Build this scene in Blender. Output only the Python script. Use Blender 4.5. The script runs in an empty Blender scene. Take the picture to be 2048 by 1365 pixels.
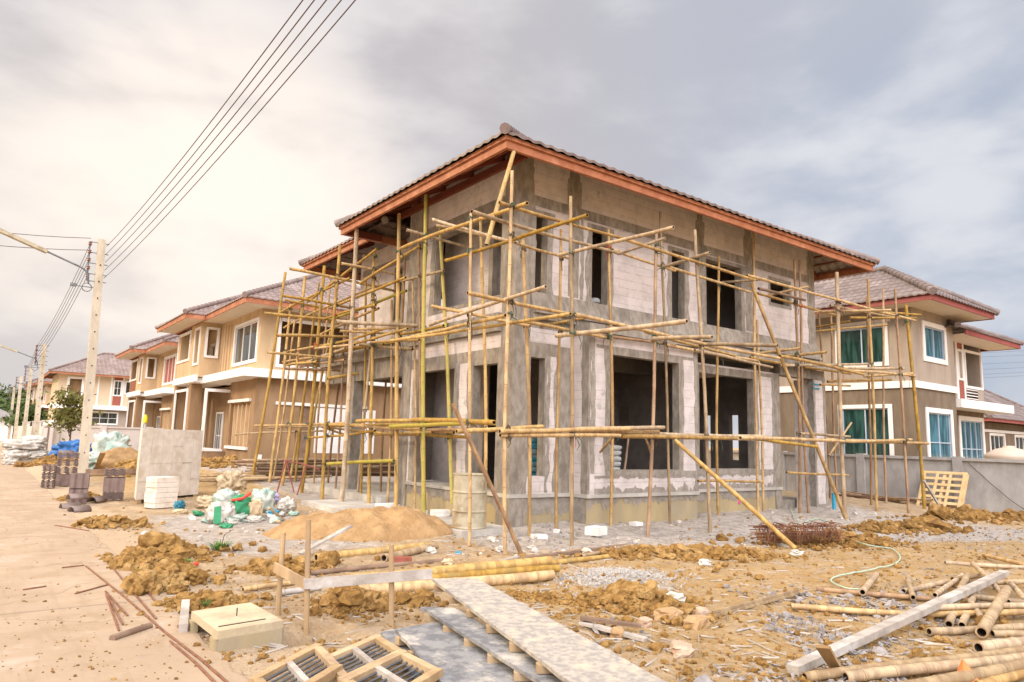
import bpy, math, random
import numpy as np
from mathutils import Vector, noise as mnoise
random.seed(7); rng = np.random.default_rng(7)
R = math.radians
sc = bpy.context.scene
col = sc.collection

# ------------------------------------------------------------------ camera
YAW, PIT, ROL, FPX, EYE = R(53.216), R(8.078), R(1.658), 1404.0, 1.9
fw = Vector((math.cos(PIT)*math.cos(YAW), math.cos(PIT)*math.sin(YAW), math.sin(PIT)))
r0 = Vector((math.sin(YAW), -math.cos(YAW), 0)); u0 = r0.cross(fw)
rt = math.cos(ROL)*r0 + math.sin(ROL)*u0; up = -math.sin(ROL)*r0 + math.cos(ROL)*u0
cd = bpy.data.cameras.new('camera'); cam = bpy.data.objects.new('camera', cd); col.objects.link(cam)
from mathutils import Matrix
m3 = Matrix((rt, up, -fw)).transposed()
cam.matrix_world = Matrix.Translation((0, 0, EYE)) @ m3.to_4x4()
cd.sensor_width = 36; cd.lens = FPX/2048*36; cd.clip_end = 3000; cd.clip_start = .05
sc.camera = cam
CP = Vector((0, 0, EYE))
def ray(x, y): return fw*FPX + rt*(x-1024) - up*(y-682.5)
def G(x, y, z=0.0):            # surveyed point of the photo on level z
    d = ray(x, y); return CP + d*((z-EYE)/d.z)
def PX(x, y, X): d = ray(x, y); return CP + d*(X/d.x)
def PY(x, y, Y): d = ray(x, y); return CP + d*(Y/d.y)

# ------------------------------------------------------------------ sky, sun, exposure
SUN_AZ, SUN_EL = R(140), R(28)
w = bpy.data.worlds.new('World'); sc.world = w; w.use_nodes = True
nt = w.node_tree; nt.nodes.clear()
def N(nt, t, **k):
    n = nt.nodes.new(t)
    for a, b in k.items():
        if a == 'inp':
            for i, v in b.items(): n.inputs[i].default_value = v
        else: setattr(n, a, b)
    return n
def L(nt, a, b): nt.links.new(a, b)
def mixc(nt, fac, a, b, mode='MIX'):
    n = N(nt, 'ShaderNodeMix', data_type='RGBA', blend_type=mode)
    for s, v in ((n.inputs[0], fac), (n.inputs[6], a), (n.inputs[7], b)):
        if hasattr(v, 'is_output'): L(nt, v, s)
        elif isinstance(v, (int, float)): s.default_value = v
        else: s.default_value = (*v, 1) if len(v) == 3 else v
    return n.outputs[2]
def math_(nt, op, a, b=0.0, c=0.0, clamp=False):
    n = N(nt, 'ShaderNodeMath', operation=op, use_clamp=clamp)
    for s, v in zip(n.inputs, (a, b, c)):
        if hasattr(v, 'is_output'): L(nt, v, s)
        else: s.default_value = v
    return n.outputs[0]
def mapr(nt, v, a, b, c=0.0, d=1.0, smooth=True):
    n = N(nt, 'ShaderNodeMapRange', interpolation_type='SMOOTHSTEP' if smooth else 'LINEAR')
    L(nt, v, n.inputs[0])
    for i, x in enumerate((a, b, c, d)): n.inputs[i+1].default_value = x
    return n.outputs[0]
def dotdir(vec, az, el):
    n = N(nt, 'ShaderNodeVectorMath', operation='DOT_PRODUCT'); L(nt, vec, n.inputs[0])
    n.inputs[1].default_value = (math.cos(el)*math.cos(az), math.cos(el)*math.sin(az), math.sin(el))
    return n.outputs[1] if n.outputs[1].type == 'VALUE' else n.outputs[0]
tc = N(nt, 'ShaderNodeTexCoord'); dirv = tc.outputs['Generated']
sky = N(nt, 'ShaderNodeTexSky', sky_type='NISHITA'); sky.sun_disc = False
sky.sun_elevation = SUN_EL; sky.sun_rotation = R(90)-SUN_AZ
mp = N(nt, 'ShaderNodeMapping'); L(nt, dirv, mp.inputs[0]); mp.inputs['Scale'].default_value = (1.0, 1.0, 2.2)
mp.inputs['Rotation'].default_value = (R(14), R(-16), 0); mp.inputs['Location'].default_value = (7.1, 2.2, 5.5)
n1 = N(nt, 'ShaderNodeTexNoise', inp={'Scale': 2.3, 'Detail': 6.0, 'Roughness': .5, 'Distortion': .3}); L(nt, mp.outputs[0], n1.inputs['Vector'])
n2 = N(nt, 'ShaderNodeTexNoise', inp={'Scale': 5.5, 'Detail': 6.0, 'Roughness': .5, 'Distortion': .2}); L(nt, mp.outputs[0], n2.inputs['Vector'])
cl = math_(nt, 'ADD', math_(nt, 'MULTIPLY', n1.outputs['Fac'], .65), math_(nt, 'MULTIPLY', n2.outputs['Fac'], .35))
cf = mapr(nt, cl, .40, .60)
cool = mapr(nt, dotdir(dirv, R(8), R(28)), .72, .97)
cloud = mixc(nt, cf, mixc(nt, cool, (.68, .65, .68), (.61, .64, .74)), mixc(nt, cool, (.92, .885, .90), (.88, .90, .96)))
# thin, bluish cloud and open gaps low on the right
blue = mapr(nt, dotdir(dirv, R(18), R(5)), .87, 1.0)
skys = N(nt, 'ShaderNodeVectorMath', operation='SCALE'); L(nt, sky.outputs[0], skys.inputs[0]); skys.inputs['Scale'].default_value = .10
bluecol = mixc(nt, .25, (.58, .69, .89), skys.outputs[0])
gap = math_(nt, 'MULTIPLY', blue, mapr(nt, cl, .62, .40))
c1 = mixc(nt, math_(nt, 'MULTIPLY', gap, .75), cloud, bluecol)
# the brighter, thinner cloud before the low sun on the left
bright = mapr(nt, dotdir(dirv, R(84), R(10)), .84, 1.0)
c1b = mixc(nt, math_(nt, 'MULTIPLY', bright, math_(nt, 'MULTIPLY_ADD', cf, .55, .03)), c1, (1.20, 1.10, 1.04))
gl = mapr(nt, dotdir(dirv, R(77.5), R(17)), .955, 1.0)
hz = mapr(nt, dotdir(dirv, R(90), R(3)), .90, .99)
c1b = mixc(nt, math_(nt, 'MULTIPLY', hz, math_(nt, 'MULTIPLY_ADD', cf, .4, .3)), c1b, (1.12, 1.02, .92))
c2 = mixc(nt, math_(nt, 'MULTIPLY', gl, math_(nt, 'MULTIPLY_ADD', cf, .5, .4)), c1b, (1.35, 1.19, 1.06))
# unseen glow added overhead and behind the viewer for fill; out-of-view sky dimmed
back = mapr(nt, dotdir(dirv, R(240), R(48)), 0.55, .97)
bk = N(nt, 'ShaderNodeVectorMath', operation='SCALE'); L(nt, c2, bk.inputs[0])
front = mapr(nt, dotdir(dirv, R(53), R(10)), .35, .72)
L(nt, math_(nt, 'ADD', math_(nt, 'MULTIPLY_ADD', front, .62, .38), math_(nt, 'MULTIPLY', back, 8.6)), bk.inputs['Scale'])
bg = N(nt, 'ShaderNodeBackground'); L(nt, bk.outputs[0], bg.inputs[0]); bg.inputs[1].default_value = 1.0
wo = N(nt, 'ShaderNodeOutputWorld'); L(nt, bg.outputs[0], wo.inputs[0])
sl = bpy.data.lights.new('sun', 'SUN'); so = bpy.data.objects.new('sun', sl); col.objects.link(so)
sl.energy = 3.6; sl.angle = R(12); sl.color = (1, .78, .50)
so.rotation_euler = Vector((-math.cos(SUN_EL)*math.cos(SUN_AZ), -math.cos(SUN_EL)*math.sin(SUN_AZ), -math.sin(SUN_EL))).to_track_quat('-Z', 'Y').to_euler()
so.location = (0, 0, 60)
vs = sc.view_settings; vs.view_transform = 'Standard'; vs.look = 'None'; vs.gamma = 1; vs.exposure = -0.24; vs.use_curve_mapping = False
sc.cycles.use_denoising = True; sc.cycles.max_bounces = 6; sc.cycles.diffuse_bounces = 3; sc.cycles.glossy_bounces = 2
sc.cycles.transparent_max_bounces = 6; sc.cycles.sample_clamp_indirect = 8; sc.cycles.caustics_reflective = False; sc.cycles.caustics_refractive = False

# ------------------------------------------------------------------ materials
def mat(name, c1, c2=None, scale=4.0, rough=.85, bump=.3, bscale=None, c3=None, metal=0.0, stretch=(1, 1, 1), lo=.35, hi=.65, coord='pos', rand=0.0, spec=.3, bdist=.02):
    m = bpy.data.materials.new(name); m.use_nodes = True; t = m.node_tree
    b = t.nodes['Principled BSDF']; b.inputs['Roughness'].default_value = rough; b.inputs['Metallic'].default_value = metal
    b.inputs['Specular IOR Level'].default_value = spec
    if coord == 'pos': v = N(t, 'ShaderNodeNewGeometry').outputs['Position']
    else: v = N(t, 'ShaderNodeTexCoord').outputs['Object']
    mp = N(t, 'ShaderNodeMapping'); L(t, v, mp.inputs[0]); mp.inputs['Scale'].default_value = stretch
    v = mp.outputs[0]
    c2 = c2 or tuple(x*.75 for x in c1)
    n = N(t, 'ShaderNodeTexNoise', inp={'Scale': scale, 'Detail': 7.0, 'Roughness': .6}); L(t, v, n.inputs['Vector'])
    c = mixc(t, mapr(t, n.outputs['Fac'], lo, hi), c1, c2)
    if c3:
        n3 = N(t, 'ShaderNodeTexNoise', inp={'Scale': scale*.37, 'Detail': 5.0, 'Roughness': .65}); L(t, v, n3.inputs['Vector'])
        c = mixc(t, mapr(t, n3.outputs['Fac'], .5, .68), c, c3)
    if rand:
        oi = N(t, 'ShaderNodeObjectInfo')
        hsv = N(t, 'ShaderNodeHueSaturation'); L(t, c, hsv.inputs['Color'])
        L(t, mapr(t, oi.outputs['Random'], 0, 1, 1-rand, 1+rand, False), hsv.inputs['Value'])
        L(t, mapr(t, oi.outputs['Random'], 0, 1, 1+rand*.5, 1-rand*.5, False), hsv.inputs['Saturation'])
        c = hsv.outputs[0]
    L(t, c, b.inputs['Base Color'])
    nb = N(t, 'ShaderNodeTexNoise', inp={'Scale': bscale or scale*5, 'Detail': 6.0, 'Roughness': .65}); L(t, v, nb.inputs['Vector'])
    bp = N(t, 'ShaderNodeBump', inp={'Strength': bump, 'Distance': bdist}); L(t, nb.outputs['Fac'], bp.inputs['Height']); L(t, bp.outputs[0], b.inputs['Normal'])
    m['col'] = 1
    return m
def block_mat(name, c1, c2, mortar, bw=.6, bh=.205, smear=(.36, .34, .31), smear_lo=.60):
    m = bpy.data.materials.new(name); m.use_nodes = True; t = m.node_tree; b = t.nodes['Principled BSDF']; b.inputs['Roughness'].default_value = .95
    b.inputs['Specular IOR Level'].default_value = .15
    g = N(t, 'ShaderNodeNewGeometry'); sx = N(t, 'ShaderNodeSeparateXYZ'); L(t, g.outputs['Position'], sx.inputs[0])
    wn = N(t, 'ShaderNodeTexNoise', inp={'Scale': 6.0, 'Detail': 3.0}); L(t, g.outputs['Position'], wn.inputs['Vector'])
    wob = math_(t, 'MULTIPLY', math_(t, 'SUBTRACT', wn.outputs['Fac'], .5), .02)
    cx = N(t, 'ShaderNodeCombineXYZ'); L(t, math_(t, 'ADD', math_(t, 'ADD', sx.outputs[0], sx.outputs[1]), wob), cx.inputs[0]); L(t, math_(t, 'ADD', sx.outputs[2], wob), cx.inputs[1])
    br = N(t, 'ShaderNodeTexBrick', inp={'Scale': 1.0, 'Mortar Size': .0045, 'Mortar Smooth': .3, 'Brick Width': bw, 'Row Height': bh, 'Bias': -.1})
    L(t, cx.outputs[0], br.inputs['Vector'])
    br.inputs['Color1'].default_value = (*c1, 1); br.inputs['Color2'].default_value = (*c2, 1); br.inputs['Mortar'].default_value = (*mortar, 1)
    n = N(t, 'ShaderNodeTexNoise', inp={'Scale': 1.6, 'Detail': 8.0, 'Roughness': .7}); L(t, g.outputs['Position'], n.inputs['Vector'])
    n4 = N(t, 'ShaderNodeTexNoise', inp={'Scale': 5.0, 'Detail': 6.0, 'Roughness': .7}); L(t, g.outputs['Position'], n4.inputs['Vector'])
    # mortar joints are filled unevenly
    c = mixc(t, mapr(t, n4.outputs['Fac'], .40, .58), br.outputs['Color'], mixc(t, .75, br.outputs['Color'], c1))
    c = mixc(t, math_(t, 'MULTIPLY', mapr(t, n.outputs['Fac'], smear_lo, smear_lo+.05), .75), c, smear)
    n5 = N(t, 'ShaderNodeTexNoise', inp={'Scale': 2.7, 'Detail': 4.0}); L(t, g.outputs['Position'], n5.inputs['Vector'])
    c = mixc(t, math_(t, 'MULTIPLY', mapr(t, n5.outputs['Fac'], .42, .66), .6), c, tuple(x*.72 for x in c1))
    L(t, c, b.inputs['Base Color'])
    bp = N(t, 'ShaderNodeBump', inp={'Strength': .6, 'Distance': .012}); L(t, math_(t, 'ADD', math_(t, 'MULTIPLY', br.outputs['Fac'], -1.0), math_(t, 'MULTIPLY', n4.outputs['Fac'], .5)), bp.inputs['Height']); L(t, bp.outputs[0], b.inputs['Normal'])
    return m
def glass_mat(name, c, rough=.06):
    m = bpy.data.materials.new(name); m.use_nodes = True; t = m.node_tree; b = t.nodes['Principled BSDF']
    v = N(t, 'ShaderNodeNewGeometry').outputs['Position']
    n = N(t, 'ShaderNodeTexNoise', inp={'Scale': .9, 'Detail': 3.0}); L(t, v, n.inputs['Vector'])
    sx = N(t, 'ShaderNodeSeparateXYZ'); L(t, v, sx.inputs[0]); cx = N(t, 'ShaderNodeCombineXYZ'); L(t, math_(t, 'ADD', sx.outputs[0], sx.outputs[1]), cx.inputs[0]); L(t, math_(t, 'MULTIPLY', sx.outputs[2], .12), cx.inputs[1])
    nc = N(t, 'ShaderNodeTexNoise', inp={'Scale': 5.5, 'Detail': 3.0}); L(t, cx.outputs[0], nc.inputs['Vector'])
    L(t, mixc(t, mapr(t, nc.outputs['Fac'], .40, .62), tuple(x*.45 for x in c), tuple(min(1, x*1.1+.01) for x in c)), b.inputs['Base Color']); b.inputs['Roughness'].default_value = rough; b.inputs['Specular IOR Level'].default_value = .55
    bp = N(t, 'ShaderNodeBump', inp={'Strength': .04, 'Distance': .05}); L(t, n.outputs['Fac'], bp.inputs['Height']); L(t, bp.outputs[0], b.inputs['Normal'])
    return m
M = {}
M['aac'] = block_mat('aerated_block', (.63, .565, .535), (.55, .49, .46), (.27, .235, .21))
M['block_shade'] = block_mat('shade_painted_block', (.20, .17, .15), (.17, .145, .125), (.10, .085, .075), smear=(.12, .10, .09))  # inner-wall block with the indoor shade put into its colour
M['block_white'] = mat('white_new_block', (.74, .67, .58), (.64, .57, .48), 5, .9, .4, 40, (.58, .49, .38))
M['slab_shade'] = mat('shade_painted_slab', (.16, .14, .12), (.12, .105, .09), 3, .95, .3)  # indoor floor and ceiling concrete, shade darkened into the colour
M['aac_stack'] = block_mat('aerated_block_stack', (.80, .76, .70), (.76, .72, .66), (.6, .56, .5), bw=.62, bh=.21, smear=(.72, .68, .62), smear_lo=.7)
M['concrete'] = mat('grey_concrete', (.34, .30, .25), (.235, .20, .16), 8, .93, .8, 30, (.19, .165, .135), stretch=(1, 1, .45))
M['concrete_pale'] = mat('pale_concrete', (.47, .44, .39), (.36, .33, .29), 2.0, .92, .4, 12, (.55, .52, .47))
M['sandy_concrete'] = mat('sandy_concrete', (.52, .43, .29), (.42, .34, .22), 3, .92, .5, 25, (.36, .29, .2))
M['stain'] = mat('stained_concrete', (.42, .33, .18), (.32, .26, .16), 1.4, .9, .4, 12, (.30, .27, .23), stretch=(1, 1, .35))
M['cement'] = mat('cement_smear', (.25, .22, .185), (.34, .30, .255), 7, .95, .7, 40)
M['tile'] = mat('brown_roof_tile', (.19, .135, .115), (.13, .095, .08), 3, .5, .2, 30, (.27, .21, .185), spec=.5)
M['tile_grey'] = mat('grey_brown_roof_tile', (.19, .15, .14), (.14, .11, .10), 2, .55, .2, 30, (.25, .205, .19))
M['tile_dark'] = mat('new_brown_tile', (.21, .15, .13), (.17, .12, .105), 4, .7, .2, 30, (.26, .195, .165))
M['tile_pale'] = mat('pale_brown_roof_tile', (.27, .20, .175), (.20, .145, .125), 2, .5, .2, 30, (.33, .26, .23), spec=.5)
M['tile_under'] = mat('tile_underside', (.40, .35, .29), (.30, .26, .21), 5, .9, .2)
M['primer'] = mat('orange_primer_steel', (.41, .165, .08), (.32, .115, .055), 3.5, .6, .15, 20, (.48, .215, .12), spec=.3)
M['primer_dark'] = mat('dark_primer_steel', (.20, .05, .025), (.15, .04, .022), 2, .6, .1)
M['fascia_red'] = mat('maroon_fascia', (.30, .085, .075), (.25, .07, .06), 2, .6, .1)
def bamboo(name, a, b, c): return mat(name, a, b, 9, .62, .35, 40, c, rand=.22, stretch=(1, 1, .28), spec=.25, lo=.42, hi=.58)
M['bam_y'] = bamboo('yellow_bamboo', (.47, .295, .085), (.33, .195, .05), (.29, .205, .075))  # part of this yellow is warm flare light put into the left poles
M['bam_t'] = bamboo('tan_bamboo', (.49, .325, .14), (.34, .21, .085), (.28, .18, .09))
M['bam_b'] = bamboo('brown_bamboo', (.37, .235, .13), (.27, .165, .09), (.20, .12, .08))
M['bam_g'] = bamboo('green_bamboo', (.42, .36, .085), (.46, .34, .09), (.30, .29, .07))
M['bam_w'] = bamboo('weathered_bamboo', (.44, .33, .20), (.32, .225, .135), (.25, .18, .115))
M['bam_node'] = mat('bamboo_node', (.17, .10, .05), (.26, .17, .09), 20, .8, .2)
M['inside'] = mat('bamboo_hollow', (.06, .04, .025), None, 5, .9, .1)
M['lash_g'] = mat('green_twine', (.06, .13, .09), (.10, .10, .06), 20, .9, .5)
M['lash_k'] = mat('dark_twine', (.07, .055, .04), (.13, .10, .06), 20, .9, .5)
M['lash_r'] = mat('red_twine', (.55, .10, .05), None, 20, .9, .5)
M['tan'] = mat('tan_render', (.55, .39, .225), (.47, .33, .185), 2.2, .9, .2, 60, (.59, .43, .26), stretch=(1, 1, .3))
M['brown'] = mat('brown_render', (.32, .20, .105), (.255, .155, .08), 2.2, .9, .2, 60, (.35, .225, .125), stretch=(1, 1, .3))
M['taupe'] = mat('taupe_render', (.36, .295, .235), (.295, .24, .19), 2.2, .9, .2, 60, stretch=(1, 1, .3))
M['taupe_d'] = mat('dark_taupe_render', (.20, .155, .11), (.15, .112, .078), 2.2, .9, .2, 60, stretch=(1, 1, .3))
M['cream'] = mat('cream_render', (.58, .46, .31), (.55, .43, .29), .8, .9, .1, 60)
M['white'] = mat('white_paint', (.80, .77, .73), (.74, .71, .67), 1.5, .6, .1, 30)
M['softwhite'] = mat('soffit_board', (.66, .57, .46), (.63, .54, .43), 1.5, .8, .1, 30)
M['glass_g'] = glass_mat('green_tinted_glass', (.02, .07, .06))
M['glass_b'] = glass_mat('blue_tinted_glass', (.055, .17, .215), .04)
M['glass_d'] = glass_mat('dark_glass', (.05, .06, .055))
M['alu'] = mat('pale_blue_aluminium', (.50, .58, .68), (.46, .54, .64), 3, .4, .05, metal=.2)
M['redpanel'] = mat('red_brick_panel', (.33, .10, .07), (.26, .08, .05), 8, .8, .4)
M['polec'] = mat('pole_concrete', (.52, .45, .34), (.42, .36, .27), 3, .9, .4, 25, (.38, .31, .2), stretch=(1, 1, .4))
M['wall_grey'] = mat('grey_boundary_wall', (.41, .39, .365), (.32, .30, .275), 2.5, .9, .35, 30, (.46, .44, .41), stretch=(1, 1, .5))
M['wall_pale'] = mat('pale_boundary_wall', (.58, .52, .47), (.52, .46, .41), .9, .9, .2, 20)
M['wood'] = mat('raw_timber', (.47, .335, .19), (.35, .235, .125), 4, .85, .5, 30, (.28, .195, .12), stretch=(1, 1, .3), rand=.1)
M['wood_grey'] = mat('weathered_timber', (.43, .38, .33), (.30, .26, .22), 4, .9, .5, 30, (.52, .49, .45), rand=.1)
M['wood_dark'] = mat('dark_timber', (.17, .105, .07), (.24, .16, .105), 4, .9, .5, 30, rand=.1)
M['wood_pallet'] = mat('pallet_timber', (.62, .44, .22), (.52, .36, .17), 3, .8, .3, 30)
M['form'] = mat('cement_caked_board', (.15, .15, .155), (.25, .245, .24), 8, .88, .6, 40, (.46, .42, .36), lo=.4, hi=.6)
M['form_pale'] = mat('pale_caked_board', (.42, .375, .315), (.29, .265, .24), 15, .88, .6, 40, (.50, .43, .33), lo=.4, hi=.6)
M['steel'] = mat('grey_steel_bar', (.12, .13, .14), (.2, .2, .2), 9, .5, .2, metal=.5)
M['rust'] = mat('rusty_rebar', (.17, .075, .045), (.25, .12, .065), 12, .9, .5, 60)
M['clay'] = mat('clay_clod', (.41, .235, .07), (.22, .115, .03), 9, .95, 1.0, 26, (.50, .32, .125), bdist=.06)
M['clay_dark'] = mat('damp_clay_clod', (.30, .165, .045), (.17, .09, .025), 9, .95, 1.0, 26, (.42, .25, .09), bdist=.04)
M['sand'] = mat('building_sand', (.45, .285, .135), (.34, .205, .09), 3.2, .95, 1.0, 20, (.30, .18, .08), bdist=.05)
M['gravel'] = mat('grey_gravel', (.33, .30, .27), (.46, .43, .39), 30, .9, 1.0, 60)
M['rubble'] = mat('pale_rubble', (.62, .56, .49), (.42, .36, .30), 11, .95, .5)
M['chip'] = mat('slate_chip', (.20, .18, .175), (.33, .30, .28), 9, .8, .4, coord='pos')
M['rock'] = mat('sandstone_rock', (.42, .275, .14), (.33, .205, .10), 5, .95, 1.0, 16, (.46, .33, .21))
M['pinkrock'] = mat('pink_sandstone', (.47, .345, .25), (.40, .28, .20), 5, .95, .8, 16)
M['plastic_w'] = mat('white_woven_sack', (.60, .57, .51), (.42, .38, .32), 6, .6, .4, 60)
M['sack_beige'] = mat('beige_sack', (.60, .47, .30), (.48, .36, .22), 5, .8, .5, 60)
M['sack_grey'] = mat('dirty_grey_sack', (.40, .36, .30), (.30, .27, .22), 5, .7, .4, 60)
M['sack_green'] = mat('green_sack', (.05, .30, .14), (.04, .22, .10), 5, .6, .4, 60)
M['sack_mint'] = mat('mint_printed_sack', (.30, .42, .35), (.56, .56, .50), 4, .6, .4, 60)
M['blue_tarp'] = mat('blue_tarpaulin', (.05, .17, .42), (.035, .12, .30), 4, .5, .5, 14)
M['teal'] = mat('teal_plastic', (.03, .22, .30), (.03, .15, .2), 5, .5, .3)
M['red'] = mat('red_fabric', (.60, .07, .04), None, 5, .7, .3)
M['lilac'] = mat('lilac_cloth', (.50, .44, .66), None, 5, .7, .3)
M['orange'] = mat('orange_plastic', (.75, .20, .06), (.65, .15, .04), 5, .5, .3)
M['cementbag'] = mat('cement_bag_paper', (.52, .52, .50), (.40, .40, .39), 4, .8, .4, 30)
M['bluebag'] = mat('blue_cement_bag', (.03, .30, .42), (.30, .42, .45), 7, .6, .4, lo=.45, hi=.55)
M['cyan'] = mat('cyan_pvc', (.02, .33, .50), None, 5, .4, .05)
M['barrel'] = mat('cream_drum_paint', (.47, .42, .30), (.38, .33, .23), 5, .75, .4, 30, (.27, .20, .12))
M['barrelblue'] = mat('blue_drum_paint', (.08, .20, .42), (.20, .25, .35), 6, .6, .2, 20, (.45, .35, .30))
M['hose'] = mat('green_hose', (.36, .50, .38), (.44, .55, .45), 5, .5, .1)
M['leaf'] = mat('green_leaf', (.09, .13, .035), (.06, .09, .025), 8, .7, .2, rand=.1)
M['leaf_y'] = mat('yellow_green_leaf', (.16, .15, .03), (.10, .10, .025), 6, .7, .2)
M['grass'] = mat('bright_grass', (.10, .20, .03), (.07, .14, .025), 8, .7, .2)
M['bark'] = mat('tree_bark', (.13, .09, .06), None, 5, .9, .6)
M['tank'] = mat('beige_tank', (.50, .40, .32), (.46, .37, .29), 2, .6, .1)
M['wire'] = mat('dark_cable', (.10, .055, .04), None, 5, .6, .1)
M['porcelain'] = mat('brown_insulator', (.22, .09, .05), None, 5, .3, .1)
M['gate'] = mat('dark_brown_gate', (.11, .075, .06), None, 5, .6, .1)
M['yellow'] = mat('yellow_plastic', (.75, .60, .02), None, 5, .5, .1)
M['lampglass'] = mat('lamp_globe', (.85, .82, .75), None, 5, .3, .02)

# ------------------------------------------------------------------ mesh builder
class MB:
    def __init__(s): s.v = []; s.f = []; s.mi = []; s.sm = []
    def add(s, vs, fs, mi=0, smooth=False):
        o = len(s.v); s.v.extend([tuple(p) for p in vs]); s.f.extend([tuple(i+o for i in f) for f in fs]); s.mi.extend([mi]*len(fs)); s.sm.extend([smooth]*len(fs)); return s
    def box(s, x0, x1, y0, y1, z0, z1, mi=0):
        if x0 > x1: x0, x1 = x1, x0
        if y0 > y1: y0, y1 = y1, y0
        if z0 > z1: z0, z1 = z1, z0
        return s.add([(x0, y0, z0), (x1, y0, z0), (x1, y1, z0), (x0, y1, z0), (x0, y0, z1), (x1, y0, z1), (x1, y1, z1), (x0, y1, z1)],
              [(3, 2, 1, 0), (4, 5, 6, 7), (0, 1, 5, 4), (1, 2, 6, 5), (2, 3, 7, 6), (3, 0, 4, 7)], mi)
    def bar(s, a, b, wd, h, upv=(0, 0, 1), mi=0):         # square bar from a to b
        a = Vector(a); b = Vector(b); d = (b-a).normalized(); upv = Vector(upv)
        if abs(d.dot(upv)) > .98: upv = Vector((1, 0, 0))
        sd = d.cross(upv).normalized(); u = sd.cross(d)
        vs = [p+sd*(i*wd/2)+u*(j*h/2) for p in (a, b) for i, j in ((-1, -1), (1, -1), (1, 1), (-1, 1))]
        return s.add(vs, [(3, 2, 1, 0), (4, 5, 6, 7), (0, 1, 5, 4), (1, 2, 6, 5), (2, 3, 7, 6), (3, 0, 4, 7)], mi)
    def slab(s, q, th, mi=0):                              # quad of 4 points extruded down along its normal
        q = [Vector(p) for p in q]; n = (q[1]-q[0]).cross(q[3]-q[0]).normalized()
        if n.z < 0: n = -n
        lo = [p-n*th for p in q]
        return s.add(q+lo, [(0, 1, 2, 3), (7, 6, 5, 4), (0, 4, 5, 1), (1, 5, 6, 2), (2, 6, 7, 3), (3, 7, 4, 0)], mi)
    def tube(s, pts, rad, n=8, mi=0, cap=True, smooth=True, hollow=0.0, mi_in=1):
        pts = [Vector(p) for p in pts]; k = len(pts)
        if not hasattr(rad, '__len__'): rad = [rad]*k
        vs = []; d0 = (pts[1]-pts[0]).normalized(); a = Vector((0, 0, 1)) if abs(d0.z) < .9 else Vector((1, 0, 0))
        for i, p in enumerate(pts):
            d = (pts[min(i+1, k-1)]-pts[max(i-1, 0)]).normalized(); sd = d.cross(a).normalized(); u = sd.cross(d)
            for j in range(n):
                t = 2*math.pi*j/n; vs.append(p+(sd*math.cos(t)+u*math.sin(t))*rad[i])
        fs = [(i*n+j, i*n+(j+1) % n, (i+1)*n+(j+1) % n, (i+1)*n+j) for i in range(k-1) for j in range(n)]
        s.add(vs, fs, mi, smooth)
        if cap:
            for i, sg in ((0, 1), (k-1, -1)):
                ring = vs[i*n:(i+1)*n]; c = pts[i]
                if hollow > 0:
                    d = (pts[1]-pts[0]).normalized() if i == 0 else (pts[-1]-pts[-2]).normalized()
                    inn = [c+(p-c)*.72 for p in ring]; dp = [p+d*(sg*hollow) for p in inn]
                    f1 = [(j, (j+1) % n, n+(j+1) % n, n+j) for j in range(n)]; f2 = [(n+j, n+(j+1) % n, 2*n+(j+1) % n, 2*n+j) for j in range(n)]
                    if sg < 0: f1 = [f[::-1] for f in f1]; f2 = [f[::-1] for f in f2]
                    s.add(ring+inn, [f[::-1] for f in f1], mi); s.add(inn+dp, [tuple(x-n for x in f[::-1]) for f in f2], mi_in)
                    s.add(dp, [tuple(range(n))], mi_in)
                else:
                    s.add(ring, [tuple(range(n))[::-1] if sg > 0 else tuple(range(n))], mi)
        return s
    def lathe(s, c, prof, n=24, mi=0, smooth=True):
        c = Vector(c); vs = []
        for r, z in prof:
            for j in range(n):
                t = 2*math.pi*j/n; vs.append(c+Vector((r*math.cos(t), r*math.sin(t), z)))
        k = len(prof)
        s.add(vs, [(i*n+j, i*n+(j+1) % n, (i+1)*n+(j+1) % n, (i+1)*n+j) for i in range(k-1) for j in range(n)], mi, smooth)
        s.add(vs[:n], [tuple(range(n))[::-1]], mi); s.add(vs[-n:], [tuple(range(n))], mi); return s
    def blob(s, c, r, rot=0.0, e=1.0, amp=.1, fr=2.0, seed=0, lv=(14, 9), mi=0, tilt=0.0, smooth=True, flat=None, crease=0.0):
        c = Vector(c); n, k = lv; vs = []; cr, sr = math.cos(rot), math.sin(rot); ct, st = math.cos(tilt), math.sin(tilt)
        sg = lambda x: math.copysign(abs(x)**e, x)
        for i in range(k+1):
            ph = -math.pi/2+math.pi*i/k
            for j in range(n):
                th = 2*math.pi*j/n
                d = Vector((sg(math.cos(ph))*sg(math.cos(th)), sg(math.cos(ph))*sg(math.sin(th)), sg(math.sin(ph))))
                f = 1+amp*(mnoise.noise(d*fr+Vector((seed*3.1, seed*1.7, seed)))+.5*mnoise.noise(d*fr*2.3+Vector((seed, 7, 3)))-crease*abs(mnoise.noise(d*fr*1.7+Vector((seed*1.3, 2, seed)))))
                p = Vector((d.x*r[0]*f, d.y*r[1]*f, d.z*r[2]*f))
                if flat is not None and p.z < flat: p.z = flat
                p = Vector((p.x*ct+p.z*st, p.y, -p.x*st+p.z*ct)); p = Vector((p.x*cr-p.y*sr, p.x*sr+p.y*cr, p.z)); vs.append(c+p)
        s.add(vs, [(i*n+j, i*n+(j+1) % n, (i+1)*n+(j+1) % n, (i+1)*n+j) for i in range(k) for j in range(n)], mi, smooth); return s
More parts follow.
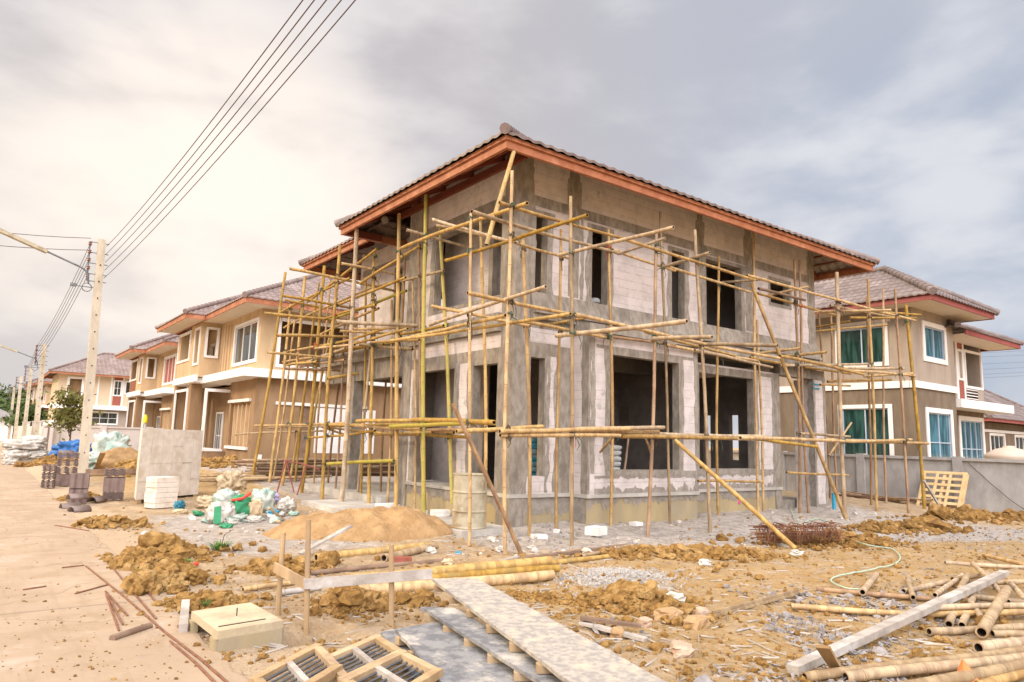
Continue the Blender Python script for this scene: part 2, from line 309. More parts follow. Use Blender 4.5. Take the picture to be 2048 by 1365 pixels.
    def build(s, name, mats, parent=None, loc=None):
        me = bpy.data.meshes.new(name); off = Vector(loc) if loc is not None else Vector((0, 0, 0))
        wo_ = Vector((0, 0, 0)); p = parent
        while p is not None: wo_ += p.location; p = p.parent
        base = wo_+off
        vs = np.array([tuple(p) for p in s.v], float)-np.array(tuple(base))
        me.from_pydata(vs.tolist(), [], s.f)
        for m in (mats if isinstance(mats, (list, tuple)) else [mats]): me.materials.append(M[m] if isinstance(m, str) else m)
        if max(s.mi, default=0): me.polygons.foreach_set('material_index', s.mi)
        me.polygons.foreach_set('use_smooth', s.sm)
        me.update(); o = bpy.data.objects.new(name, me); col.objects.link(o)
        if parent is not None: o.parent = parent
        o.location = off; return o
def tag(o, label=None, cat=None, group=None, kind=None):
    for k, v in (('label', label), ('category', cat), ('group', group), ('kind', kind)):
        if v: o[k] = v
    return o
def thing(name, label, cat, loc, group=None):
    o = bpy.data.objects.new(name, None); col.objects.link(o); o.location = loc; o.empty_display_size = .2
    return tag(o, label, cat, group)
def solo(mb, name, mats, label, cat, loc, group=None): return tag(mb.build(name, mats, None, loc), label, cat, group)
def copy_tree(o, parent=None, shift=None):
    c = o.copy(); col.objects.link(c)
    if parent is not None: c.parent = parent
    if shift is not None: c.location = o.location+Vector(shift)
    for ch in list(o.children): copy_tree(ch, c)
    return c
def fbm(x, y, oct=5, s=1.0, seed=0):
    x = np.asarray(x, float); y = np.asarray(y, float); out = np.zeros_like(x); amp = 1.0; fr = 1.0/s; tot = 0
    def h(i, j): 
        n = (i.astype(np.int64)*374761393+j.astype(np.int64)*668265263+seed*982451653) & 0xffffffff
        n = ((n ^ (n >> 13))*1274126177) & 0xffffffff
        return ((n ^ (n >> 16)) & 0xffff)/65535.0
    for _ in range(oct):
        X = x*fr; Y = y*fr; i = np.floor(X); j = np.floor(Y); a = X-i; b = Y-j; a = a*a*(3-2*a); b = b*b*(3-2*b)
        out += amp*((h(i, j)*(1-a)+h(i+1, j)*a)*(1-b)+(h(i, j+1)*(1-a)+h(i+1, j+1)*a)*b); tot += amp; amp *= .5; fr *= 2.03
    return out/tot-.5
def sstep(v, a, b): t = np.clip((v-a)/(b-a), 0, 1); return t*t*(3-2*t)

# ------------------------------------------------------------------ ground
ROADX = 1.86
MOUNDS = [  # left px, right px, base y px, depth m, height m, clods, size, material, label
 (150, 300, 1052, .45, .13, 170, .07, 'clay', 'loose heap of ochre clay clods at the road edge in front of the roof tiles'),
 (215, 400, 1120, .75, .24, 330, .085, 'clay', 'large heap of ochre clay clods along the road edge beside the gravelly patch'),
 (270, 400, 1172, .40, .16, 90, .12, 'clay', 'heap of the biggest round clay clods beside the road'),
 (330, 500, 1212, .35, .10, 230, .05, 'clay', 'low spread of crumbly clay behind the concrete drain box'),
 (480, 650, 1140, .40, .14, 200, .07, 'clay', 'heap of clay clods behind the timber batter boards'),
 (640, 770, 1215, .38, .19, 210, .07, 'clay_dark', 'dark heap of clay clods under the grey batter board'),
 (750, 870, 1205, .22, .08, 90, .05, 'clay', 'small spill of clay crumbs right of the last batter board stake'),
 (1020, 1130, 1195, .35, .05, 120, .04, 'clay', 'low orange crumble of clay beside the top shuttering board'),
 (1170, 1370, 1215, .55, .16, 300, .075, 'clay', 'heap of clay clods and stones between the gravel heap and the boulders'),
 (1220, 1540, 1112, .5, .15, 420, .075, 'clay', 'long heap of clay clods in front of the house bay'),
 (1530, 1790, 1088, .55, .16, 420, .08, 'clay_dark', 'long dark heap of clay in front of the rebar bundle'),
 (1690, 1900, 1062, .6, .14, 260, .085, 'clay_dark', 'dark clay heap in front of the wooden pallet'),
 (1830, 2090, 1040, .7, .2, 300, .10, 'clay_dark', 'dark clay ridge along the foot of the grey boundary wall'),
 (35, 150, 934, .9, .25, 110, .16, 'clay_dark', 'dark soil heap in front of the white sacks on the pallet'),
 (120, 200, 1000, .5, .15, 90, .09, 'clay', 'clay spill at the foot of the roof tile stacks'),
 (405, 500, 952, 1.6, .3, 160, .14, 'clay', 'ochre soil bank between the block pallet and the tan house'),
 (225, 275, 962, 1.5, .25, 90, .14, 'clay', 'ochre soil bank behind the power pole and tile stacks'),
]
mnd = []
for l, r, yb, dp, hh, n, sz, mt, lab in MOUNDS:
    a = G(l, yb); b = G(r, yb); c = (a+b)/2; lat = (b-a); rx = lat.length/2; lat.normalize()
    mnd.append((c.x, c.y, lat.x, lat.y, rx, dp, hh))
HOLE = G(625, 1268)
SAND = (G(725, 1068), 1.9, .95, .50)
GRAV = (G(1235, 1160), .95, .65, .13)
def gz(x, y):
    x = np.asarray(x, float); y = np.asarray(y, float)
    lot = sstep(x, ROADX, ROADX+.5)
    z = .32*sstep(y, 19, 29)*sstep(x, 2.4, 4.5)+.11*sstep(y, 9.7, 11.4)*sstep(x, 8.2, 10)+.09*sstep(x, 6.3, 8)*sstep(y, 11, 13)
    far = 1-sstep(np.hypot(x-8, y-10), 40, 90)
    z = z+lot*far*(.10*fbm(x, y, 5, 1.3, 1)+.06*fbm(x, y, 3, .22, 2)+.025*fbm(x, y, 2, .09, 12)-.005)
    for cx, cy, lx, ly, rx, dp, hh in mnd:
        u = (x-cx)*lx+(y-cy)*ly; v = -(x-cx)*ly+(y-cy)*lx
        z = z+.75*hh*np.exp(-1.6*((u/rx)**2+(v/dp)**2))*(1+.9*fbm(x, y, 3, .25, 5)+.7*fbm(x, y, 2, .09, 15))*lot
    z = z-.26*np.exp(-(((x-HOLE.x)/.30)**2+((y-HOLE.y)/.22)**2))
    z = z+.14*np.exp(-((np.hypot(x-GRAV[0].x, y-GRAV[0].y)/.7)**2))
    # house footprint and slabs stay above the soil
    inside = sstep(x, 9.2, 9.6)*(1-sstep(x, 21, 21.6))*sstep(y, 12.1, 12.5)
    z = z*(1-inside)
    return z-.004*(1-lot)
def gz1(x, y): return float(gz(np.array([x]), np.array([y]))[0])
def Gt(px, py, dz=0.0):
    z = 0.0
    for _ in range(5):
        p = G(px, py, z+dz); z = gz1(p.x, p.y)
    return G(px, py, z+dz)
def axis_(segs):
    out = []
    for a, b, st in segs: out.append(np.arange(a, b-1e-6, st))
    return np.concatenate(out+[[segs[-1][1]]])
xs = axis_([(-900, -200, 140), (-200, -40, 20), (-40, -4, 4), (-4, .6, .3), (.6, 12, .05), (12, 30, .12), (30, 60, 3), (60, 200, 20), (200, 900, 100)])
ys = axis_([(-900, -100, 160), (-100, -10, 15), (-10, 2, .6), (2, 12.5, .05), (12.5, 33, .12), (33, 80, 2), (80, 200, 15), (200, 1400, 150)])
XX, YY = np.meshgrid(xs, ys, indexing='ij'); ZZ = gz(XX, YY)
vv = np.stack([XX, YY, ZZ], -1).reshape(-1, 3); nx, ny = len(xs), len(ys)
ii, jj = np.meshgrid(np.arange(nx-1), np.arange(ny-1), indexing='ij'); a0 = (ii*ny+jj).ravel()
ff = np.stack([a0, a0+ny, a0+ny+1, a0+1], 1)
def big_mesh(name, v, f, mats, smooth=True):
    me = bpy.data.meshes.new(name); k = f.shape[1]
    me.vertices.add(len(v)); me.vertices.foreach_set('co', np.asarray(v, np.float32).ravel())
    me.loops.add(f.size); me.loops.foreach_set('vertex_index', f.astype(np.int32).ravel())
    me.polygons.add(len(f)); me.polygons.foreach_set('loop_start', np.arange(0, f.size, k, dtype=np.int32)); me.polygons.foreach_set('loop_total', np.full(len(f), k, np.int32))
    me.polygons.foreach_set('use_smooth', np.full(len(f), smooth)); me.update(calc_edges=True); me.validate()
    for m in mats: me.materials.append(M[m] if isinstance(m, str) else m)
    o = bpy.data.objects.new(name, me); col.objects.link(o); return o
# soil zones: r grey rubble near the house, g ochre clay, b dusty sand at the road
x, y = XX, YY
grey = sstep(y+.35*x, 12.0, 13.4)*sstep(x, 6.6, 8.5)*(1-sstep(x, 19, 26))
grey = np.maximum(grey, sstep(x, 2.6, 3.4)*sstep(y, 10.5, 12)*(1-sstep(y, 17, 19))*(1-sstep(x, 5.5, 7))*.75)
grey = np.maximum(grey, np.exp(-((np.hypot(x-GRAV[0].x, y-GRAV[0].y)/.9)**2)))
clay = np.zeros_like(x)
for cx, cy, lx, ly, rx, dp, hh in mnd:
    u = (x-cx)*lx+(y-cy)*ly; v = -(x-cx)*ly+(y-cy)*lx
    clay = np.maximum(clay, np.exp(-.9*((u/rx)**2+(v/dp)**2)))
clay = np.maximum(clay, .55*sstep(x, 3, 6)*(1-sstep(y, 9, 11))); clay = np.maximum(clay, .6*sstep(y, 19, 23)*sstep(x, 2.5, 4))
dust = 1-sstep(x, ROADX+.2, ROADX+1.3+.5*fbm(x, y, 3, .8, 9))
M['ground'] = gm = bpy.data.materials.new('site_soil'); gm.use_nodes = True; t = gm.node_tree; b = t.nodes['Principled BSDF']; b.inputs['Roughness'].default_value = .97; b.inputs['Specular IOR Level'].default_value = .1
at = N(t, 'ShaderNodeAttribute', attribute_name='zone'); sp = N(t, 'ShaderNodeSeparateColor'); L(t, at.outputs['Color'], sp.inputs[0])
pos = N(t, 'ShaderNodeNewGeometry').outputs['Position']
def nz(s, d=7.0, r=.62):
    n = N(t, 'ShaderNodeTexNoise', inp={'Scale': s, 'Detail': d, 'Roughness': r}); L(t, pos, n.inputs['Vector']); return n.outputs['Fac']
base = mixc(t, mapr(t, nz(1.3), .35, .65), (.50, .365, .225), (.37, .26, .15))
base = mixc(t, mapr(t, nz(9.0), .50, .72), base, (.60, .46, .31))
cc = mixc(t, mapr(t, nz(3.0), .35, .65), (.41, .255, .095), (.48, .325, .15))
gg = mixc(t, mapr(t, nz(5.0), .35, .65), (.36, .31, .26), (.52, .46, .40))
def edge(ch, lo, hi): return mapr(t, math_(t, 'ADD', sp.outputs[ch], math_(t, 'MULTIPLY', math_(t, 'SUBTRACT', nz(2.5), .5), .9)), lo, hi)
c = mixc(t, edge(1, .3, .75), base, cc); c = mixc(t, edge(0, .35, .75), c, gg); c = mixc(t, math_(t, 'MULTIPLY', edge(2, .3, .8), .9), c, (.56, .42, .28))
c = mixc(t, math_(t, 'MULTIPLY', mapr(t, nz(22.0), .58, .70), .5), c, (.30, .21, .13)); c = mixc(t, math_(t, 'MULTIPLY', mapr(t, nz(31.0), .62, .70), .6), c, (.62, .56, .49))
c = mixc(t, math_(t, 'MULTIPLY', mapr(t, nz(17.0, 8.0, .75), .57, .66), .55), c, (.20, .13, .07))
c = mixc(t, math_(t, 'MULTIPLY', mapr(t, nz(1.9, 9.0, .72), .54, .68), .5), c, (.50, .43, .36)); c = mixc(t, math_(t, 'MULTIPLY', mapr(t, nz(6.5, 8.0, .75), .56, .70), .6), c, (.25, .165, .09))
L(t, c, b.inputs['Base Color'])
bp = N(t, 'ShaderNodeBump', inp={'Strength': 1.0, 'Distance': .07}); L(t, math_(t, 'ADD', nz(14.0, 8.0, .7), math_(t, 'MULTIPLY', nz(55.0), .35)), bp.inputs['Height']); L(t, bp.outputs[0], b.inputs['Normal'])
go = big_mesh('ground', vv, ff, ['ground']); tag(go, kind='structure')
ca = go.data.color_attributes.new('zone', 'FLOAT_COLOR', 'POINT')
ca.data.foreach_set('color', np.stack([grey, clay, dust, np.ones_like(grey)], -1).astype(np.float32).ravel())
# road: one cast sheet 4 mm and more above the soil, with a broken, dusty edge
M['road'] = rm = bpy.data.materials.new('dusty_concrete_road'); rm.use_nodes = True; t = rm.node_tree; b = t.nodes['Principled BSDF']; b.inputs['Roughness'].default_value = .9; b.inputs['Specular IOR Level'].default_value = .15
pos = N(t, 'ShaderNodeNewGeometry').outputs['Position']
c = mixc(t, mapr(t, nz(.55), .35, .65), (.345, .255, .175), (.40, .30, .21)); c = mixc(t, math_(t, 'MULTIPLY', mapr(t, nz(2.4), .48, .66), .6), c, (.29, .205, .125))
c = mixc(t, math_(t, 'MULTIPLY', mapr(t, nz(1.1), .56, .66), .6), c, (.44, .37, .30)); c = mixc(t, math_(t, 'MULTIPLY', mapr(t, nz(12.0), .62, .70), .5), c, (.40, .28, .17))
mpr = N(t, 'ShaderNodeMapping'); L(t, pos, mpr.inputs[0]); mpr.inputs['Scale'].default_value = (3.2, .35, 1)
ns_ = N(t, 'ShaderNodeTexNoise', inp={'Scale': 2.0, 'Detail': 9.0, 'Roughness': .7}); L(t, mpr.outputs[0], ns_.inputs['Vector'])
c = mixc(t, math_(t, 'MULTIPLY', mapr(t, ns_.outputs['Fac'], .50, .68), .5), c, (.29, .21, .135)); c = mixc(t, math_(t, 'MULTIPLY', mapr(t, nz(40.0, 4.0), .58, .68), .5), c, (.36, .26, .17))
vo = N(t, 'ShaderNodeTexVoronoi', feature='DISTANCE_TO_EDGE', inp={'Scale': .32}); wv_ = N(t, 'ShaderNodeVectorMath', operation='ADD'); nd = N(t, 'ShaderNodeTexNoise', inp={'Scale': 1.5, 'Detail': 5.0}); L(t, pos, nd.inputs['Vector']); L(t, pos, wv_.inputs[0]); L(t, nd.outputs['Color'], wv_.inputs[1]); L(t, wv_.outputs[0], vo.inputs['Vector'])
c = mixc(t, math_(t, 'MULTIPLY', mapr(t, vo.outputs['Distance'], .008, .0), .75), c, (.25, .18, .12))
sxr = N(t, 'ShaderNodeSeparateXYZ'); L(t, pos, sxr.inputs[0]); jt = math_(t, 'ABSOLUTE', math_(t, 'SUBTRACT', math_(t, 'MODULO', sxr.outputs[1], 6.0), 3.0))
c = mixc(t, math_(t, 'MULTIPLY', mapr(t, jt, .035, .012), .85), c, (.24, .18, .13))
L(t, c, b.inputs['Base Color'])
bp = N(t, 'ShaderNodeBump', inp={'Strength': .35, 'Distance': .02}); L(t, nz(16.0, 8.0, .7), bp.inputs['Height']); L(t, bp.outputs[0], b.inputs['Normal'])
ry = np.concatenate([np.arange(-10, 2, 1), np.arange(2, 34, .08), np.arange(34, 160, 2)]); re = ROADX+.10*fbm(ry, ry*0, 4, 1.2, 4)+.06*fbm(ry, ry*0+3, 3, .25, 6)
rx_ = np.array([-6, -3, -1, 0, .6, 1.1])
rv = np.concatenate([np.stack([np.full_like(ry, X_), ry, np.full_like(ry, .012)], 1) for X_ in rx_]+[np.stack([re, ry, np.full_like(ry, .010)], 1), np.stack([re+.05, ry, np.full_like(ry, -.06)], 1)])
k = len(ry); cols_ = len(rx_)+2
i2, j2 = np.meshgrid(np.arange(cols_-1), np.arange(k-1), indexing='ij'); a0 = (i2*k+j2).ravel()
tag(big_mesh('road', rv, np.stack([a0, a0+k, a0+k+1, a0+1], 1), ['road'], False), kind='structure')

# ------------------------------------------------------------------ clods, chips, gravel
import bmesh
def ico(sub):
    bm = bmesh.new(); bmesh.ops.create_icosphere(bm, subdivisions=sub, radius=1); bm.verts.ensure_lookup_table()
    v = np.array([q.co[:] for q in bm.verts]); f = np.array([[q.index for q in p.verts] for p in bm.faces]); bm.free(); return v, f
I2 = ico(2); I3 = ico(3)
def rocks(base, n, seed, amp=.45):
    out = []
    for q in range(n):
        d = np.array([1+amp*(mnoise.noise(Vector(p)*1.3+Vector((q*5.3+seed, seed, 1)))+.6*mnoise.noise(Vector(p)*3.1+Vector((q*2.3, seed, 9)))) for p in base[0]])
        out.append(base[0]*d[:, None])
    return out
RK2 = rocks(I2, 10, 1, .6); RK3 = rocks(I3, 6, 2, .65)
def rotm(n):
    q = rng.normal(size=(n, 4)); q /= np.linalg.norm(q, axis=1)[:, None]; a, b_, c_, d_ = q.T
    return np.stack([1-2*(c_*c_+d_*d_), 2*(b_*c_-d_*a), 2*(b_*d_+c_*a), 2*(b_*c_+d_*a), 1-2*(b_*b_+d_*d_), 2*(c_*d_-b_*a), 2*(b_*d_-c_*a), 2*(c_*d_+b_*a), 1-2*(b_*b_+c_*c_)], -1).reshape(n, 3, 3)
def scatter(name, P, S, mats, sq=(1, 1, .75), big=False, smooth=False):
    bank, f0 = (RK3, I3[1]) if big else (RK2, I2[1]); n = len(P); Rm = rotm(n); vs = []; fs = []; o = 0
    for q in range(n):
        v = (bank[q % len(bank)]*np.array(sq)) @ Rm[q].T*S[q]
        v[:, 2] *= .8; vs.append(v+P[q]); fs.append(f0+o); o += len(v)
    return big_mesh(name, np.concatenate(vs), np.concatenate(fs), mats, smooth)
for (l, r, yb, dp, hh, n, sz, mt, lab), (cx, cy, lx, ly, rx, dp2, hh2) in zip(MOUNDS, mnd):
    n = int(n*2.6); u = rng.normal(size=n)*.5; v = rng.normal(size=n)*.52
    X = cx+u*rx*lx-v*dp*ly; Y = cy+u*rx*ly+v*dp*lx
    ok = X > ROADX-.25; X = X[ok]; Y = Y[ok]; n = len(X)
    S = sz*np.exp(rng.normal(size=n)*.6)*.40
    Z = gz(X, Y)+S*.35
    o = scatter('clay_heap', np.stack([X, Y, Z], 1), S, [mt], big=sz > .1)
    tag(o, lab, 'clay heap', kind='stuff')
def region(n, pxs, pys, pw=None):
    P = []
    while len(P) < n:
        p = G(random.uniform(*pxs), random.uniform(*pys)); P.append((p.x, p.y))
    return np.array(P)
# crumbs over the whole front of the site
A = np.concatenate([region(2600, (1000, 2048), (1110, 1365)), region(1000, (1350, 2048), (1040, 1120)), region(1200, (250, 1000), (1060, 1330)), region(260, (0, 400), (960, 1365))])
A = A[(A[:, 0] > ROADX) | (rng.random(len(A)) < .12)]; S = .014*np.exp(rng.normal(size=len(A))*.55)
tag(scatter('clay_crumbs', np.stack([A[:, 0], A[:, 1], gz(A[:, 0], A[:, 1])+S*.3], 1), S, ['clay']), 'small clay crumbs strewn across the site soil', 'soil', kind='stuff')
A = np.concatenate([region(1300, (1380, 2048), (1170, 1365)), region(900, (1500, 1900), (1190, 1290)), region(300, (1100, 1500), (1120, 1365)), region(260, (1800, 2048), (1050, 1160)), region(260, (880, 1560), (1055, 1110))])
kp = fbm(A[:, 0], A[:, 1], 3, .9, 21) > -.03; A = A[kp]; S = .021*np.exp(rng.normal(size=len(A))*.5)
B_ = region(520, (0, 430), (960, 1365)); B_ = B_[B_[:, 0] < ROADX-.05]; B_ = B_[fbm(B_[:, 0], B_[:, 1], 4, 1.1, 41) > -.02]; SB = .006*np.exp(rng.normal(size=len(B_))*.6)
tag(scatter('road_grit', np.stack([B_[:, 0], B_[:, 1], np.full(len(B_), .014)], 1), SB, ['clay_dark']), 'grit and crumbs of dried mud on the concrete road', 'grit', kind='stuff')
tag(scatter('slate_chips', np.stack([A[:, 0], A[:, 1], gz(A[:, 0], A[:, 1])+S*.25], 1), S, ['chip'], sq=(1.1, .8, .32)), 'grey stone chips strewn over the soil', 'stone chips', kind='stuff')
A = np.concatenate([region(420, (880, 1500), (1050, 1112)), region(160, (560, 900), (1010, 1035)), region(150, (1480, 1780), (1020, 1050)), region(130, (380, 520), (1010, 1080))])
A = A[fbm(A[:, 0], A[:, 1], 3, .7, 33) > .0]; S = .017*np.exp(rng.normal(size=len(A))*.75)
tag(scatter('rubble_bits', np.stack([A[:, 0], A[:, 1], gz(A[:, 0], A[:, 1])+S*.3], 1), S, ['rubble'], sq=(1, .8, .55)), 'pale bits of broken block and paper littering the ground round the house', 'rubble', kind='stuff')
A = np.concatenate([region(500, (1000, 2048), (1090, 1365)), region(260, (880, 1560), (1050, 1112)), region(160, (300, 1000), (1090, 1330))]); v = []; f = []
for k, (ax_, ay_) in enumerate(A):
    z_ = gz1(ax_, ay_)+.008; an = random.uniform(0, 6.28); l = random.uniform(.03, .16); w_ = random.uniform(.004, .011); d = np.array([math.cos(an), math.sin(an), random.uniform(-.12, .2)]); e = np.array([-math.sin(an), math.cos(an), 0]); p = np.array([ax_, ay_, z_]); o = len(v)
    v += [p-d*l-e*w_, p-d*l+e*w_, p+d*l+e*w_*.5, p+d*l-e*w_*.5, p-d*l+np.array([0, 0, w_*1.4]), p+d*l+np.array([0, 0, w_])]; f += [(o, o+1, o+4), (o+1, o+2, o+5), (o+1, o+5, o+4), (o+3, o, o+4), (o+3, o+4, o+5), (o+2, o+3, o+5)]
tag(big_mesh('splinters', np.array(v), np.array(f), ['wood_grey'], False), 'wood splinters and twigs littering the soil', 'splinters', kind='stuff')
n = 1500; q = rng.normal(size=(n, 2))*.42; gx = GRAV[0].x+q[:, 0]*GRAV[1]*1.15; gy = GRAV[0].y+q[:, 1]*GRAV[2]*1.2; S = .016*np.exp(rng.normal(size=n)*.35)
tag(scatter('gravel_heap', np.stack([gx, gy, gz(gx, gy)+.004], 1), S, ['gravel']), 'low heap of grey crushed gravel on the soil', 'gravel', kind='stuff')
# sand heap
sc_, srx, sry, sh = SAND; lat = (G(830, 1072)-G(600, 1072)).normalized()
gu = np.linspace(-1.25, 1.25, 120); U, V = np.meshgrid(gu, gu, indexing='ij'); rr = np.hypot(U, V)
sx_ = sc_.x+U*srx*lat.x-V*sry*lat.y; sy_ = sc_.y+U*srx*lat.y+V*sry*lat.x
prof = np.clip(1-rr, 0, 1); sz_ = sh*(1-np.exp(-2.2*prof))/.89*(1+.75*fbm(sx_, sy_, 4, .7, 31)+.35*fbm(sx_, sy_, 2, .25, 35))-.30*np.exp(-(((U+.02)/.22)**2+((V+.45)/.3)**2))*sh
sz_ = np.maximum(sz_, -.05)*(prof > 0)-.06*(prof <= 0)+gz(sx_, sy_)+.05*fbm(sx_, sy_, 3, .2, 8)
vv = np.stack([sx_, sy_, sz_], -1).reshape(-1, 3); ii, jj = np.meshgrid(np.arange(119), np.arange(119), indexing='ij'); a0 = (ii*120+jj).ravel()
tag(big_mesh('sand_heap', vv, np.stack([a0, a0+120, a0+121, a0+1], 1), ['sand']), 'orange building sand heaped in front of the concrete porch, dug into on one side', 'sand heap')

# ------------------------------------------------------------------ building helpers
def wall(mb, ax, c0, c1, u0, u1, z0, z1, holes=(), mi=0):
    us = sorted({u0, u1, *[h[0] for h in holes], *[h[1] for h in holes]}); zs = sorted({z0, z1, *[h[2] for h in holes], *[h[3] for h in holes]})
    us = [q for q in us if u0-1e-6 <= q <= u1+1e-6]; zs = [q for q in zs if z0-1e-6 <= q <= z1+1e-6]
    P = (lambda u, c, z: (u, c, z)) if ax == 'y' else (lambda u, c, z: (c, u, z))
    def solid(i, j):
        if not (0 <= i < len(us)-1 and 0 <= j < len(zs)-1): return False
        u = (us[i]+us[i+1])/2; z = (zs[j]+zs[j+1])/2
        return not any(h[0] < u < h[1] and h[2] < z < h[3] for h in holes)
    for i in range(len(us)-1):
        for j in range(len(zs)-1):
            if not solid(i, j): continue
            a, b, c, d = us[i], us[i+1], zs[j], zs[j+1]
            mb.add([P(a, c0, c), P(b, c0, c), P(b, c0, d), P(a, c0, d)], [(0, 1, 2, 3)], mi); mb.add([P(a, c1, c), P(b, c1, c), P(b, c1, d), P(a, c1, d)], [(3, 2, 1, 0)], mi)
            if not solid(i-1, j): mb.add([P(a, c0, c), P(a, c1, c), P(a, c1, d), P(a, c0, d)], [(3, 2, 1, 0)], mi)
            if not solid(i+1, j): mb.add([P(b, c0, c), P(b, c1, c), P(b, c1, d), P(b, c0, d)], [(0, 1, 2, 3)], mi)
            if not solid(i, j-1): mb.add([P(a, c0, c), P(b, c0, c), P(b, c1, c), P(a, c1, c)], [(3, 2, 1, 0)], mi)
            if not solid(i, j+1): mb.add([P(a, c0, d), P(b, c0, d), P(b, c1, d), P(a, c1, d)], [(0, 1, 2, 3)], mi)
    return mb
def frame(mb, ax, c0, c1, u0, u1, z0, z1, t=.1, sill=True, mi=0):   # four members butted round an opening (outer size)
    B = (lambda a, b, c, d: mb.box(a, b, c0, c1, c, d, mi)) if ax == 'y' else (lambda a, b, c, d: mb.box(c0, c1, a, b, c, d, mi))
    zb = z0+t if sill else z0
    if sill: B(u0, u1, z0, z0+t)
    B(u0, u1, z1-t, z1); B(u0, u0+t, zb, z1-t); B(u1-t, u1, zb, z1-t); return mb
def ragged(mb, ax, c, out, u0, u1, z0, z1, amp=.05, step=.09, mi=0, th=.006):   # trowelled mortar strip with a ragged outline, standing proud of the wall
    th += random.uniform(0, .006); n = max(2, int((z1-z0)/step)); off = random.uniform(0, 50); zz = [z0+(z1-z0)*q/n for q in range(n+1)]
    le = [u0+amp*mnoise.noise(Vector((off, q*2.6, 1)))*1.6 for q in zz]; ri = [u1+amp*mnoise.noise(Vector((off+9, q*2.6, 4)))*1.6 for q in zz]
    P = (lambda u, w_, z: (u, w_, z)) if ax == 'y' else (lambda u, w_, z: (w_, u, z))
    vs = [P(e, c+out*th, z) for e, z in zip(le, zz)]+[P(e, c+out*th, z) for e, z in zip(ri, zz)]+[P(e, c-out*.01, z) for e, z in zip(le, zz)]+[P(e, c-out*.01, z) for e, z in zip(ri, zz)]
    m = n+1; fs = []
    for q in range(n):
        fs += [(q, m+q, m+q+1, q+1), (2*m+q, q, q+1, 2*m+q+1), (m+q, 3*m+q, 3*m+q+1, m+q+1)]
    mb.add(vs, fs, mi); return mb
def run_band(mb, ax, c, out, u0, u1, zflat, zvar, amp, step=.035, th=.008, sharp=1.6):   # mortar run: one straight edge at zflat, one dripping edge near zvar
    n = int((u1-u0)/step); off = random.uniform(0, 90); P = (lambda u, w_, z: (u, w_, z)) if ax == 'y' else (lambda u, w_, z: (w_, u, z)); vs = []
    for q in range(n+1):
        u = u0+(u1-u0)*q/n; k = mnoise.noise(Vector((off, u*4.1, 0)))+.8*mnoise.noise(Vector((off, u*13.0, 5))); k = math.copysign(abs(k)**sharp, k)
        zv = zvar+amp*k; zv = min(zv, zflat-.01) if zvar < zflat else max(zv, zflat+.01); vs += [P(u, c+out*th, zflat), P(u, c+out*th*.7, zv), P(u, c-out*.01, zflat), P(u, c-out*.01, zv)]
    f = []
    for q in range(n): a = q*4; b = a+4; f += [(a, b, b+1, a+1), (a+1, b+1, b+3, a+3), (a+2, b+2, b, a)]
    mb.add(vs, f); return mb
def tiles(mb, p0, u, n, Lg, slope, dmax, cl=1.0, cr=1.0, per=.30, row=.34, ns=6, amp=.022, lift=.035, mi=0, flat=False, drop=0.0):
    p0 = Vector(p0); u = Vector(u); n = Vector(n); ts = math.tan(slope); zup = Vector((0, 0, 1)); NU = max(2, int(Lg/per*ns)); rows = int(math.ceil(dmax/row)); cols = []; m = 0
    seq = [] if flat else [(0, lift-.06)]
    for k in range(rows): seq += [(k*row, lift), (min((k+1)*row, dmax), .004)]
    vs = []
    for i in range(NU+1):
        a = Lg*i/NU; dm = min(dmax, a*cl if cl < 50 else 1e9, (Lg-a)*cr if cr < 50 else 1e9)
        wv = amp*math.cos(2*math.pi*a/per)
        if wv < 0: wv *= .55
        for d, lf in seq:
            dd = min(d, dm); vs.append(p0+u*a+n*dd+zup*(dd*ts+(0 if flat else wv+lf)-drop))
    K = len(seq); fs = []
    for i in range(NU):
        a = Lg*(i+.5)/NU; dm = min(dmax, a*cl if cl < 50 else 1e9, (Lg-a)*cr if cr < 50 else 1e9)
        for k in range(K-1):
            if seq[k][0] < dm+row*.2: fs.append((i*K+k, (i+1)*K+k, (i+1)*K+k+1, i*K+k+1))
    mb.add(vs, fs, mi, False); return mb
def caps(mb, a, b, r=.12, step=.36, mi=0):               # overlapping half-round ridge tiles
    a = Vector(a); b = Vector(b); n = max(1, int((b-a).length/step)); d = (b-a)/n
    for k in range(n): mb.tube([a+d*k-d*.06, a+d*(k+1)+d*.02], [r*1.12, r*.95], 8, mi, True)
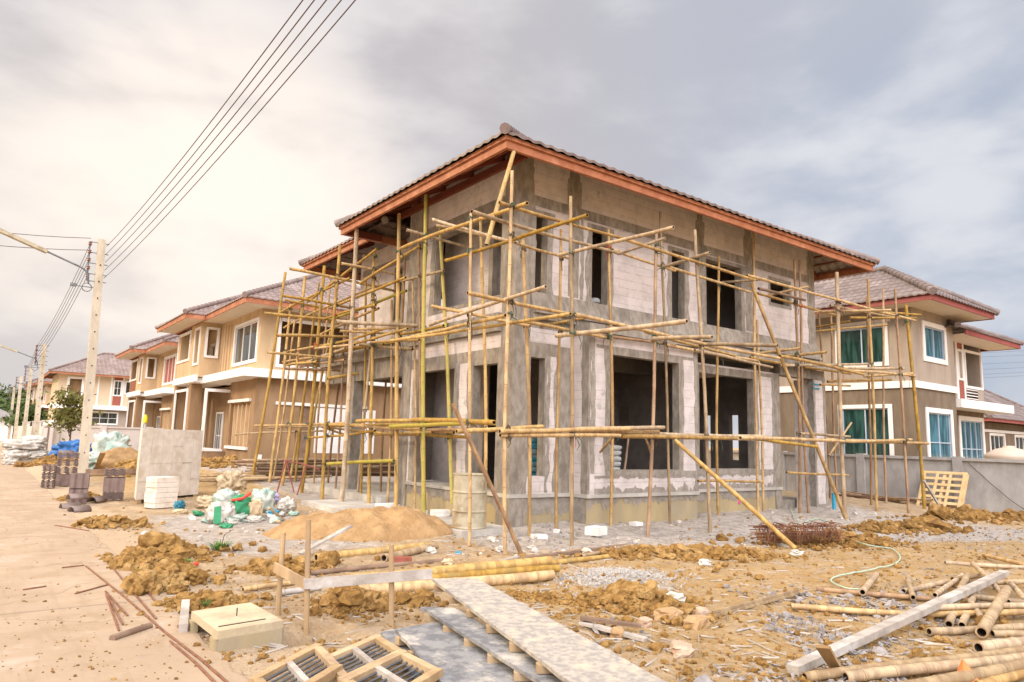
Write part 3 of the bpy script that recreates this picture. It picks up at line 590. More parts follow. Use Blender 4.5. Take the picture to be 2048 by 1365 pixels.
def hip_roof(mb_t, mb_c, x0, x1, y0, y1, z, slope, ns=6, per=.30, gable=(), capr=.12):
    W, D = x1-x0, y1-y0; dm = min(W, D)/2; ts = math.tan(slope)
    g = lambda s: 99 if s in gable else 1.0
    if D <= W:
        tiles(mb_t, (x0, y0, z), (1, 0, 0), (0, 1, 0), W, slope, dm, g('x0'), g('x1'), per, ns=ns); tiles(mb_t, (x1, y1, z), (-1, 0, 0), (0, -1, 0), W, slope, dm, g('x1'), g('x0'), per, ns=ns)
        if 'x0' not in gable: tiles(mb_t, (x0, y1, z), (0, -1, 0), (1, 0, 0), D, slope, dm, 1, 1, per, ns=ns)
        if 'x1' not in gable: tiles(mb_t, (x1, y0, z), (0, 1, 0), (-1, 0, 0), D, slope, dm, 1, 1, per, ns=ns)
        rz = z+dm*ts+.05; A = Vector((x0+(0 if 'x0' in gable else dm), y0+dm, rz)); B = Vector((x1-(0 if 'x1' in gable else dm), y0+dm, rz))
        ends = [((x0, y0), A, 'x0'), ((x0, y1), A, 'x0'), ((x1, y0), B, 'x1'), ((x1, y1), B, 'x1')]
    else:
        tiles(mb_t, (x0, y1, z), (0, -1, 0), (1, 0, 0), D, slope, dm, g('y1'), g('y0'), per, ns=ns); tiles(mb_t, (x1, y0, z), (0, 1, 0), (-1, 0, 0), D, slope, dm, g('y0'), g('y1'), per, ns=ns)
        if 'y0' not in gable: tiles(mb_t, (x0, y0, z), (1, 0, 0), (0, 1, 0), W, slope, dm, 1, 1, per, ns=ns)
        if 'y1' not in gable: tiles(mb_t, (x1, y1, z), (-1, 0, 0), (0, -1, 0), W, slope, dm, 1, 1, per, ns=ns)
        rz = z+dm*ts+.05; A = Vector((x0+dm, y0+(0 if 'y0' in gable else dm), rz)); B = Vector((x0+dm, y1-(0 if 'y1' in gable else dm), rz))
        ends = [((x0, y0), A, 'y0'), ((x1, y0), A, 'y0'), ((x0, y1), B, 'y1'), ((x1, y1), B, 'y1')]
    if (B-A).length > .3: caps(mb_c, A, B, capr)
    for (cx, cy), T, s in ends:
        if s not in gable: caps(mb_c, (cx, cy, z+.06), T, capr)
def eave_band(mb, x0, x1, y0, y1, z0, z1, t=.06, mi=0, sides='wsen'):   # fascia boxes, mitred by butting
    if 's' in sides: mb.box(x0, x1, y0, y0+t, z0, z1, mi)
    if 'n' in sides: mb.box(x0, x1, y1-t, y1, z0, z1, mi)
    if 'w' in sides: mb.box(x0, x0+t, y0+t, y1-t, z0, z1, mi)
    if 'e' in sides: mb.box(x1-t, x1, y0+t, y1-t, z0, z1, mi)

# ------------------------------------------------------------------ the unfinished house
X0, Y0, YB = 9.05, 12.04, 11.5
H = thing('unfinished_house', 'unfinished two-storey house of bare pale blocks and grey concrete wrapped in bamboo scaffolding', 'house', (15.0, 16.5, 0))
T = .2
# plinth, slabs
m = MB(); m.box(X0+.03, 10.78, Y0+.03, 17.0, -.2, .70); m.box(10.78, 14.55, YB+.03, 17.0, -.2, .70); m.box(14.55, 19.07, Y0+.03, 17.0, -.2, .70)
m.build('plinth', 'stain', H)
m = MB(); m.box(X0-.02, 10.76, Y0-.03, 16.55, .70, .78); m.box(10.74, 14.58, YB-.03, Y0-.03, .70, .78); m.box(10.76, 14.58, Y0-.03, 16.55, .70, .779); m.box(14.58, 19.1, Y0-.03, 16.55, .70, .78)
m.build('plinth_ledge', 'concrete_pale', H)
m = MB(); m.box(7.7, 9.0, 11.75, 14.3, -.1, .13); m.build('apron_slab', 'concrete_pale', H)
m = MB(); m.box(8.6, 19.0, 17.05, 22.6, -.1, .33); m.build('carport_slab', 'concrete_pale', H)
m = MB(); m.box(7.05, 8.55, 15.3, 18.6, -.15, .17); m.build('step_slab', 'concrete_pale', H)
m = MB(); m.box(19.1, 22.0, 12.8, 17.0, -.1, .30); m.build('porch_slab', 'concrete', H)
# ground floor walls
m = MB()
wall(m, 'y', Y0, Y0+T, 9.45, 10.78, .78, 4.4, [(9.47, 10.0, 1.15, 3.8)])
wall(m, 'x', 10.78, 10.98, YB+.005, Y0, .78, 4.4)
wall(m, 'y', YB, YB+T, 10.98, 14.55, .78, 4.4, [(11.33, 13.95, 1.20, 4.05)])
wall(m, 'x', 14.35, 14.55, YB+T, Y0, .78, 4.4)
wall(m, 'y', Y0, Y0+T, 14.55, 19.07, .78, 4.13, [(15.2, 17.87, 1.2, 3.98)])
wall(m, 'x', X0, X0+T, 12.44, 16.55, .78, 4.3, [(12.5, 13.67, .78, 3.95), (14.28, 16.25, .78, 3.95)])
m.build('ground_floor_wall', 'aac', H); m = MB()
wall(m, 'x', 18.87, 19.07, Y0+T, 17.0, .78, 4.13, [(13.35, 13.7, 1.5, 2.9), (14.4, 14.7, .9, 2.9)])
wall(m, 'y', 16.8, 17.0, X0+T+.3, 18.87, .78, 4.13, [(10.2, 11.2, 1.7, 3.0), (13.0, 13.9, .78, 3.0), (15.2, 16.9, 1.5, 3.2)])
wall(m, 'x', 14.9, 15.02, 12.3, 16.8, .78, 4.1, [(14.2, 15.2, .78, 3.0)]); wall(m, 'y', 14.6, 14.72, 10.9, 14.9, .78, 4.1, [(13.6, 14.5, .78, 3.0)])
m.build('inner_wall', 'block_shade', H)
m = MB(); wall(m, 'x', 9.95, 10.1, 14.4, 16.8, .78, 4.0, [(15.1, 15.75, .78, 3.0)]); m.build('inner_wall', mat('block_mid_shade', (.40, .35, .32), (.33, .29, .265), 4, .95, .4), H)  # block colour lowered to carry the half shade behind the left openings
m = MB(); m.box(10.12, 18.85, 12.3, 16.78, 4.34, 4.40); m.box(10.4, 18.85, 12.3, 16.78, .781, .80); m.box(10.4, 14.9, 13.2, 13.45, 3.8, 4.33); m.build('inner_slab', 'slab_shade', H)
# porch pier and carport posts
m = MB(); m.box(20.98, 21.62, Y0+.003, 12.72, -.1, 4.1); m.build('porch_pier', 'aac', H)
for a_ in (('y', Y0, -1, 21.52, 21.66, .0, 4.1, .03), ('y', Y0, -1, 20.96, 21.06, .0, 4.1, .03), ('x', 20.98, -1, Y0, Y0+.2, 0, 4.1, .05), ('y', Y0, -1, 21.0, 21.6, .0, .22, .02)): q = MB(); ragged(q, *a_); q.build('pier_mortar', 'cement', H)
for nm, a, b, c, d, z0, z1 in (('column', X0-.012, 9.47, Y0-.012, 12.5, -.1, 8.5), ('column', X0-.015, 9.4, 16.55, 17.02, -.1, 4.25), ('column', 8.92, 9.25, 19.85, 20.22, .1, 4.1), ('column', 9.9, 10.25, 22.1, 22.4, .1, 4.1), ('column', 18.79, 19.085, Y0-.012, 12.3, -.1, 4.13), ('column', 10.35, 10.72, Y0-.010, 12.2, .78, 4.05), ('column', 13.1, 13.4, 14.3, 14.6, .78, 4.1), ('column', X0-.01, 9.35, 16.0, 16.95, 4.7, 8.5), ('column', 10.58, 10.9, Y0-.010, 12.2, 5.26, 8.5), ('column', 15.29, 15.52, Y0-.008, 12.2, 5.26, 8.5), ('column', 17.48, 17.80, Y0-.008, 12.2, 5.26, 8.5), ('column', 20.88, 21.21, Y0-.010, 12.3, 4.7, 8.5), ('column', 14.5, 14.57, YB-.006, YB+.25, .78, 4.4), ('column', 10.765, 10.83, YB-.006, YB+.2, .78, 4.4)):
    q = MB(); q.box(a, b, c, d, z0, z1); q.build(nm, 'concrete', H)
# beams and slabs
def bx(name, mt, *a):
    q = MB(); q.box(*a); return q.build(name, mt, H)
bx('beam', 'concrete', 11.0, 14.5, YB-.004, YB+.26, 4.05-.0, 4.13)
bx('beam', 'concrete', 9.48, 10.34, Y0-.005, Y0+.24, 3.8, 4.08)
bx('beam', 'concrete', 14.56, 18.78, Y0-.006, Y0+.25, 3.98, 4.08)
bx('beam', 'concrete', X0-.006, X0+.22, 12.51, 16.54, 3.7, 3.95)
bx('porch_beam', 'concrete', 19.09, 21.6, Y0-.02, Y0+.3, 4.1, 4.4)
bx('carport_beam', 'concrete', 8.95, 9.25, 17.03, 19.84, 3.55, 4.1)
bx('carport_beam', 'concrete', 8.95, 9.25, 20.23, 22.2, 3.55, 4.1)
bx('carport_beam', 'concrete', 9.26, 19.0, 19.9, 20.15, 3.6, 4.1)
bx('bay_slab', 'concrete', 10.70, 14.62, YB-.10, Y0-.13, 4.4, 4.58)
bx('floor_slab', 'concrete', X0+.01, 21.2, Y0+.01, 17.0, 4.405, 4.66)
bx('floor_slab', 'concrete', 8.80, 20.0, 17.03, 22.35, 4.1, 4.55)
bx('slab_edge', 'concrete', X0-.12, X0+.009, 12.5, 17.0, 4.31, 4.72)
m = MB()  # stepped concrete band under the upper windows
m.add([(9.48, Y0-.12, 4.60), (21.22, Y0-.12, 4.60), (21.22, Y0-.12, 4.80), (9.48, Y0-.12, 4.80), (9.48, Y0-.008, 5.22), (21.22, Y0-.008, 5.22), (9.48, Y0+.19, 5.22), (21.22, Y0+.19, 5.22), (9.48, Y0+.19, 4.60), (21.22, Y0+.19, 4.60)],
      [(0, 1, 2, 3), (3, 2, 5, 4), (4, 5, 7, 6), (6, 7, 9, 8), (8, 9, 1, 0), (1, 9, 7, 5, 2), (0, 3, 4, 6, 8)])
m.build('window_band', 'concrete', H)
bx('porch_soffit', 'concrete', 14.64, 21.6, Y0-.35, Y0-.125, 4.41, 4.62)
bx('ledge_strip', 'concrete', 9.48, 21.22, Y0-.19, Y0-.121, 4.72, 4.79)
# upper walls
U = [(9.50, 10.02, 5.22, 7.12), (11.23, 11.95, 5.22, 7.15), (14.12, 14.83, 5.22, 7.15), (15.56, 17.36, 5.22, 7.17), (18.64, 19.86, 6.18, 7.08)]
m = MB(); wall(m, 'y', Y0, Y0+T, 9.47, 21.2, 5.22, 7.2, U)
wall(m, 'y', Y0, Y0+T, 9.47, 21.2, 7.45, 8.5)
wall(m, 'x', X0, X0+T, 12.5, 16.0, 4.72, 7.2, [(12.5, 15.62, 5.05, 7.19)]); wall(m, 'x', X0, X0+T, 12.5, 17.0, 7.45, 8.5)
wall(m, 'x', 21.0, 21.2, Y0+T, 22.0, 4.66, 8.1); wall(m, 'y', 21.8, 22.0, 9.9, 21.0, 4.55, 8.1, [(12, 13.2, 5.4, 7)])
wall(m, 'x', 9.9, 10.1, 16.97, 21.8, 4.55, 8.0, [(17.35, 17.95, 5.4, 7.15), (18.9, 19.5, 5.4, 7.15)])
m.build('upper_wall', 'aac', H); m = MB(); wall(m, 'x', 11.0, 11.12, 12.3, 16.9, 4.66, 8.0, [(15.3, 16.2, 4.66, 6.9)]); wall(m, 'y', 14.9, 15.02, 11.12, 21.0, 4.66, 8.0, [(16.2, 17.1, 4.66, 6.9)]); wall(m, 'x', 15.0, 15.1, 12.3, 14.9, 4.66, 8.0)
m.build('partition', mat('block_half_shade', (.30, .26, .235), (.26, .225, .20), 3, .95, .4), H)  # shade of the upper rooms is mixed into this block colour
q = MB(); wall(q, 'x', 9.85, 9.98, 13.9, 16.4, 4.67, 8.0); q.build('recess_wall', 'aac', H); bx('recess_post', 'concrete', 9.6, 9.75, 13.72, 13.88, 4.67, 8.0)
bx('ring_beam', 'concrete', 9.48, 20.87, Y0-.006, Y0+.24, 7.2, 7.45)
bx('ring_beam', 'concrete', X0-.006, X0+.24, 12.51, 15.99, 7.2, 7.45)
bx('ring_beam', 'concrete', 9.89, 10.12, 17.03, 21.8, 7.25, 7.45)
# concrete surrounds of the openings
for ax, c0, c1, a, b, z0, z1, t_, sl_ in [('y', Y0-.007, Y0+.21, *U[0], .09, False), ('y', Y0-.007, Y0+.21, *U[1], .1, False), ('y', Y0-.007, Y0+.21, *U[2], .1, False), ('y', Y0-.007, Y0+.21, *U[3], .1, False), ('y', Y0-.007, Y0+.21, *U[4], .1, True),
      ('y', Y0-.007, Y0+.21, 9.47, 10.0, 1.15, 3.8, .06, False), ('y', YB-.007, YB+.21, 11.33, 13.95, 1.20, 4.05, .11, True), ('y', Y0-.007, Y0+.21, 15.2, 17.87, 1.2, 3.98, .11, True),
      ('x', X0-.007, X0+.21, 12.5, 13.67, .78, 3.7, .1, False), ('x', X0-.007, X0+.21, 14.28, 16.25, .78, 3.7, .1, False), ('x', X0-.007, X0+.21, 12.5, 15.62, 5.05, 7.19, .1, True), ('x', 9.893, 10.11, 17.35, 17.95, 5.4, 7.15, .08, True), ('x', 9.893, 10.11, 18.9, 19.5, 5.4, 7.15, .08, True)]:
    q = MB(); frame(q, ax, c0, c1, a, b, z0, z1, t_, sl_); q.build('window_surround', 'concrete', H)
# ragged mortar along columns and openings
def RP(*a, **k): q = MB(); ragged(q, *a, **k); q.build('mortar_smear', 'cement', H)
for a in U[:4]:
    RP('y', Y0, -1, a[0]-.07, a[0]+.01, a[2], a[3]); RP('y', Y0, -1, a[1]-.01, a[1]+.09, a[2], a[3])
for u in (9.46, 10.95, 15.5, 17.82, 20.8): RP('y', Y0, -1, u, u+.1, 5.24, 7.19)
for u in (9.46, 10.56, 10.92, 15.26, 15.53, 17.46, 17.82, 20.84): RP('y', Y0, -1, u-.02, u+.05, 7.45, 8.1, .03)
for u0_, u1_, z0, z1 in ((10.84, 10.97, 1.25, 4.4), (11.27, 11.35, 1.25, 4.05), (13.94, 14.0, 1.25, 4.05), (14.44, 14.51, .78, 4.4)): RP('y', YB, -1, u0_, u1_, z0, z1, .045, th=.008)
for u0_, u1_, z0, z1 in ((17.85, 17.98, 1.2, 4.1), (18.68, 18.8, .8, 4.1), (15.02, 15.22, 1.2, 4.1), (14.56, 14.7, .8, 4.1), (10.0, 10.1, .8, 3.8), (10.25, 10.36, .8, 4.0), (9.46, 9.5, .8, 4.4)): RP('y', Y0, -1, u0_, u1_, z0, z1, .05)
for u0_, u1_, z0, z1 in ((13.64, 13.78, .8, 3.9), (14.16, 14.3, .8, 3.9), (16.22, 16.42, .8, 3.9), (15.6, 15.75, 5.05, 7.19), (11.62, 11.72, .8, 4.4)): RP('x', X0 if u0_ > 12 else 10.78, -1, u0_, u1_, z0, z1, .06)
for ax_, c_, u0_, u1_ in (('y', YB, 10.98, 14.5), ('y', Y0, 14.6, 18.7)):
    m = MB(); run_band(m, ax_, c_, -1, u0_, u1_, .785, .90, .22); m.build('mortar_run', 'cement', H); m = MB(); run_band(m, ax_, c_, -1, u0_, u1_, 1.185, 1.12, .10, th=.0095); m.build('mortar_run', 'cement', H)
bx('sill_course', 'cement', 11.34, 14.48, YB-.012, YB-.0075, 1.18, 1.29); bx('sill_course', 'cement', 14.6, 18.7, Y0-.012, Y0-.0075, 1.18, 1.29)
# drips on the plinth
for ax_, c_, u0_, u1_, zv_ in (('y', YB+.03, 10.8, 14.54, .56), ('y', Y0+.03, 14.6, 19.05, .5), ('y', Y0+.03, 9.1, 10.75, .35), ('x', 10.78, YB+.05, Y0, .2), ('x', X0+.03, 12.1, 16.5, .5)):
    m = MB(); run_band(m, ax_, c_, -1, u0_, u1_, .70, zv_, .26, .03, .012); m.build('cement_run', 'cement', H)
m = MB(); m.blob((17.05, Y0+.02, .42), (.06, .012, .08), 0, 1, .3); m.build('paint_mark', mat('pink_paint', (.75, .12, .35), None, 5, .7, .1), H)
# roof: two hipped parts over an orange steel eave
EZ = 7.65
m = MB(); mc = MB(); hip_roof(m, mc, 7.62, 22.62, 10.62, 18.85, EZ+.26, R(27), 6, capr=.10)
roof = m.build('roof', 'tile', H); mc.build('ridge_cap', 'tile', roof)
m = MB(); mc = MB(); hip_roof(m, mc, 8.5, 21.6, 17.5, 24.1, EZ+.24, R(27), 6, capr=.10)
roof2 = m.build('roof', 'tile', H); mc.build('ridge_cap', 'tile', roof2)
m = MB(); tiles(m, (7.7, 10.7, EZ+.22), (1, 0, 0), (0, 1, 0), 14.84, R(27), 1.5, 1, 1, flat=True); tiles(m, (7.7, 18.8, EZ+.22), (0, -1, 0), (1, 0, 0), 8.1, R(27), 1.6, 1, 1, flat=True); tiles(m, (22.54, 10.7, EZ+.22), (0, 1, 0), (-1, 0, 0), 8.1, R(27), 1.6, 1, 1, amp=.05)
tiles(m, (8.56, 24.0, EZ+.20), (0, -1, 0), (1, 0, 0), 5.2, R(27), 1.6, 1, 99, flat=True)
m.build('roof_underside', 'tile_under', H)
m = MB(); eave_band(m, 7.75, 22.5, 10.74, 18.8, EZ, EZ+.16, .08); eave_band(m, 7.70, 22.55, 10.69, 18.85, EZ+.16, EZ+.24, .07); m.build('fascia', 'primer', H)
m = MB(); m.box(8.6, 8.68, 18.87, 24.0, EZ, EZ+.16); m.box(8.54, 8.61, 18.87, 24.06, EZ+.16, EZ+.23); m.box(8.68, 21.5, 23.92, 24.0, EZ, EZ+.2); m.build('fascia', 'primer', H)
m = MB()
def raft(a, b): q = MB(); q.bar(a, b, .06, .13); q.build('rafter', 'primer_dark', H)
ts = math.tan(R(27))
for xx in np.arange(9.6, 20.4, 1.4): raft((xx, 10.83, EZ+.12), (xx, 12.6, EZ+.12+1.77*ts))
for yy in np.arange(12.6, 18.6, 1.3): raft((7.84, yy, EZ+.12), (9.6, yy, EZ+.12+1.76*ts)); raft((22.41, yy, EZ+.12), (20.6, yy, EZ+.12+1.8*ts))
for yy in np.arange(19.6, 24, 1.3): raft((8.7, yy, EZ+.12), (10.4, yy, EZ+.12+1.7*ts))
for (a, b, dx, dy) in ((7.84, 10.83, 1, 1), (22.41, 10.83, -1, 1), (7.84, 18.7, 1, -1)): raft((a, b, EZ+.14), (a+dx*1.9, b+dy*1.9, EZ+.14+1.9*ts))
def purl(*a): q = MB(); q.box(*a); q.build('purlin', 'primer_dark', H)
purl(X0-.10, X0-.02, 11.7, 17.8, EZ+.42, EZ+.60); purl(7.84, 9.0, 18.64, 18.72, EZ, EZ+.2)
for d in (.45, .8, 1.15): purl(22.42-d, 22.47-d, 10.9+d, 18.6-d, EZ+.16+d*ts, EZ+.21+d*ts); purl(7.83+d, 7.88+d, 10.9+d, 18.6, EZ+.16+d*ts, EZ+.21+d*ts)
# small fittings
for px, py in ((857, 834), (858, 890), (853, 830)):
    p = PX(px, py, 9.94); q = MB(); q.box(p.x-.03, p.x, p.y-.06, p.y+.06, p.z-.08, p.z+.08); q.build('socket_box', 'white', H)
m = MB(); p = PY(1650, 776, Y0); m.box(20.95, 21.3, Y0-.03, Y0+.0, p.z+.05, p.z+.09); m.box(20.95, 21.3, Y0-.03, Y0, p.z-.08, p.z-.04); m.build('pier_strap', 'cyan', H)

# ------------------------------------------------------------------ bamboo
def culm(mb, a, b, r, seed=0, bend=.012, hollow=0.0, n=8, mi_in=1, taper=.12):
    a = Vector(a); b = Vector(b); Ln = (b-a).length; rs = random.Random(seed*7919+13)
    d = (b-a).normalized(); sd = d.cross(Vector((.3, .5, .81))).normalized(); u2 = sd.cross(d); ph = rs.uniform(0, 6.28); bw = bend*Ln
    pts, rad = [], []; t = rs.uniform(.05, .3); nodes = []
    while t < Ln-.05: nodes.append(t); t += rs.uniform(.30, .48)
    prof = [(0, 1.0)]
    for q in nodes: prof += [(q-.035, 1.0), (q-.008, 1+min(.10, .0035/r)), (q+.012, 1+min(.08, .003/r)), (q+.035, 1.0)]
    prof.append((Ln, 1.0)); prof = [p for i, p in enumerate(prof) if i == 0 or p[0] > prof[i-1][0]+.004]
    for q, k in prof:
        f = q/Ln; off = bw*math.sin(f*math.pi)*math.cos(ph)+.3*bw*math.sin(f*2*math.pi+ph); of2 = bw*.5*math.sin(f*math.pi)*math.sin(ph)+.004*math.sin(q*3+ph)
        pts.append(a+d*q+sd*off+u2*of2); rad.append(r*k*(1+taper*(.5-f)))
    mb.tube(pts, rad, n, 0, True, True, hollow, mi_in)
    for q in nodes:
        f = q/Ln; off = bw*math.sin(f*math.pi)*math.cos(ph)+.3*bw*math.sin(f*2*math.pi+ph); of2 = bw*.5*math.sin(f*math.pi)*math.sin(ph)+.004*math.sin(q*3+ph); c = a+d*q+sd*off+u2*of2; rr = r*(1+min(.10, .0035/r))*(1+taper*(.5-f))*1.02
        mb.tube([c-d*.011, c-d*.003], [rr*.97, rr], n, 2, False)
    return pts
POLES = []
def spec(p, s):
    return PX(p[0], p[1], s[1]) if s[0] == 'x' else PY(p[0], p[1], s[1]) if s[0] == 'y' else G(p[0], p[1], s[1])
def bpole(par, nm, pa, sa, pb, sb, r, mt, ext=0.0, bend=.008, label=None):
    A = spec(pa, sa); B = spec(pb, sb)
    if ext: A = A+(A-B).normalized()*ext
    r *= .86; q = MB(); pts = culm(q, A, B, r, len(POLES), bend, .06, 8)
    o = q.build(nm, [mt, 'inside', 'bam_node'], par)
    if label: o['label'] = label
    POLES.append((A, B, r, par, nm, o)); return o
SL = thing('bamboo_scaffold', 'yellow bamboo scaffold lashed together along the carport side of the unfinished house', 'scaffold', (8.2, 17, 0))
SR = thing('bamboo_scaffold', 'tan bamboo scaffold lashed together in front of the long blockwork side with the bay', 'scaffold', (14, 10.4, 0))
SE = thing('bamboo_scaffold', 'slender bamboo scaffold at the far right end of the unfinished house beside the porch pier', 'scaffold', (23.5, 11, 0))
Yk, Tk, Bk, Gk, Wk = 'bam_y', 'bam_t', 'bam_b', 'bam_g', 'bam_w'
def std(par, base, top, pl, r, mt): return bpole(par, 'standard', base, pl, top, pl, r, mt, .25)
for a in [((503, 973), (572, 545), ('y', 25.4), .06, Yk), ((538, 979), (583, 609), ('y', 24.2), .055, Yk), ((563, 982), (611, 553), ('y', 23.4), .06, Yk), ((577, 973), (638, 566), ('y', 24.6), .05, Yk), ((601, 993), (649, 532), ('x', 8.15), .065, Yk), ((607, 973), (674, 596), ('y', 24.6), .05, Yk),
          ((643, 1005), (679, 491), ('x', 8.1), .06, Yk), ((680, 1021), (713, 458), ('x', 7.9), .075, Wk), ((713, 1002), (742, 690), ('x', 8.75), .045, Wk), ((739, 1018), (749, 502), ('x', 8.4), .055, Yk), ((790, 1033), (797, 428), ('x', 8.25), .06, Yk), ((851, 1014), (837, 461), ('x', 8.72), .045, Bk), ((845, 1046), (850, 390), ('x', 8.2), .055, Gk),
          ((905, 985), (881, 452), ('x', 8.85), .05, Gk), ((936.7, 1094.6), (940, 428), ('x', 7.4), .036, Tk), ((970, 1050), (962, 434), ('x', 8.55), .042, Yk), ((802, 660), (810, 514), ('x', 8.75), .04, Bk), ((655, 975), (702, 600), ('x', 9.6), .045, Bk), ((760, 1000), (775, 700), ('x', 9.5), .04, Bk)]:
    std(SL, *a)
for a in [((1012, 1108), (1025, 342), ('y', 9.9), .038, Tk), ((1059, 1078), (1047, 468), ('y', 11.2), .042, Tk), ((1114, 1056), (1123.6, 459), ('y', 11.45), .036, Tk), ((1145.6, 1094.6), (1143, 393), ('y', 9.95), .040, Wk), ((1222, 1056), (1218, 459), ('y', 11.25), .042, Tk), ((1296, 1075), (1314, 467), ('y', 10.2), .042, Bk),
          ((1342, 1055), (1322, 424), ('y', 11.2), .036, Wk), ((1421.5, 1067), (1391, 460), ('y', 10.15), .045, Wk), ((1438, 1043), (1438, 513), ('y', 11.5), .040, Tk), ((1515, 1034), (1505, 465), ('y', 11.6), .045, Tk), ((1527, 1030), (1515, 640), ('y', 11.7), .04, Tk), ((1600, 1034), (1590, 520), ('y', 11.2), .045, Bk), ((1617, 1034), (1598, 521), ('y', 11.3), .042, Bk), ((1692, 1030), (1674, 545), ('y', 10.3), .065, Wk)]:
    std(SR, *a)
for a in [((1755, 1028), (1737, 558), ('y', 10.8), .05, Tk), ((1773, 1015), (1766, 577), ('y', 11.9), .045, Bk), ((1741, 1019), (1733, 592), ('y', 11.7), .045, Bk), ((1819, 1030), (1791, 579), ('y', 10.3), .048, Bk), ((1848, 1023), (1811, 611), ('y', 10.6), .065, Yk), ((1660, 1000), (1638, 623), ('y', 13.5), .04, Bk), ((1674, 1012), (1661, 630), ('y', 13.0), .045, Bk)]:
    std(SE, *a)
def led(par, pa, sa, pb, sb, r=.038, mt=Tk, nm='ledger'): return bpole(par, nm, pa, sa, pb, sb, r, mt)
y1, y2, x1, x2 = ('y', 9.98), ('y', 11.35), ('x', 8.05), ('x', 8.7)
ya, yb2 = ('y', 9.9), ('y', 10.12)
for a in [((999, 405), ya, (1263, 482), yb2, .04, Tk), ((1235, 473), yb2, (1510, 560), yb2, .042, Tk), ((1494, 552), yb2, (1692, 606), ('y', 10.2), .042, Tk), ((943, 424), ('y', 10.0), (1240, 508), y2, .045, Wk), ((1030, 486), ('y', 10.9), (1136, 517), y2, .036, Tk), ((1225, 500), y2, (1350, 543), y2, .04, Tk), ((1330, 533), y2, (1500, 585), ('y', 11.4), .042, Tk), ((1515, 588), ('y', 11.3), (1680, 634), ('y', 11.3), .045, Tk),
          ((935, 587), y1, (1160, 634), y1, .042, Tk), ((1150, 630), y1, (1420, 692), yb2, .045, Tk), ((1390, 684), yb2, (1560, 717), yb2, .045, Tk), ((864, 612), ('x', 7.6), (1060, 652), ('y', 10.9), .042, Tk), ((1040, 643), ('y', 11.1), (1225, 679), y2, .042, Tk), ((1150, 664), y2, (1350, 691), y2, .042, Bk), ((1330, 689), y2, (1515, 722), ('y', 11.4), .05, Tk), ((1290, 664), ('y', 10.7), (1470, 712), ('y', 10.7), .04, Tk), ((1500, 716), ('y', 11.4), (1700, 748), ('y', 11.3), .045, Tk), ((1390, 700), ('y', 10.6), (1545, 735), ('y', 10.6), .04, Wk),
          ((913, 864), y1, (1085, 854), y1, .045, Yk), ((999, 864), ('y', 9.85), (1262, 858), ('y', 9.9), .048, Tk), ((1150, 860), y1, (1328, 856), y1, .05, Wk), ((1000, 872), ('y', 9.9), (1240, 872), ya, .045, Tk), ((1243, 872), ('y', 10.0), (1474, 877), ('y', 10.05), .05, Tk), ((1150, 867), ('y', 10.08), (1318, 863), ('y', 10.08), .045, Tk), ((1300, 868), yb2, (1530, 874), ('y', 10.2), .05, Wk), ((1480, 877), yb2, (1700, 884), ('y', 10.25), .05, Tk), ((1396, 962), ('y', 11.0), (1526, 964), ('y', 11.0), .036, Tk), ((1573, 945), ('y', 11.1), (1697, 951), ('y', 10.5), .04, Tk), ((1516, 877), ('y', 10.2), (1634, 894), ('y', 9.9), .05, Yk),
          ((1060, 862), y2, (1300, 868), y2, .04, Wk), ((1290, 872), y2, (1560, 880), y2, .04, Wk), ((1517, 578), ('y', 11.0), (1610, 601), ('y', 11.0), .045, 'wood_dark')]:
    led(SR, *a)
for a in [((546, 960), (590, 640), ('y', 24.8), .04, Tk), ((625, 985), (660, 560), ('x', 8.9), .04, Tk), ((590, 985), (632, 600), ('x', 8.9), .045, Yk), ((668, 1000), (690, 640), ('x', 8.7), .04, Bk), ((830, 1000), (826, 560), ('x', 8.8), .035, Tk), ((775, 1010), (784, 600), ('x', 8.75), .038, Tk), ((722, 1008), (733, 560), ('x', 8.7), .04, Yk)]:
    std(SL, *a)
rs = random.Random(31)
for k in range(20):
    zz = rs.choice((2.0, 4.25, 4.5, 4.75, 5.4, 6.1, 6.7)); y0_ = rs.uniform(13.2, 21); ln_ = rs.uniform(2.2, 5.0); xx = rs.choice((8.12, 8.25, 8.6, 8.78)); A = Vector((xx, y0_, zz+rs.uniform(-.15, .15))); B = Vector((xx+rs.uniform(-.12, .12), min(25.5, y0_+ln_), zz+rs.uniform(-.25, .3))); q = MB(); r_ = rs.uniform(.03, .042); culm(q, A, B, r_, 900+k, .01, .06); mt = rs.choice((Yk, Yk, Tk, Wk)); o = q.build('ledger', [mt, 'inside', 'bam_node'], SL); POLES.append((A, B, r_, SL, 'ledger', o))
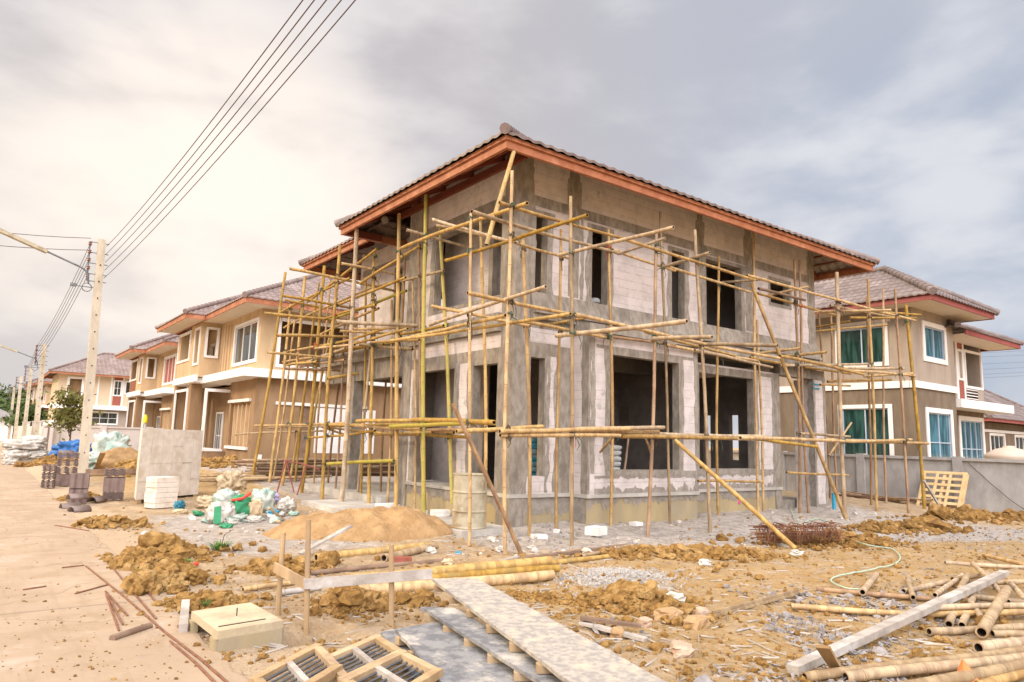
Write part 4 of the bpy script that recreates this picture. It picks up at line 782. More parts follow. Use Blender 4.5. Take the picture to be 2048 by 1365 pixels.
# transoms run square to the wall
def tr(par, pa, pb, cx, pl, r=.036, mt=Tk):
    c = PY(cx[0], cx[1], pl[1]).x if pl[0] == 'y' else PX(cx[0], cx[1], pl[1]).y
    s = ('x', c) if pl[0] == 'y' else ('y', c)
    return bpole(par, 'transom', pa, s, pb, s, r, mt)
for a in [((860, 651), (1092, 574), (1012, 601), y1, .042, Wk), ((780, 681), (1140, 627), (1012, 652), ('y', 10.4), .04, Yk), ((1112, 671), (1373, 643), (1150, 667), y1, .05, Wk), ((1305, 678), (1424, 674), (1303, 678), yb2, .05, Wk), ((1409, 689), (1555, 691), (1412, 689), yb2, .05, Wk), ((1510, 709), (1600, 697), (1512, 709), ('y', 11.6), .045, Tk), ((1538, 716), (1653, 705), (1600, 710), ('y', 11.2), .05, Tk), ((891, 521), (1174, 430), (1020, 479), ('y', 10.2), .042, Yk), ((1117, 510), (1346, 455), (1143, 505), y1, .042, Wk), ((1235, 508), (1330, 477), (1310, 484), yb2, .04, Wk), ((1328, 534), (1419, 506), (1393, 514), yb2, .048, Wk), ((1442, 566), (1536, 558), (1505, 560), ('y', 11.0), .042, Wk), ((1538, 591), (1618, 574), (1592, 580), ('y', 11.0), .045, Tk), ((1041, 660), (1182, 635), (1145, 641), ('y', 11.0), .038, Tk), ((1629, 625), (1783, 621), (1678, 622), ('y', 10.4), .045, Tk), ((1560, 700), (1600, 697), (1595, 698), ('y', 10.6), .04, Tk)]:
    tr(SR, *a)
bpole(SR, 'brace', (1046, 1117), ('y', 9.6), (905, 806), ('y', 9.85), .045, 'bam_b', .1, .004, 'dark weathered diagonal pole crossing in front of the drum')
bpole(SR, 'brace', (1582, 1090), ('z', .08), (1350, 881), ('y', 10.0), .055, Yk, .1, .004, 'long yellow diagonal prop running down to the clay heap')
bpole(SR, 'brace', (1690, 1036), ('y', 10.2), (1502, 568), ('y', 10.35), .055, Tk, .1, .004, 'long diagonal pole leaning from the third lift to the ground by the porch pier')
bpole(SR, 'brace', (973, 490), ('y', 10.7), (1027.6, 304), ('y', 10.7), .052, Yk, 0, .002, 'yellow square-looking pole propped under the roof corner')
bpole(SR, 'brace', (1200, 905), ('y', 10.9), (1226, 874), ('y', 10.4), .03, Tk); bpole(SR, 'brace', (1303, 910), ('y', 11.2), (1291, 876), ('y', 10.6), .03, Tk)
for a in [((800, 498), ('x', 8.2), (1054, 407), ('x', 7.35), .048, Yk), ((866, 439), ('x', 7.7), (1016, 482), ('x', 7.9), .04, Wk), ((874, 452), ('x', 7.9), (1036, 487), ('x', 8.3), .04, Wk), ((720, 568), ('x', 8.2), (840, 492), ('x', 8.7), .045, Yk), ((552, 631), ('x', 8.3), (700, 556), ('x', 8.2), .045, Yk), ((568, 656), ('x', 8.9), (745, 575), ('x', 8.7), .04, Yk), ((664, 616), ('x', 8.2), (812, 556), ('x', 8.2), .045, Yk), ((666, 637), ('x', 8.6), (813, 582), ('x', 8.5), .05, Gk), ((614, 604), ('x', 8.2), (753, 498), ('x', 8.2), .045, Yk), ((660, 700), ('x', 8.3), (816, 658), ('x', 8.2), .045, Yk), ((785, 683), ('x', 8.1), (1012, 632), ('y', 10.1), .045, Yk), ((567, 704), ('x', 8.4), (700, 680), ('x', 8.3), .04, Yk), ((570, 732), ('x', 8.6), (720, 693), ('x', 8.6), .045, Yk), ((600, 735), ('x', 8.3), (690, 720), ('x', 8.3), .04, Bk),
          ((509, 851), ('x', 8.6), (690, 846), ('x', 8.2), .045, Tk), ((540, 857), ('x', 8.8), (720, 853), ('x', 8.5), .045, Wk), ((660, 850), ('x', 8.15), (830, 850), ('x', 8.2), .055, Yk), ((714, 843), ('x', 8.0), (828, 842), ('x', 8.05), .055, Yk), ((780, 853), ('x', 7.95), (975, 843), ('x', 7.35), .055, Gk), ((826, 841), ('x', 7.8), (989, 846), ('x', 7.3), .06, Yk), ((840, 861), ('x', 8.6), (960, 858), ('x', 8.6), .05, Bk), ((656, 929), ('x', 8.15), (788, 922), ('x', 8.2), .055, Gk), ((470, 870), ('x', 9.4), (650, 862), ('x', 9.0), .04, Wk)]:
    led(SL, *a)
for a in [((579.5, 538), (792, 583), (679, 559), x1, .05, Yk), ((566, 592), (720, 620), (650, 607), x1, .045, Yk), ((528, 627), (665, 640), (640, 636), x1, .045, Yk), ((683, 527), (806, 552), (714, 534), ('x', 7.9), .04, Tk), ((814, 461), (948, 498), (849, 471), ('x', 8.2), .042, Wk), ((553, 671), (700, 674), (664, 673), x1, .05, Tk), ((672, 643), (846, 652), (793, 649), ('x', 8.2), .055, Wk), ((706, 659), (860, 652), (796, 655), ('x', 8.25), .04, Tk), ((680, 663), (790, 668), (745, 665), ('x', 8.4), .04, Tk), ((535, 705), (690, 718), (655, 713), x1, .04, Tk), ((570, 737), (700, 742), (640, 739), ('x', 8.3), .045, Bk), ((655, 758), (717, 747), (660, 756), ('x', 8.0), .05, Yk), ((570, 600), (640, 615), (611, 608), ('x', 8.3), .04, Yk)]:
    tr(SL, *a)
for a in [((1674, 600), ('y', 10.25), (1830, 642), ('y', 10.4), .045, Tk), ((1660, 612), ('y', 11.3), (1800, 638), ('y', 11.0), .045, Wk), ((1730, 622), ('y', 11.8), (1842, 630), ('y', 10.5), .04, Yk), ((1700, 635), ('y', 11.0), (1832, 636), ('y', 10.7), .04, Yk), ((1632, 655), ('y', 13.4), (1700, 643), ('y', 12.0), .04, Yk), ((1630, 663), ('y', 13.0), (1775, 650), ('y', 11.4), .04, Yk), ((1560, 712), ('y', 10.1), (1728, 749), ('y', 10.3), .05, Tk), ((1690, 742), ('y', 10.3), (1830, 752), ('y', 10.5), .045, Tk), ((1560, 731), ('y', 11.3), (1736, 728), ('y', 11.0), .045, Wk), ((1670, 735), ('y', 10.4), (1808, 737), ('y', 10.5), .05, Wk), ((1655, 764), ('y', 11.6), (1782, 760), ('y', 11.0), .045, Tk), ((1727, 753), ('y', 11.6), (1827, 747), ('y', 10.4), .045, Tk), ((1690, 883), ('y', 10.3), (1823, 880), ('y', 10.3), .05, Tk), ((1650, 880), ('y', 10.45), (1856, 888), ('y', 10.5), .055, Tk), ((1600, 868), ('y', 11.0), (1700, 874), ('y', 11.0), .045, Wk), ((1640, 770), ('y', 11.3), (1700, 772), ('y', 11.3), .04, Tk)]:
    led(SE, *a)
bpole(SE, 'brace', (1658, 912), ('y', 11.4), (1703, 846), ('y', 11.4), .035, Tk)
# lashings of twine where poles cross, with loose tails
def seg_near(p1, q1, p2, q2):
    d1, d2, r_ = q1-p1, q2-p2, p1-p2; a, e, f = d1.dot(d1), d2.dot(d2), d2.dot(r_); c = d1.dot(r_); b_ = d1.dot(d2); den = a*e-b_*b_
    s_ = min(1, max(0, (b_*f-c*e)/den)) if den > 1e-9 else 0; t_ = min(1, max(0, (b_*s_+f)/e)); s_ = min(1, max(0, (b_*t_-c)/a)); return p1+d1*s_, p2+d2*t_
nl = 0
cnt = {}
for i, (a, b, r, par, nm, o) in enumerate(POLES):
    for (c, d, r2, par2, nm2, o2) in POLES[i+1:]:
        if nm == nm2 == 'ledger' or (nm != 'standard' and nm2 != 'standard'): continue
        p, q = seg_near(a, b, c, d)
        if (p-q).length > .24 or p.z < .6 or cnt.get(par.name, 0) >= 92: continue
        mid = (p+q)/2; mb = MB(); dz = (b-a).normalized(); rs = random.Random(nl)
        ring = [p+dz*(rs.uniform(-.05, .05))+Vector((math.cos(t)*(r+.014), math.sin(t)*(r+.014), .03*math.sin(t*2+nl))) for t in np.linspace(0, 12.6, 17)]
        mb.tube(ring, .0115, 5, 0, True, False)
        for k in range(rs.choice((1, 1, 2, 2, 3))):
            L_ = rs.uniform(.1, .38); dx, dy = rs.uniform(-.10, .10), rs.uniform(-.10, .10); mb.tube([ring[k], ring[k]+Vector((dx, dy, -L_*.25)), ring[k]+Vector((dx*1.4+.02, dy*1.3, -L_*.65)), ring[k]+Vector((dx*.9, dy*1.5, -L_))], [.010, .009, .008, .006], 4, 0, True, False)
        mb.build('lashing', rs.choice(('lash_g', 'lash_k', 'lash_k', 'lash_r' if nl % 7 == 0 else 'lash_g')), par); nl += 1; cnt[par.name] = cnt.get(par.name, 0)+1

# ------------------------------------------------------------------ finished neighbour houses
def window(par, ax, c, out, u0, u1, z0, z1, t=.12, nv=1, nh=0, glass='glass_d', fr='white', trim='white', sub=None, proud=.05):
    # raised trim round a set-back sash; out is the outward sign along the axis
    lo, hi = (c, c+out*proud); a, b = min(lo, hi), max(lo, hi)
    q = MB(); frame(q, ax, a-.0, b, u0, u1, z0, z1, t); f = q.build('window', trim, par)
    q = MB(); s0, s1 = sorted((c-out*.06, c-out*.02)); tt = .05
    frame(q, ax, s0, s1, u0+t, u1-t, z0+t, z1-t, tt)
    W, Hh = u1-u0-2*t-2*tt, z1-z0-2*t-2*tt; ub, zb = u0+t+tt, z0+t+tt
    B = (lambda x_, y_, c_, d_: q.box(x_, y_, s0, s1, c_, d_)) if ax == 'y' else (lambda x_, y_, c_, d_: q.box(s0, s1, x_, y_, c_, d_))
    zsplit = [zb]+[zb+Hh*(k+1)/(nh+1) for k in range(nh)]+[zb+Hh]
    for k in range(nv): B(ub+W*(k+1)/(nv+1)-.022, ub+W*(k+1)/(nv+1)+.022, zb, zb+Hh)
    for k in range(nh):
        for i in range(nv+1): B(ub+W*i/(nv+1)+(.022 if i else 0), ub+W*(i+1)/(nv+1)-(.022 if i < nv else 0), zsplit[k+1]-.022, zsplit[k+1]+.022)
    q.build('sash', fr, f)
    q = MB(); g0, g1 = sorted((c-out*.075, c-out*.062)); q.box(*((u0+t, u1-t, g0, g1) if ax == 'y' else (g0, g1, u0+t, u1-t)), z0+t, z1-t); q.build('pane', glass, f)
    return f
def ring_hole(u0, u1, z0, z1, t=.12): return (u0+t, u1-t, z0+t, z1-t)
def backing(par, ax, c, u0, u1, z0, z1, mt): q = MB(); (q.box(u0, u1, c, c+.02, z0, z1) if ax == 'y' else q.box(c, c+.02, u0, u1, z0, z1)); return q.build('recess', mt, par)

def tan_house(label, X, Y, z, up_m, lo_m, fas='primer', tl='tile_pale', red=False):
    h = thing('two_storey_house', label, 'house', (X+4, Y+6, 0), 'finished houses along the street')
    # ---- walls: upper pale, lower brown
    m = MB()
    wall(m, 'x', X, X+.2, Y, Y+6.7, 4.75, 7.8, [ring_hole(Y+.25, Y+4.1, 5.15, 7.25)])
    wall(m, 'y', Y, Y+.2, X+.2, X+8.5, 4.75, 7.8, [(X+.95, X+4.4, 5.1, 7.15)])
    wall(m, 'y', Y+11.8, Y+12, X+.2, X+8.5, z-.3, 7.8); wall(m, 'x', X+8.3, X+8.5, Y+.2, Y+11.8, z-.3, 7.8)
    wx = X-1.0                                                # front wing with the balcony
    wall(m, 'y', Y+6.7, Y+6.9, wx+.2, X+.2, 4.75, 7.8, [(wx+.32, wx+.78, 5.9, 7.3)]); wall(m, 'x', wx, wx+.2, Y+6.7, Y+9.0, 4.75, 7.8, [(Y+6.95, Y+7.9, 5.5, 7.3)])
    wall(m, 'x', X+.6, X+.8, Y+6.9, Y+11.8, 4.75, 7.8, [(Y+9.6, Y+10.9, 4.95, 6.9)])
    m.build('upper_wall', up_m, h)
    m = MB()
    wall(m, 'x', X+.1, X+.3, Y+.5, Y+4.4, z-.3, 4.4, [(Y+.95, Y+4.1, 1.3, 3.3)]); wall(m, 'y', Y, Y+.2, X+.5, X+8.5, z-.3, 4.4, [(X+2.1, X+2.75, z, 3.2)])
    wall(m, 'x', X+.9, X+1.1, Y+4.4, Y+11.8, z-.3, 4.4, [(Y+5.2, Y+6.4, 1.35, 2.9), (Y+8.4, Y+9.6, .5, 2.9)]); wall(m, 'y', Y+4.4, Y+4.6, X+.3, X+.9, z-.3, 4.4)
    m.box(X, X+.5, Y, Y+.5, z-.3, 4.4); m.box(wx, X+.85, Y+4.7, Y+8.0, z-.3, .95)
    m.build('lower_wall', lo_m, h)
    q = MB(); q.box(X+.3, X+.34, Y+.9, Y+4.2, 1.2, 3.4); q.build('shutter', up_m, h)
    q = MB()
    for k in range(5): q.box(X+.16, X+.3, Y+1.1+k*.65, Y+1.2+k*.65, 1.3, 3.3)
    q.build('shutter_rib', up_m, h)
    for zz in (1.12, 3.36):
        q = MB(); q.box(X-.02, X+.1, Y+.85, Y+4.3, zz, zz+.14); q.build('ledge', 'white', h)
    # canopy band round the corner
    q = MB(); q.box(X-.75, X+.0, Y-.55, Y+7.0, 4.42, 4.80); q.box(X, X+8.6, Y-.55, Y+.0, 4.421, 4.80); q.box(X, X+.6, Y, Y+6.7, 4.40, 4.74); q.build('canopy', 'white', h)
    q = MB(); q.box(wx-.12, wx+.0, Y+6.7, Y+12.1, 4.50, 4.86); q.box(wx, X+.6, Y+6.9, Y+12, 4.45, 4.7); q.build('floor_band', 'white', h)
    # pillars of the porch
    for (a, b) in ((wx, Y+7.9), (wx, Y+11.5)):
        q = MB(); q.box(a, a+.55, b, b+.55, z-.3, 4.45); q.build('porch_pillar', lo_m, h)
    q = MB(); q.box(wx+.05, X+.6, Y+4.72, Y+4.9, .95, 4.4) if False else q.box(wx-.05, wx+.07, Y+4.6, Y+4.74, .95, 3.9); q.box(wx-.05, X+.9, Y+4.6, Y+4.73, 3.901, 4.05); q.build('porch_frame', 'white', h)
    q = MB(); frame(q, 'x', wx-.06, wx+.02, Y+8.5, Y+11.5, .96, 4.2, .14, False); q.build('porch_frame', 'white', h)
    q = MB(); q.box(wx-.04, X, Y+4.66, Y+8.05, .951, 1.06); q.build('porch_coping', 'white', h)
    # balcony: posts, parapet, white frames
    q = MB(); q.box(wx, wx+.45, Y+11.4, Y+11.85, 4.86, 7.5); q.box(wx, wx+.18, Y+9.0, Y+11.4, 4.86, 5.75); q.build('balcony_parapet', up_m if not red else lo_m, h)
    q = MB(); q.box(wx-.05, wx+.22, Y+8.9, Y+11.95, 5.751, 5.88); q.box(wx-.05, wx+.03, Y+8.95, Y+9.09, 5.881, 7.3); q.box(wx-.05, wx+.03, Y+8.95, Y+11.9, 7.301, 7.45); q.box(wx-.05, wx+.03, Y+11.76, Y+11.9, 5.881, 7.3); q.build('balcony_frame', 'white', h)
    q = MB(); frame(q, 'y', Y+6.62, Y+6.7, wx+.2, wx+.9, 5.78, 7.42, .12); q.build('wing_frame', 'white', h)
    q = MB(); frame(q, 'x', wx-.05, wx, Y+6.83, Y+8.02, 5.38, 7.42, .12); q.build('wing_frame', 'white', h)
    if red:
        q = MB()
        for k in range(5): q.box(wx-.03, wx, Y+9.1, Y+11.4, 4.92+k*.17, 5.02+k*.17)
        q.build('balustrade', 'redpanel', h)
    # fluted panel, main window
    for k in range(4):
        q = MB(); q.box(X-.07, X, Y+4.7+k*.5, Y+4.85+k*.5, 4.81, 7.4); q.build('flute', up_m, h)
    f = window(h, 'x', X, -1, Y+.25, Y+4.1, 5.15, 7.25, .14, 2, 0, 'redpanel' if red else 'glass_d', 'white')
    q = MB(); frame(q, 'y', Y-.06, Y, X+.8, X+4.55, 4.96, 7.29, .15); q.build('opening_frame', 'white', h)
    q = MB(); wall(q, 'y', Y+1.4, Y+1.5, X+.3, X+6, 4.8, 7.7, [(X+3.0, X+3.7, 4.8, 6.7)]); q.box(X+.2, X+4.6, Y+.2, Y+1.4, 4.76, 4.81); q.build('loggia_wall', lo_m, h)
    q = MB(); q.box(X+3.02, X+3.68, Y+1.44, Y+1.48, 4.82, 6.69); q.build('door', 'wood_dark', h)
    # side face: moulding, white panel, door
    q = MB(); q.box(X+.95, X+5.5, Y-.06, Y-.001, 3.24, 3.38); q.build('ledge', 'white', h)
    q = MB(); q.box(X+2.9, X+6.0, Y-.02, Y-.002, 1.05, 3.2); q.build('panel', 'cream' if red else 'white', h)
    q = MB(); q.box(X+2.12, X+2.73, Y+.06, Y+.1, z, 3.19); q.build('door', 'wood_dark', h)
    q = MB(); q.box(X+.28, X+.5, Y-.03, Y-.001, .75, .95); q.build('socket_box', 'white', h)
    window(h, 'x', X+.9, -1, Y+5.08, Y+6.52, 1.23, 3.02, .1, 2, 2, 'glass_d'); window(h, 'x', X+.9, -1, Y+8.28, Y+9.72, .38, 3.02, .1, 2, 1, 'glass_d'); window(h, 'x', X+.6, -1, Y+9.5, Y+11.0, 4.85, 7.0, .1, 1, 0, 'glass_d')
    # roofs
    ez = 7.6
    m = MB(); mc = MB(); hip_roof(m, mc, X-1.15, X+9.7, Y-1.2, Y+13.0, ez+.27, R(27), 5); rf = m.build('roof', tl, h); mc.build('ridge_cap', tl, rf)
    m = MB(); mc = MB(); hip_roof(m, mc, wx-1.1, X+6, Y+5.7, Y+13.1, ez+.29, R(27), 5); rf = m.build('roof', tl, h); mc.build('ridge_cap', tl, rf)
    m = MB(); eave_band(m, X-1.1, X+9.65, Y-1.15, Y+12.95, ez, ez+.26, .05); m.build('fascia', fas, h)
    m = MB(); m.box(wx-1.05, wx-1.0, Y+5.75, Y+13.05, ez+.02, ez+.28); m.box(wx-1.0, X-1.11, Y+5.75, Y+5.8, ez+.02, ez+.28); m.build('fascia', fas, h)
    m = MB(); m.box(X-1.05, X-.0, Y-1.1, Y+5.72, ez+.03, ez+.05); m.box(X, X+9.6, Y-1.1, Y, ez+.03, ez+.05); m.box(wx-1.0, wx+.0, Y+5.81, Y+12.9, ez+.05, ez+.07); m.box(wx, X-.0, Y+5.81, Y+6.7, ez+.05, ez+.07); m.build('soffit', 'softwhite', h)
    m = MB(); m.box(X+.2, X+8.3, Y+1.55, Y+11.8, 4.6, 4.7); m.box(X+.2, X+8.3, Y+.2, Y+11.8, z-.2, z+.02); m.build('floor_slab', 'concrete', h)
    return h
T1 = tan_house('nearest tan finished house with white window trim left behind the bamboo scaffold', 9.85, 32.5, .35, 'tan', 'brown')
T2 = tan_house('second tan finished house with red-brown window panels left of the nearest tan one', 10.45, 52.6, .35, 'tan', 'brown', red=True)
for k, (dx, dy, lb) in enumerate(((-3.2, 62, 'distant tan house, first behind the row of street poles'), (-3.0, 84, 'distant tan house, second along behind the street poles'), (-2.6, 106, 'distant tan house, third and farthest behind the street poles'))):
    c = copy_tree(T2, None, (dx-.6, dy-3, 0)); c['label'] = lb
# cream house turned broadside
h = thing('two_storey_house', 'cream house with a broad plain tiled roof seen side on behind the power pole', 'house', (10, 92, 0), 'finished houses along the street')
Yc = 88.0
m = MB(); wall(m, 'y', Yc, Yc+.2, 6.2, 19, 4.4, 7.7, [(7.2, 8.3, 5.3, 7.1), (11.4, 12.15, 5.6, 7.2), (12.5, 14.6, 5.85, 7.15)]); wall(m, 'x', 6.2, 6.4, Yc+.2, Yc+9, 0, 7.7); wall(m, 'x', 18.8, 19, Yc+.2, Yc+9, 0, 7.7); m.build('upper_wall', 'cream', h)
m = MB(); wall(m, 'y', Yc+.05, Yc+.25, 6.4, 18.8, 0, 4.0, [(9.5, 12, 2.45, 3.65)]); m.build('lower_wall', 'taupe', h)
m = MB(); m.box(5.7, 19.2, Yc-.7, Yc-.02, 3.95, 4.4); m.build('canopy', 'white', h)
q = MB(); frame(q, 'y', Yc-.06, Yc, 6.95, 8.55, 5.05, 7.35, .25); q.build('balcony_frame', 'white', h); q = MB(); q.box(7.0, 8.5, Yc+.5, Yc+.55, 5.0, 7.3); q.build('recess', 'brown', h)
for u in (8.9, 9.8, 11.05, 12.2):
    q = MB(); q.box(u, u+.16, Yc-.05, Yc, 4.41, 7.65); q.build('white_strip', 'white', h)
window(h, 'y', Yc, -1, 11.3, 12.18, 5.5, 7.25, .1, 1, 1, 'glass_d'); window(h, 'y', Yc, -1, 12.4, 14.7, 5.75, 7.25, .12, 1, 0, 'glass_d'); window(h, 'y', Yc+.05, -1, 9.4, 12.1, 2.35, 3.75, .1, 2, 1, 'glass_d')
for a, b in ((4.5, 5.5), (7.26, 7.6)):
    q = MB(); q.box(11.36, 12.15, Yc-.03, Yc, a, b); q.build('red_panel', 'redpanel', h)
m = MB(); mc = MB(); hip_roof(m, mc, 5.2, 20.2, Yc-1.2, Yc+9.5, 7.72, R(27), 4, .4); rf = m.build('roof', 'tile_pale', h); mc.build('ridge_cap', 'tile_pale', rf)
m = MB(); eave_band(m, 5.25, 20.1, Yc-1.15, Yc+9.4, 7.5, 7.76, .06); m.build('fascia', 'primer', h); m = MB(); m.box(5.32, 20.0, Yc-1.08, Yc-.0, 7.55, 7.58); m.build('soffit', 'softwhite', h)

# taupe house on the right
h = thing('two_storey_house', 'taupe two-storey house with green-tinted windows behind the grey wall on the right', 'house', (33, 16, 0))
Xr, Yr = 30.0, 12.86
pw = [(13.83, 16.1, 5.45, 7.28), (13.8, 16.1, .9, 3.85)]
m = MB(); wall(m, 'x', Xr, Xr+.2, Yr, 21, 4.5, 7.9, [ring_hole(*pw[0])]); wall(m, 'y', Yr, Yr+.2, Xr+.2, 33.92, 4.5, 7.9, [ring_hole(30.86, 33.15, 5.66, 7.36)]); wall(m, 'x', 33.72, 33.92, Yr+.2, 21, 0, 7.9); wall(m, 'y', 20.8, 21, 30.2, 33.72, 0, 7.9)
Yw = 13.7; s_ = Yw/15.2
wall(m, 'y', Yw, Yw+.2, 33.92, 37.25, 4.1, 7.2); wall(m, 'y', Yw, Yw+.2, 39.1, 39.3, 4.1, 7.2); wall(m, 'y', Yw+1.3, Yw+1.5, 37.25, 39.1, 4.1, 7.2); wall(m, 'x', 39.1, 39.3, Yw+.2, 21, 0, 7.2); m.build('upper_wall', 'taupe', h)
m = MB(); wall(m, 'x', Xr+.02, Xr+.22, Yr+.02, 21, 0, 4.5, [ring_hole(*pw[1])]); wall(m, 'y', Yr+.02, Yr+.22, Xr+.22, 33.9, 0, 4.5, [ring_hole(30.85, 33.4, .9, 3.75)]); wall(m, 'y', Yw+.02, Yw+.22, 33.92, 39.25, 0, 4.1, [ring_hole(36.2, 39.1, .6, 3.65)]); m.build('lower_wall', 'taupe_d', h)
q = MB(); q.box(Xr-.06, Xr-.001, Yr-.06, 21, 4.5, 4.78); q.box(Xr-.001, 34.0, Yr-.06, Yr-.001, 4.5, 4.78); q.build('floor_band', 'white', h)
window(h, 'x', Xr, -1, *pw[0], .14, 1, 0, 'glass_g', 'alu'); window(h, 'y', Yr, -1, 30.86, 33.15, 5.66, 7.36, .2, 1, 0, 'glass_b', 'alu'); window(h, 'x', Xr+.02, -1, *pw[1], .16, 1, 1, 'glass_g', 'alu'); window(h, 'y', Yr+.02, -1, 30.85, 33.4, .9, 3.75, .2, 1, 1, 'glass_b', 'alu'); window(h, 'y', Yw+.02, -1, 36.2, 39.1, .6, 3.65, .2, 3, 1, 'glass_b', 'alu')
q = MB(); q.box(Xr-.05, Xr+.4, 13.4, 16.3, 7.29, 7.44) if False else q.box(Xr-.12, Xr-.001, 13.7, 16.2, 7.29, 7.42); q.build('window_hood', 'softwhite', h)
q = MB(); q.box(34.0, 40.1, Yw-1.0, Yw-.001, 3.9, 4.28); q.build('canopy', 'white', h)
q = MB(); q.box(36.22, 36.4, Yw-.05, Yw-.001, 4.3, 7.2); q.box(37.0, 37.16, Yw-.05, Yw-.001, 4.3, 7.2); q.build('white_strip', 'white', h)
for a, b in ((4.3, 5.3), (6.85, 7.15)):
    q = MB(); q.box(36.41, 36.99, Yw-.03, Yw-.001, a, b); q.build('red_panel', 'redpanel', h)
window(h, 'y', Yw-.01, -1, 36.41, 36.99, 5.32, 6.8, .1, 0, 0, 'glass_b', 'alu')
q = MB(); frame(q, 'y', Yw-.06, Yw, 37.2, 39.25, 5.0, 6.85, .12); q.build('balcony_frame', 'white', h)
for k in range(5):
    q = MB(); q.box(37.25, 38.6, Yw-.03, Yw+.0, 4.36+k*.14, 4.40+k*.14); q.build('railing', 'white', h)
q = MB(); q.box(38.6, 39.25, Yw-.04, Yw-.0, 4.29, 4.99); q.build('parapet', 'taupe', h)
m = MB(); mc = MB(); hip_roof(m, mc, 28.75, 35.2, 11.5, 22.2, 8.02, R(32), 6, capr=.14); rf = m.build('roof', 'tile_grey', h); mc.build('ridge_cap', 'tile_grey', rf)
m = MB(); mc = MB(); hip_roof(m, mc, 33.0, 40.6, 12.3, 22.2, 7.32, R(24), 5); rf = m.build('roof', 'tile_grey', h); mc.build('ridge_cap', 'tile_grey', rf)
m = MB(); eave_band(m, 28.85, 35.1, 11.6, 22.1, 7.78, 8.03, .06); m.build('fascia', 'fascia_red', h)
m = MB(); m.box(34.0, 40.5, 12.36, 12.42, 7.08, 7.33); m.box(40.44, 40.5, 12.42, 22, 7.08, 7.33); m.build('fascia', 'fascia_red', h)
m = MB(); m.box(28.92, 30.0, 11.67, 22, 7.80, 7.83); m.box(30.0, 35.0, 11.67, 12.86, 7.80, 7.83); m.box(34.0, 40.43, 12.43, 13.7, 7.10, 7.13); m.box(33.93, 35.0, 12.87, 22, 7.81, 7.83); m.build('soffit', 'softwhite', h)
q = MB(); q.box(28.0, 44, 12.9, 21, -.05, .02) if False else q.box(30.2, 33.7, 13.1, 20.8, 4.3, 4.5); q.build('floor_slab', 'concrete', h)
# bungalow roof beyond
h = thing('bungalow', 'low house with a pale tiled hip roof and red fascia at the far right edge', 'house', (64, 25, 0))
m = MB(); mc = MB(); hip_roof(m, mc, 57, 73, 19.5, 32, 4.5, R(33), 4, .36); rf = m.build('roof', 'tile_grey', h); mc.build('ridge_cap', 'tile_grey', rf)
m = MB(); eave_band(m, 57.1, 72.9, 19.6, 31.9, 4.25, 4.52, .08); m.build('fascia', 'fascia_red', h)
m = MB(); wall(m, 'y', 20.7, 20.9, 58, 72, 0, 4.25, [ring_hole(60, 63, 1.8, 3.5), ring_hole(65, 68, 1.8, 3.5)]); wall(m, 'x', 58, 58.2, 20.9, 31, 0, 4.25); m.build('wall', 'taupe_d', h)
window(h, 'y', 20.7, -1, 60, 63, 1.8, 3.5, .15, 2, 0, 'glass_d'); window(h, 'y', 20.7, -1, 65, 68, 1.8, 3.5, .15, 2, 0, 'glass_d')
m = MB(); m.box(58, 72, 20.6, 20.699, 3.55, 3.75); m.build('ledge', 'white', h)

# ------------------------------------------------------------------ boundary walls, tank
h = thing('boundary_wall', 'grey rendered boundary wall with posts behind the wooden pallet', 'wall', (27.1, 12, 0))
m = MB(); wall(m, 'x', 27.06, 27.18, -6, 30, -.3, 1.66); m.build('panel', 'wall_grey', h); m = MB(); m.box(26.98, 27.26, -6, 30, 1.661, 1.76); m.build('coping', 'wall_grey', h)
for k in range(9):
    yy = 0.1+3.36*k; q = MB(); q.box(26.96, 27.28, yy, yy+.3, -.3, 1.80); q.build('post', 'wall_grey', h)
q = MB(); q.tube([(27.0, 10.0, 1.6), (26.98, 9.3, .9), (26.95, 8.8, .45), (26.9, 8.3, .1)], .012, 5); q.build('cable', 'wire', h)
p = PY(2012, 898, 10.2); q = MB(); q.lathe((p.x+.3, p.y, 0), [(.80, 0), (.82, .3), (.80, .9), (.83, .95), (.80, 1.0), (.80, 1.75), (.83, 1.82), (.78, 1.92), (.45, 2.12), (.2, 2.18), (.2, 2.24), (.01, 2.25)], 28)
solo(q, 'water_tank', 'tank', 'beige round water tank behind the grey wall near the right edge', 'water tank', (p.x+.3, p.y, 0))
h = thing('fence_wall', 'pale roadside fence wall with square posts beyond the blue tarpaulin', 'wall', (4, 51, 0))
m = MB(); wall(m, 'y', 50.4, 50.55, 3.9, 9.6, 0, 1.95); m.box(3.9, 9.6, 50.34, 50.61, 1.951, 2.05); m.build('panel', 'wall_pale', h)
for u in (3.55, 6.0, 8.6):
    q = MB(); q.box(u, u+.36, 50.28, 50.66, 0, 2.1); q.build('post', 'wall_pale', h)
h = thing('fence_wall', 'long pale fence wall along the street behind the far power poles', 'wall', (3.7, 80, 0))
for a, b in ((60.5, 68), (73, 84), (90, 104)):
    m = MB(); wall(m, 'x', 3.7, 3.85, a, b, 0, 1.95); m.build('panel', 'wall_pale', h)
for yy in (60.3, 68, 72.6, 84, 89.6, 104):
    q = MB(); q.box(3.6, 3.98, yy, yy+.4, 0, 2.3); q.box(3.55, 4.03, yy-.05, yy+.45, 2.301, 2.4); q.build('post', 'wall_pale', h)
for yy, lb in ((51.0, 'dark brown sheet gate beside the two globe lamps'), (68.4, 'dark brown sheet gate farther along the street fence')):
    q = MB(); q.box(3.72, 3.78, yy, yy+(9.2 if yy < 60 else 4.1), .1, 1.95)
    for k in range(5): q.box(3.69, 3.719, yy+.2+k*.8, yy+.26+k*.8, .12, 1.93)
    solo(q, 'gate', 'gate', lb, 'gate', (3.75, yy+2, 0))
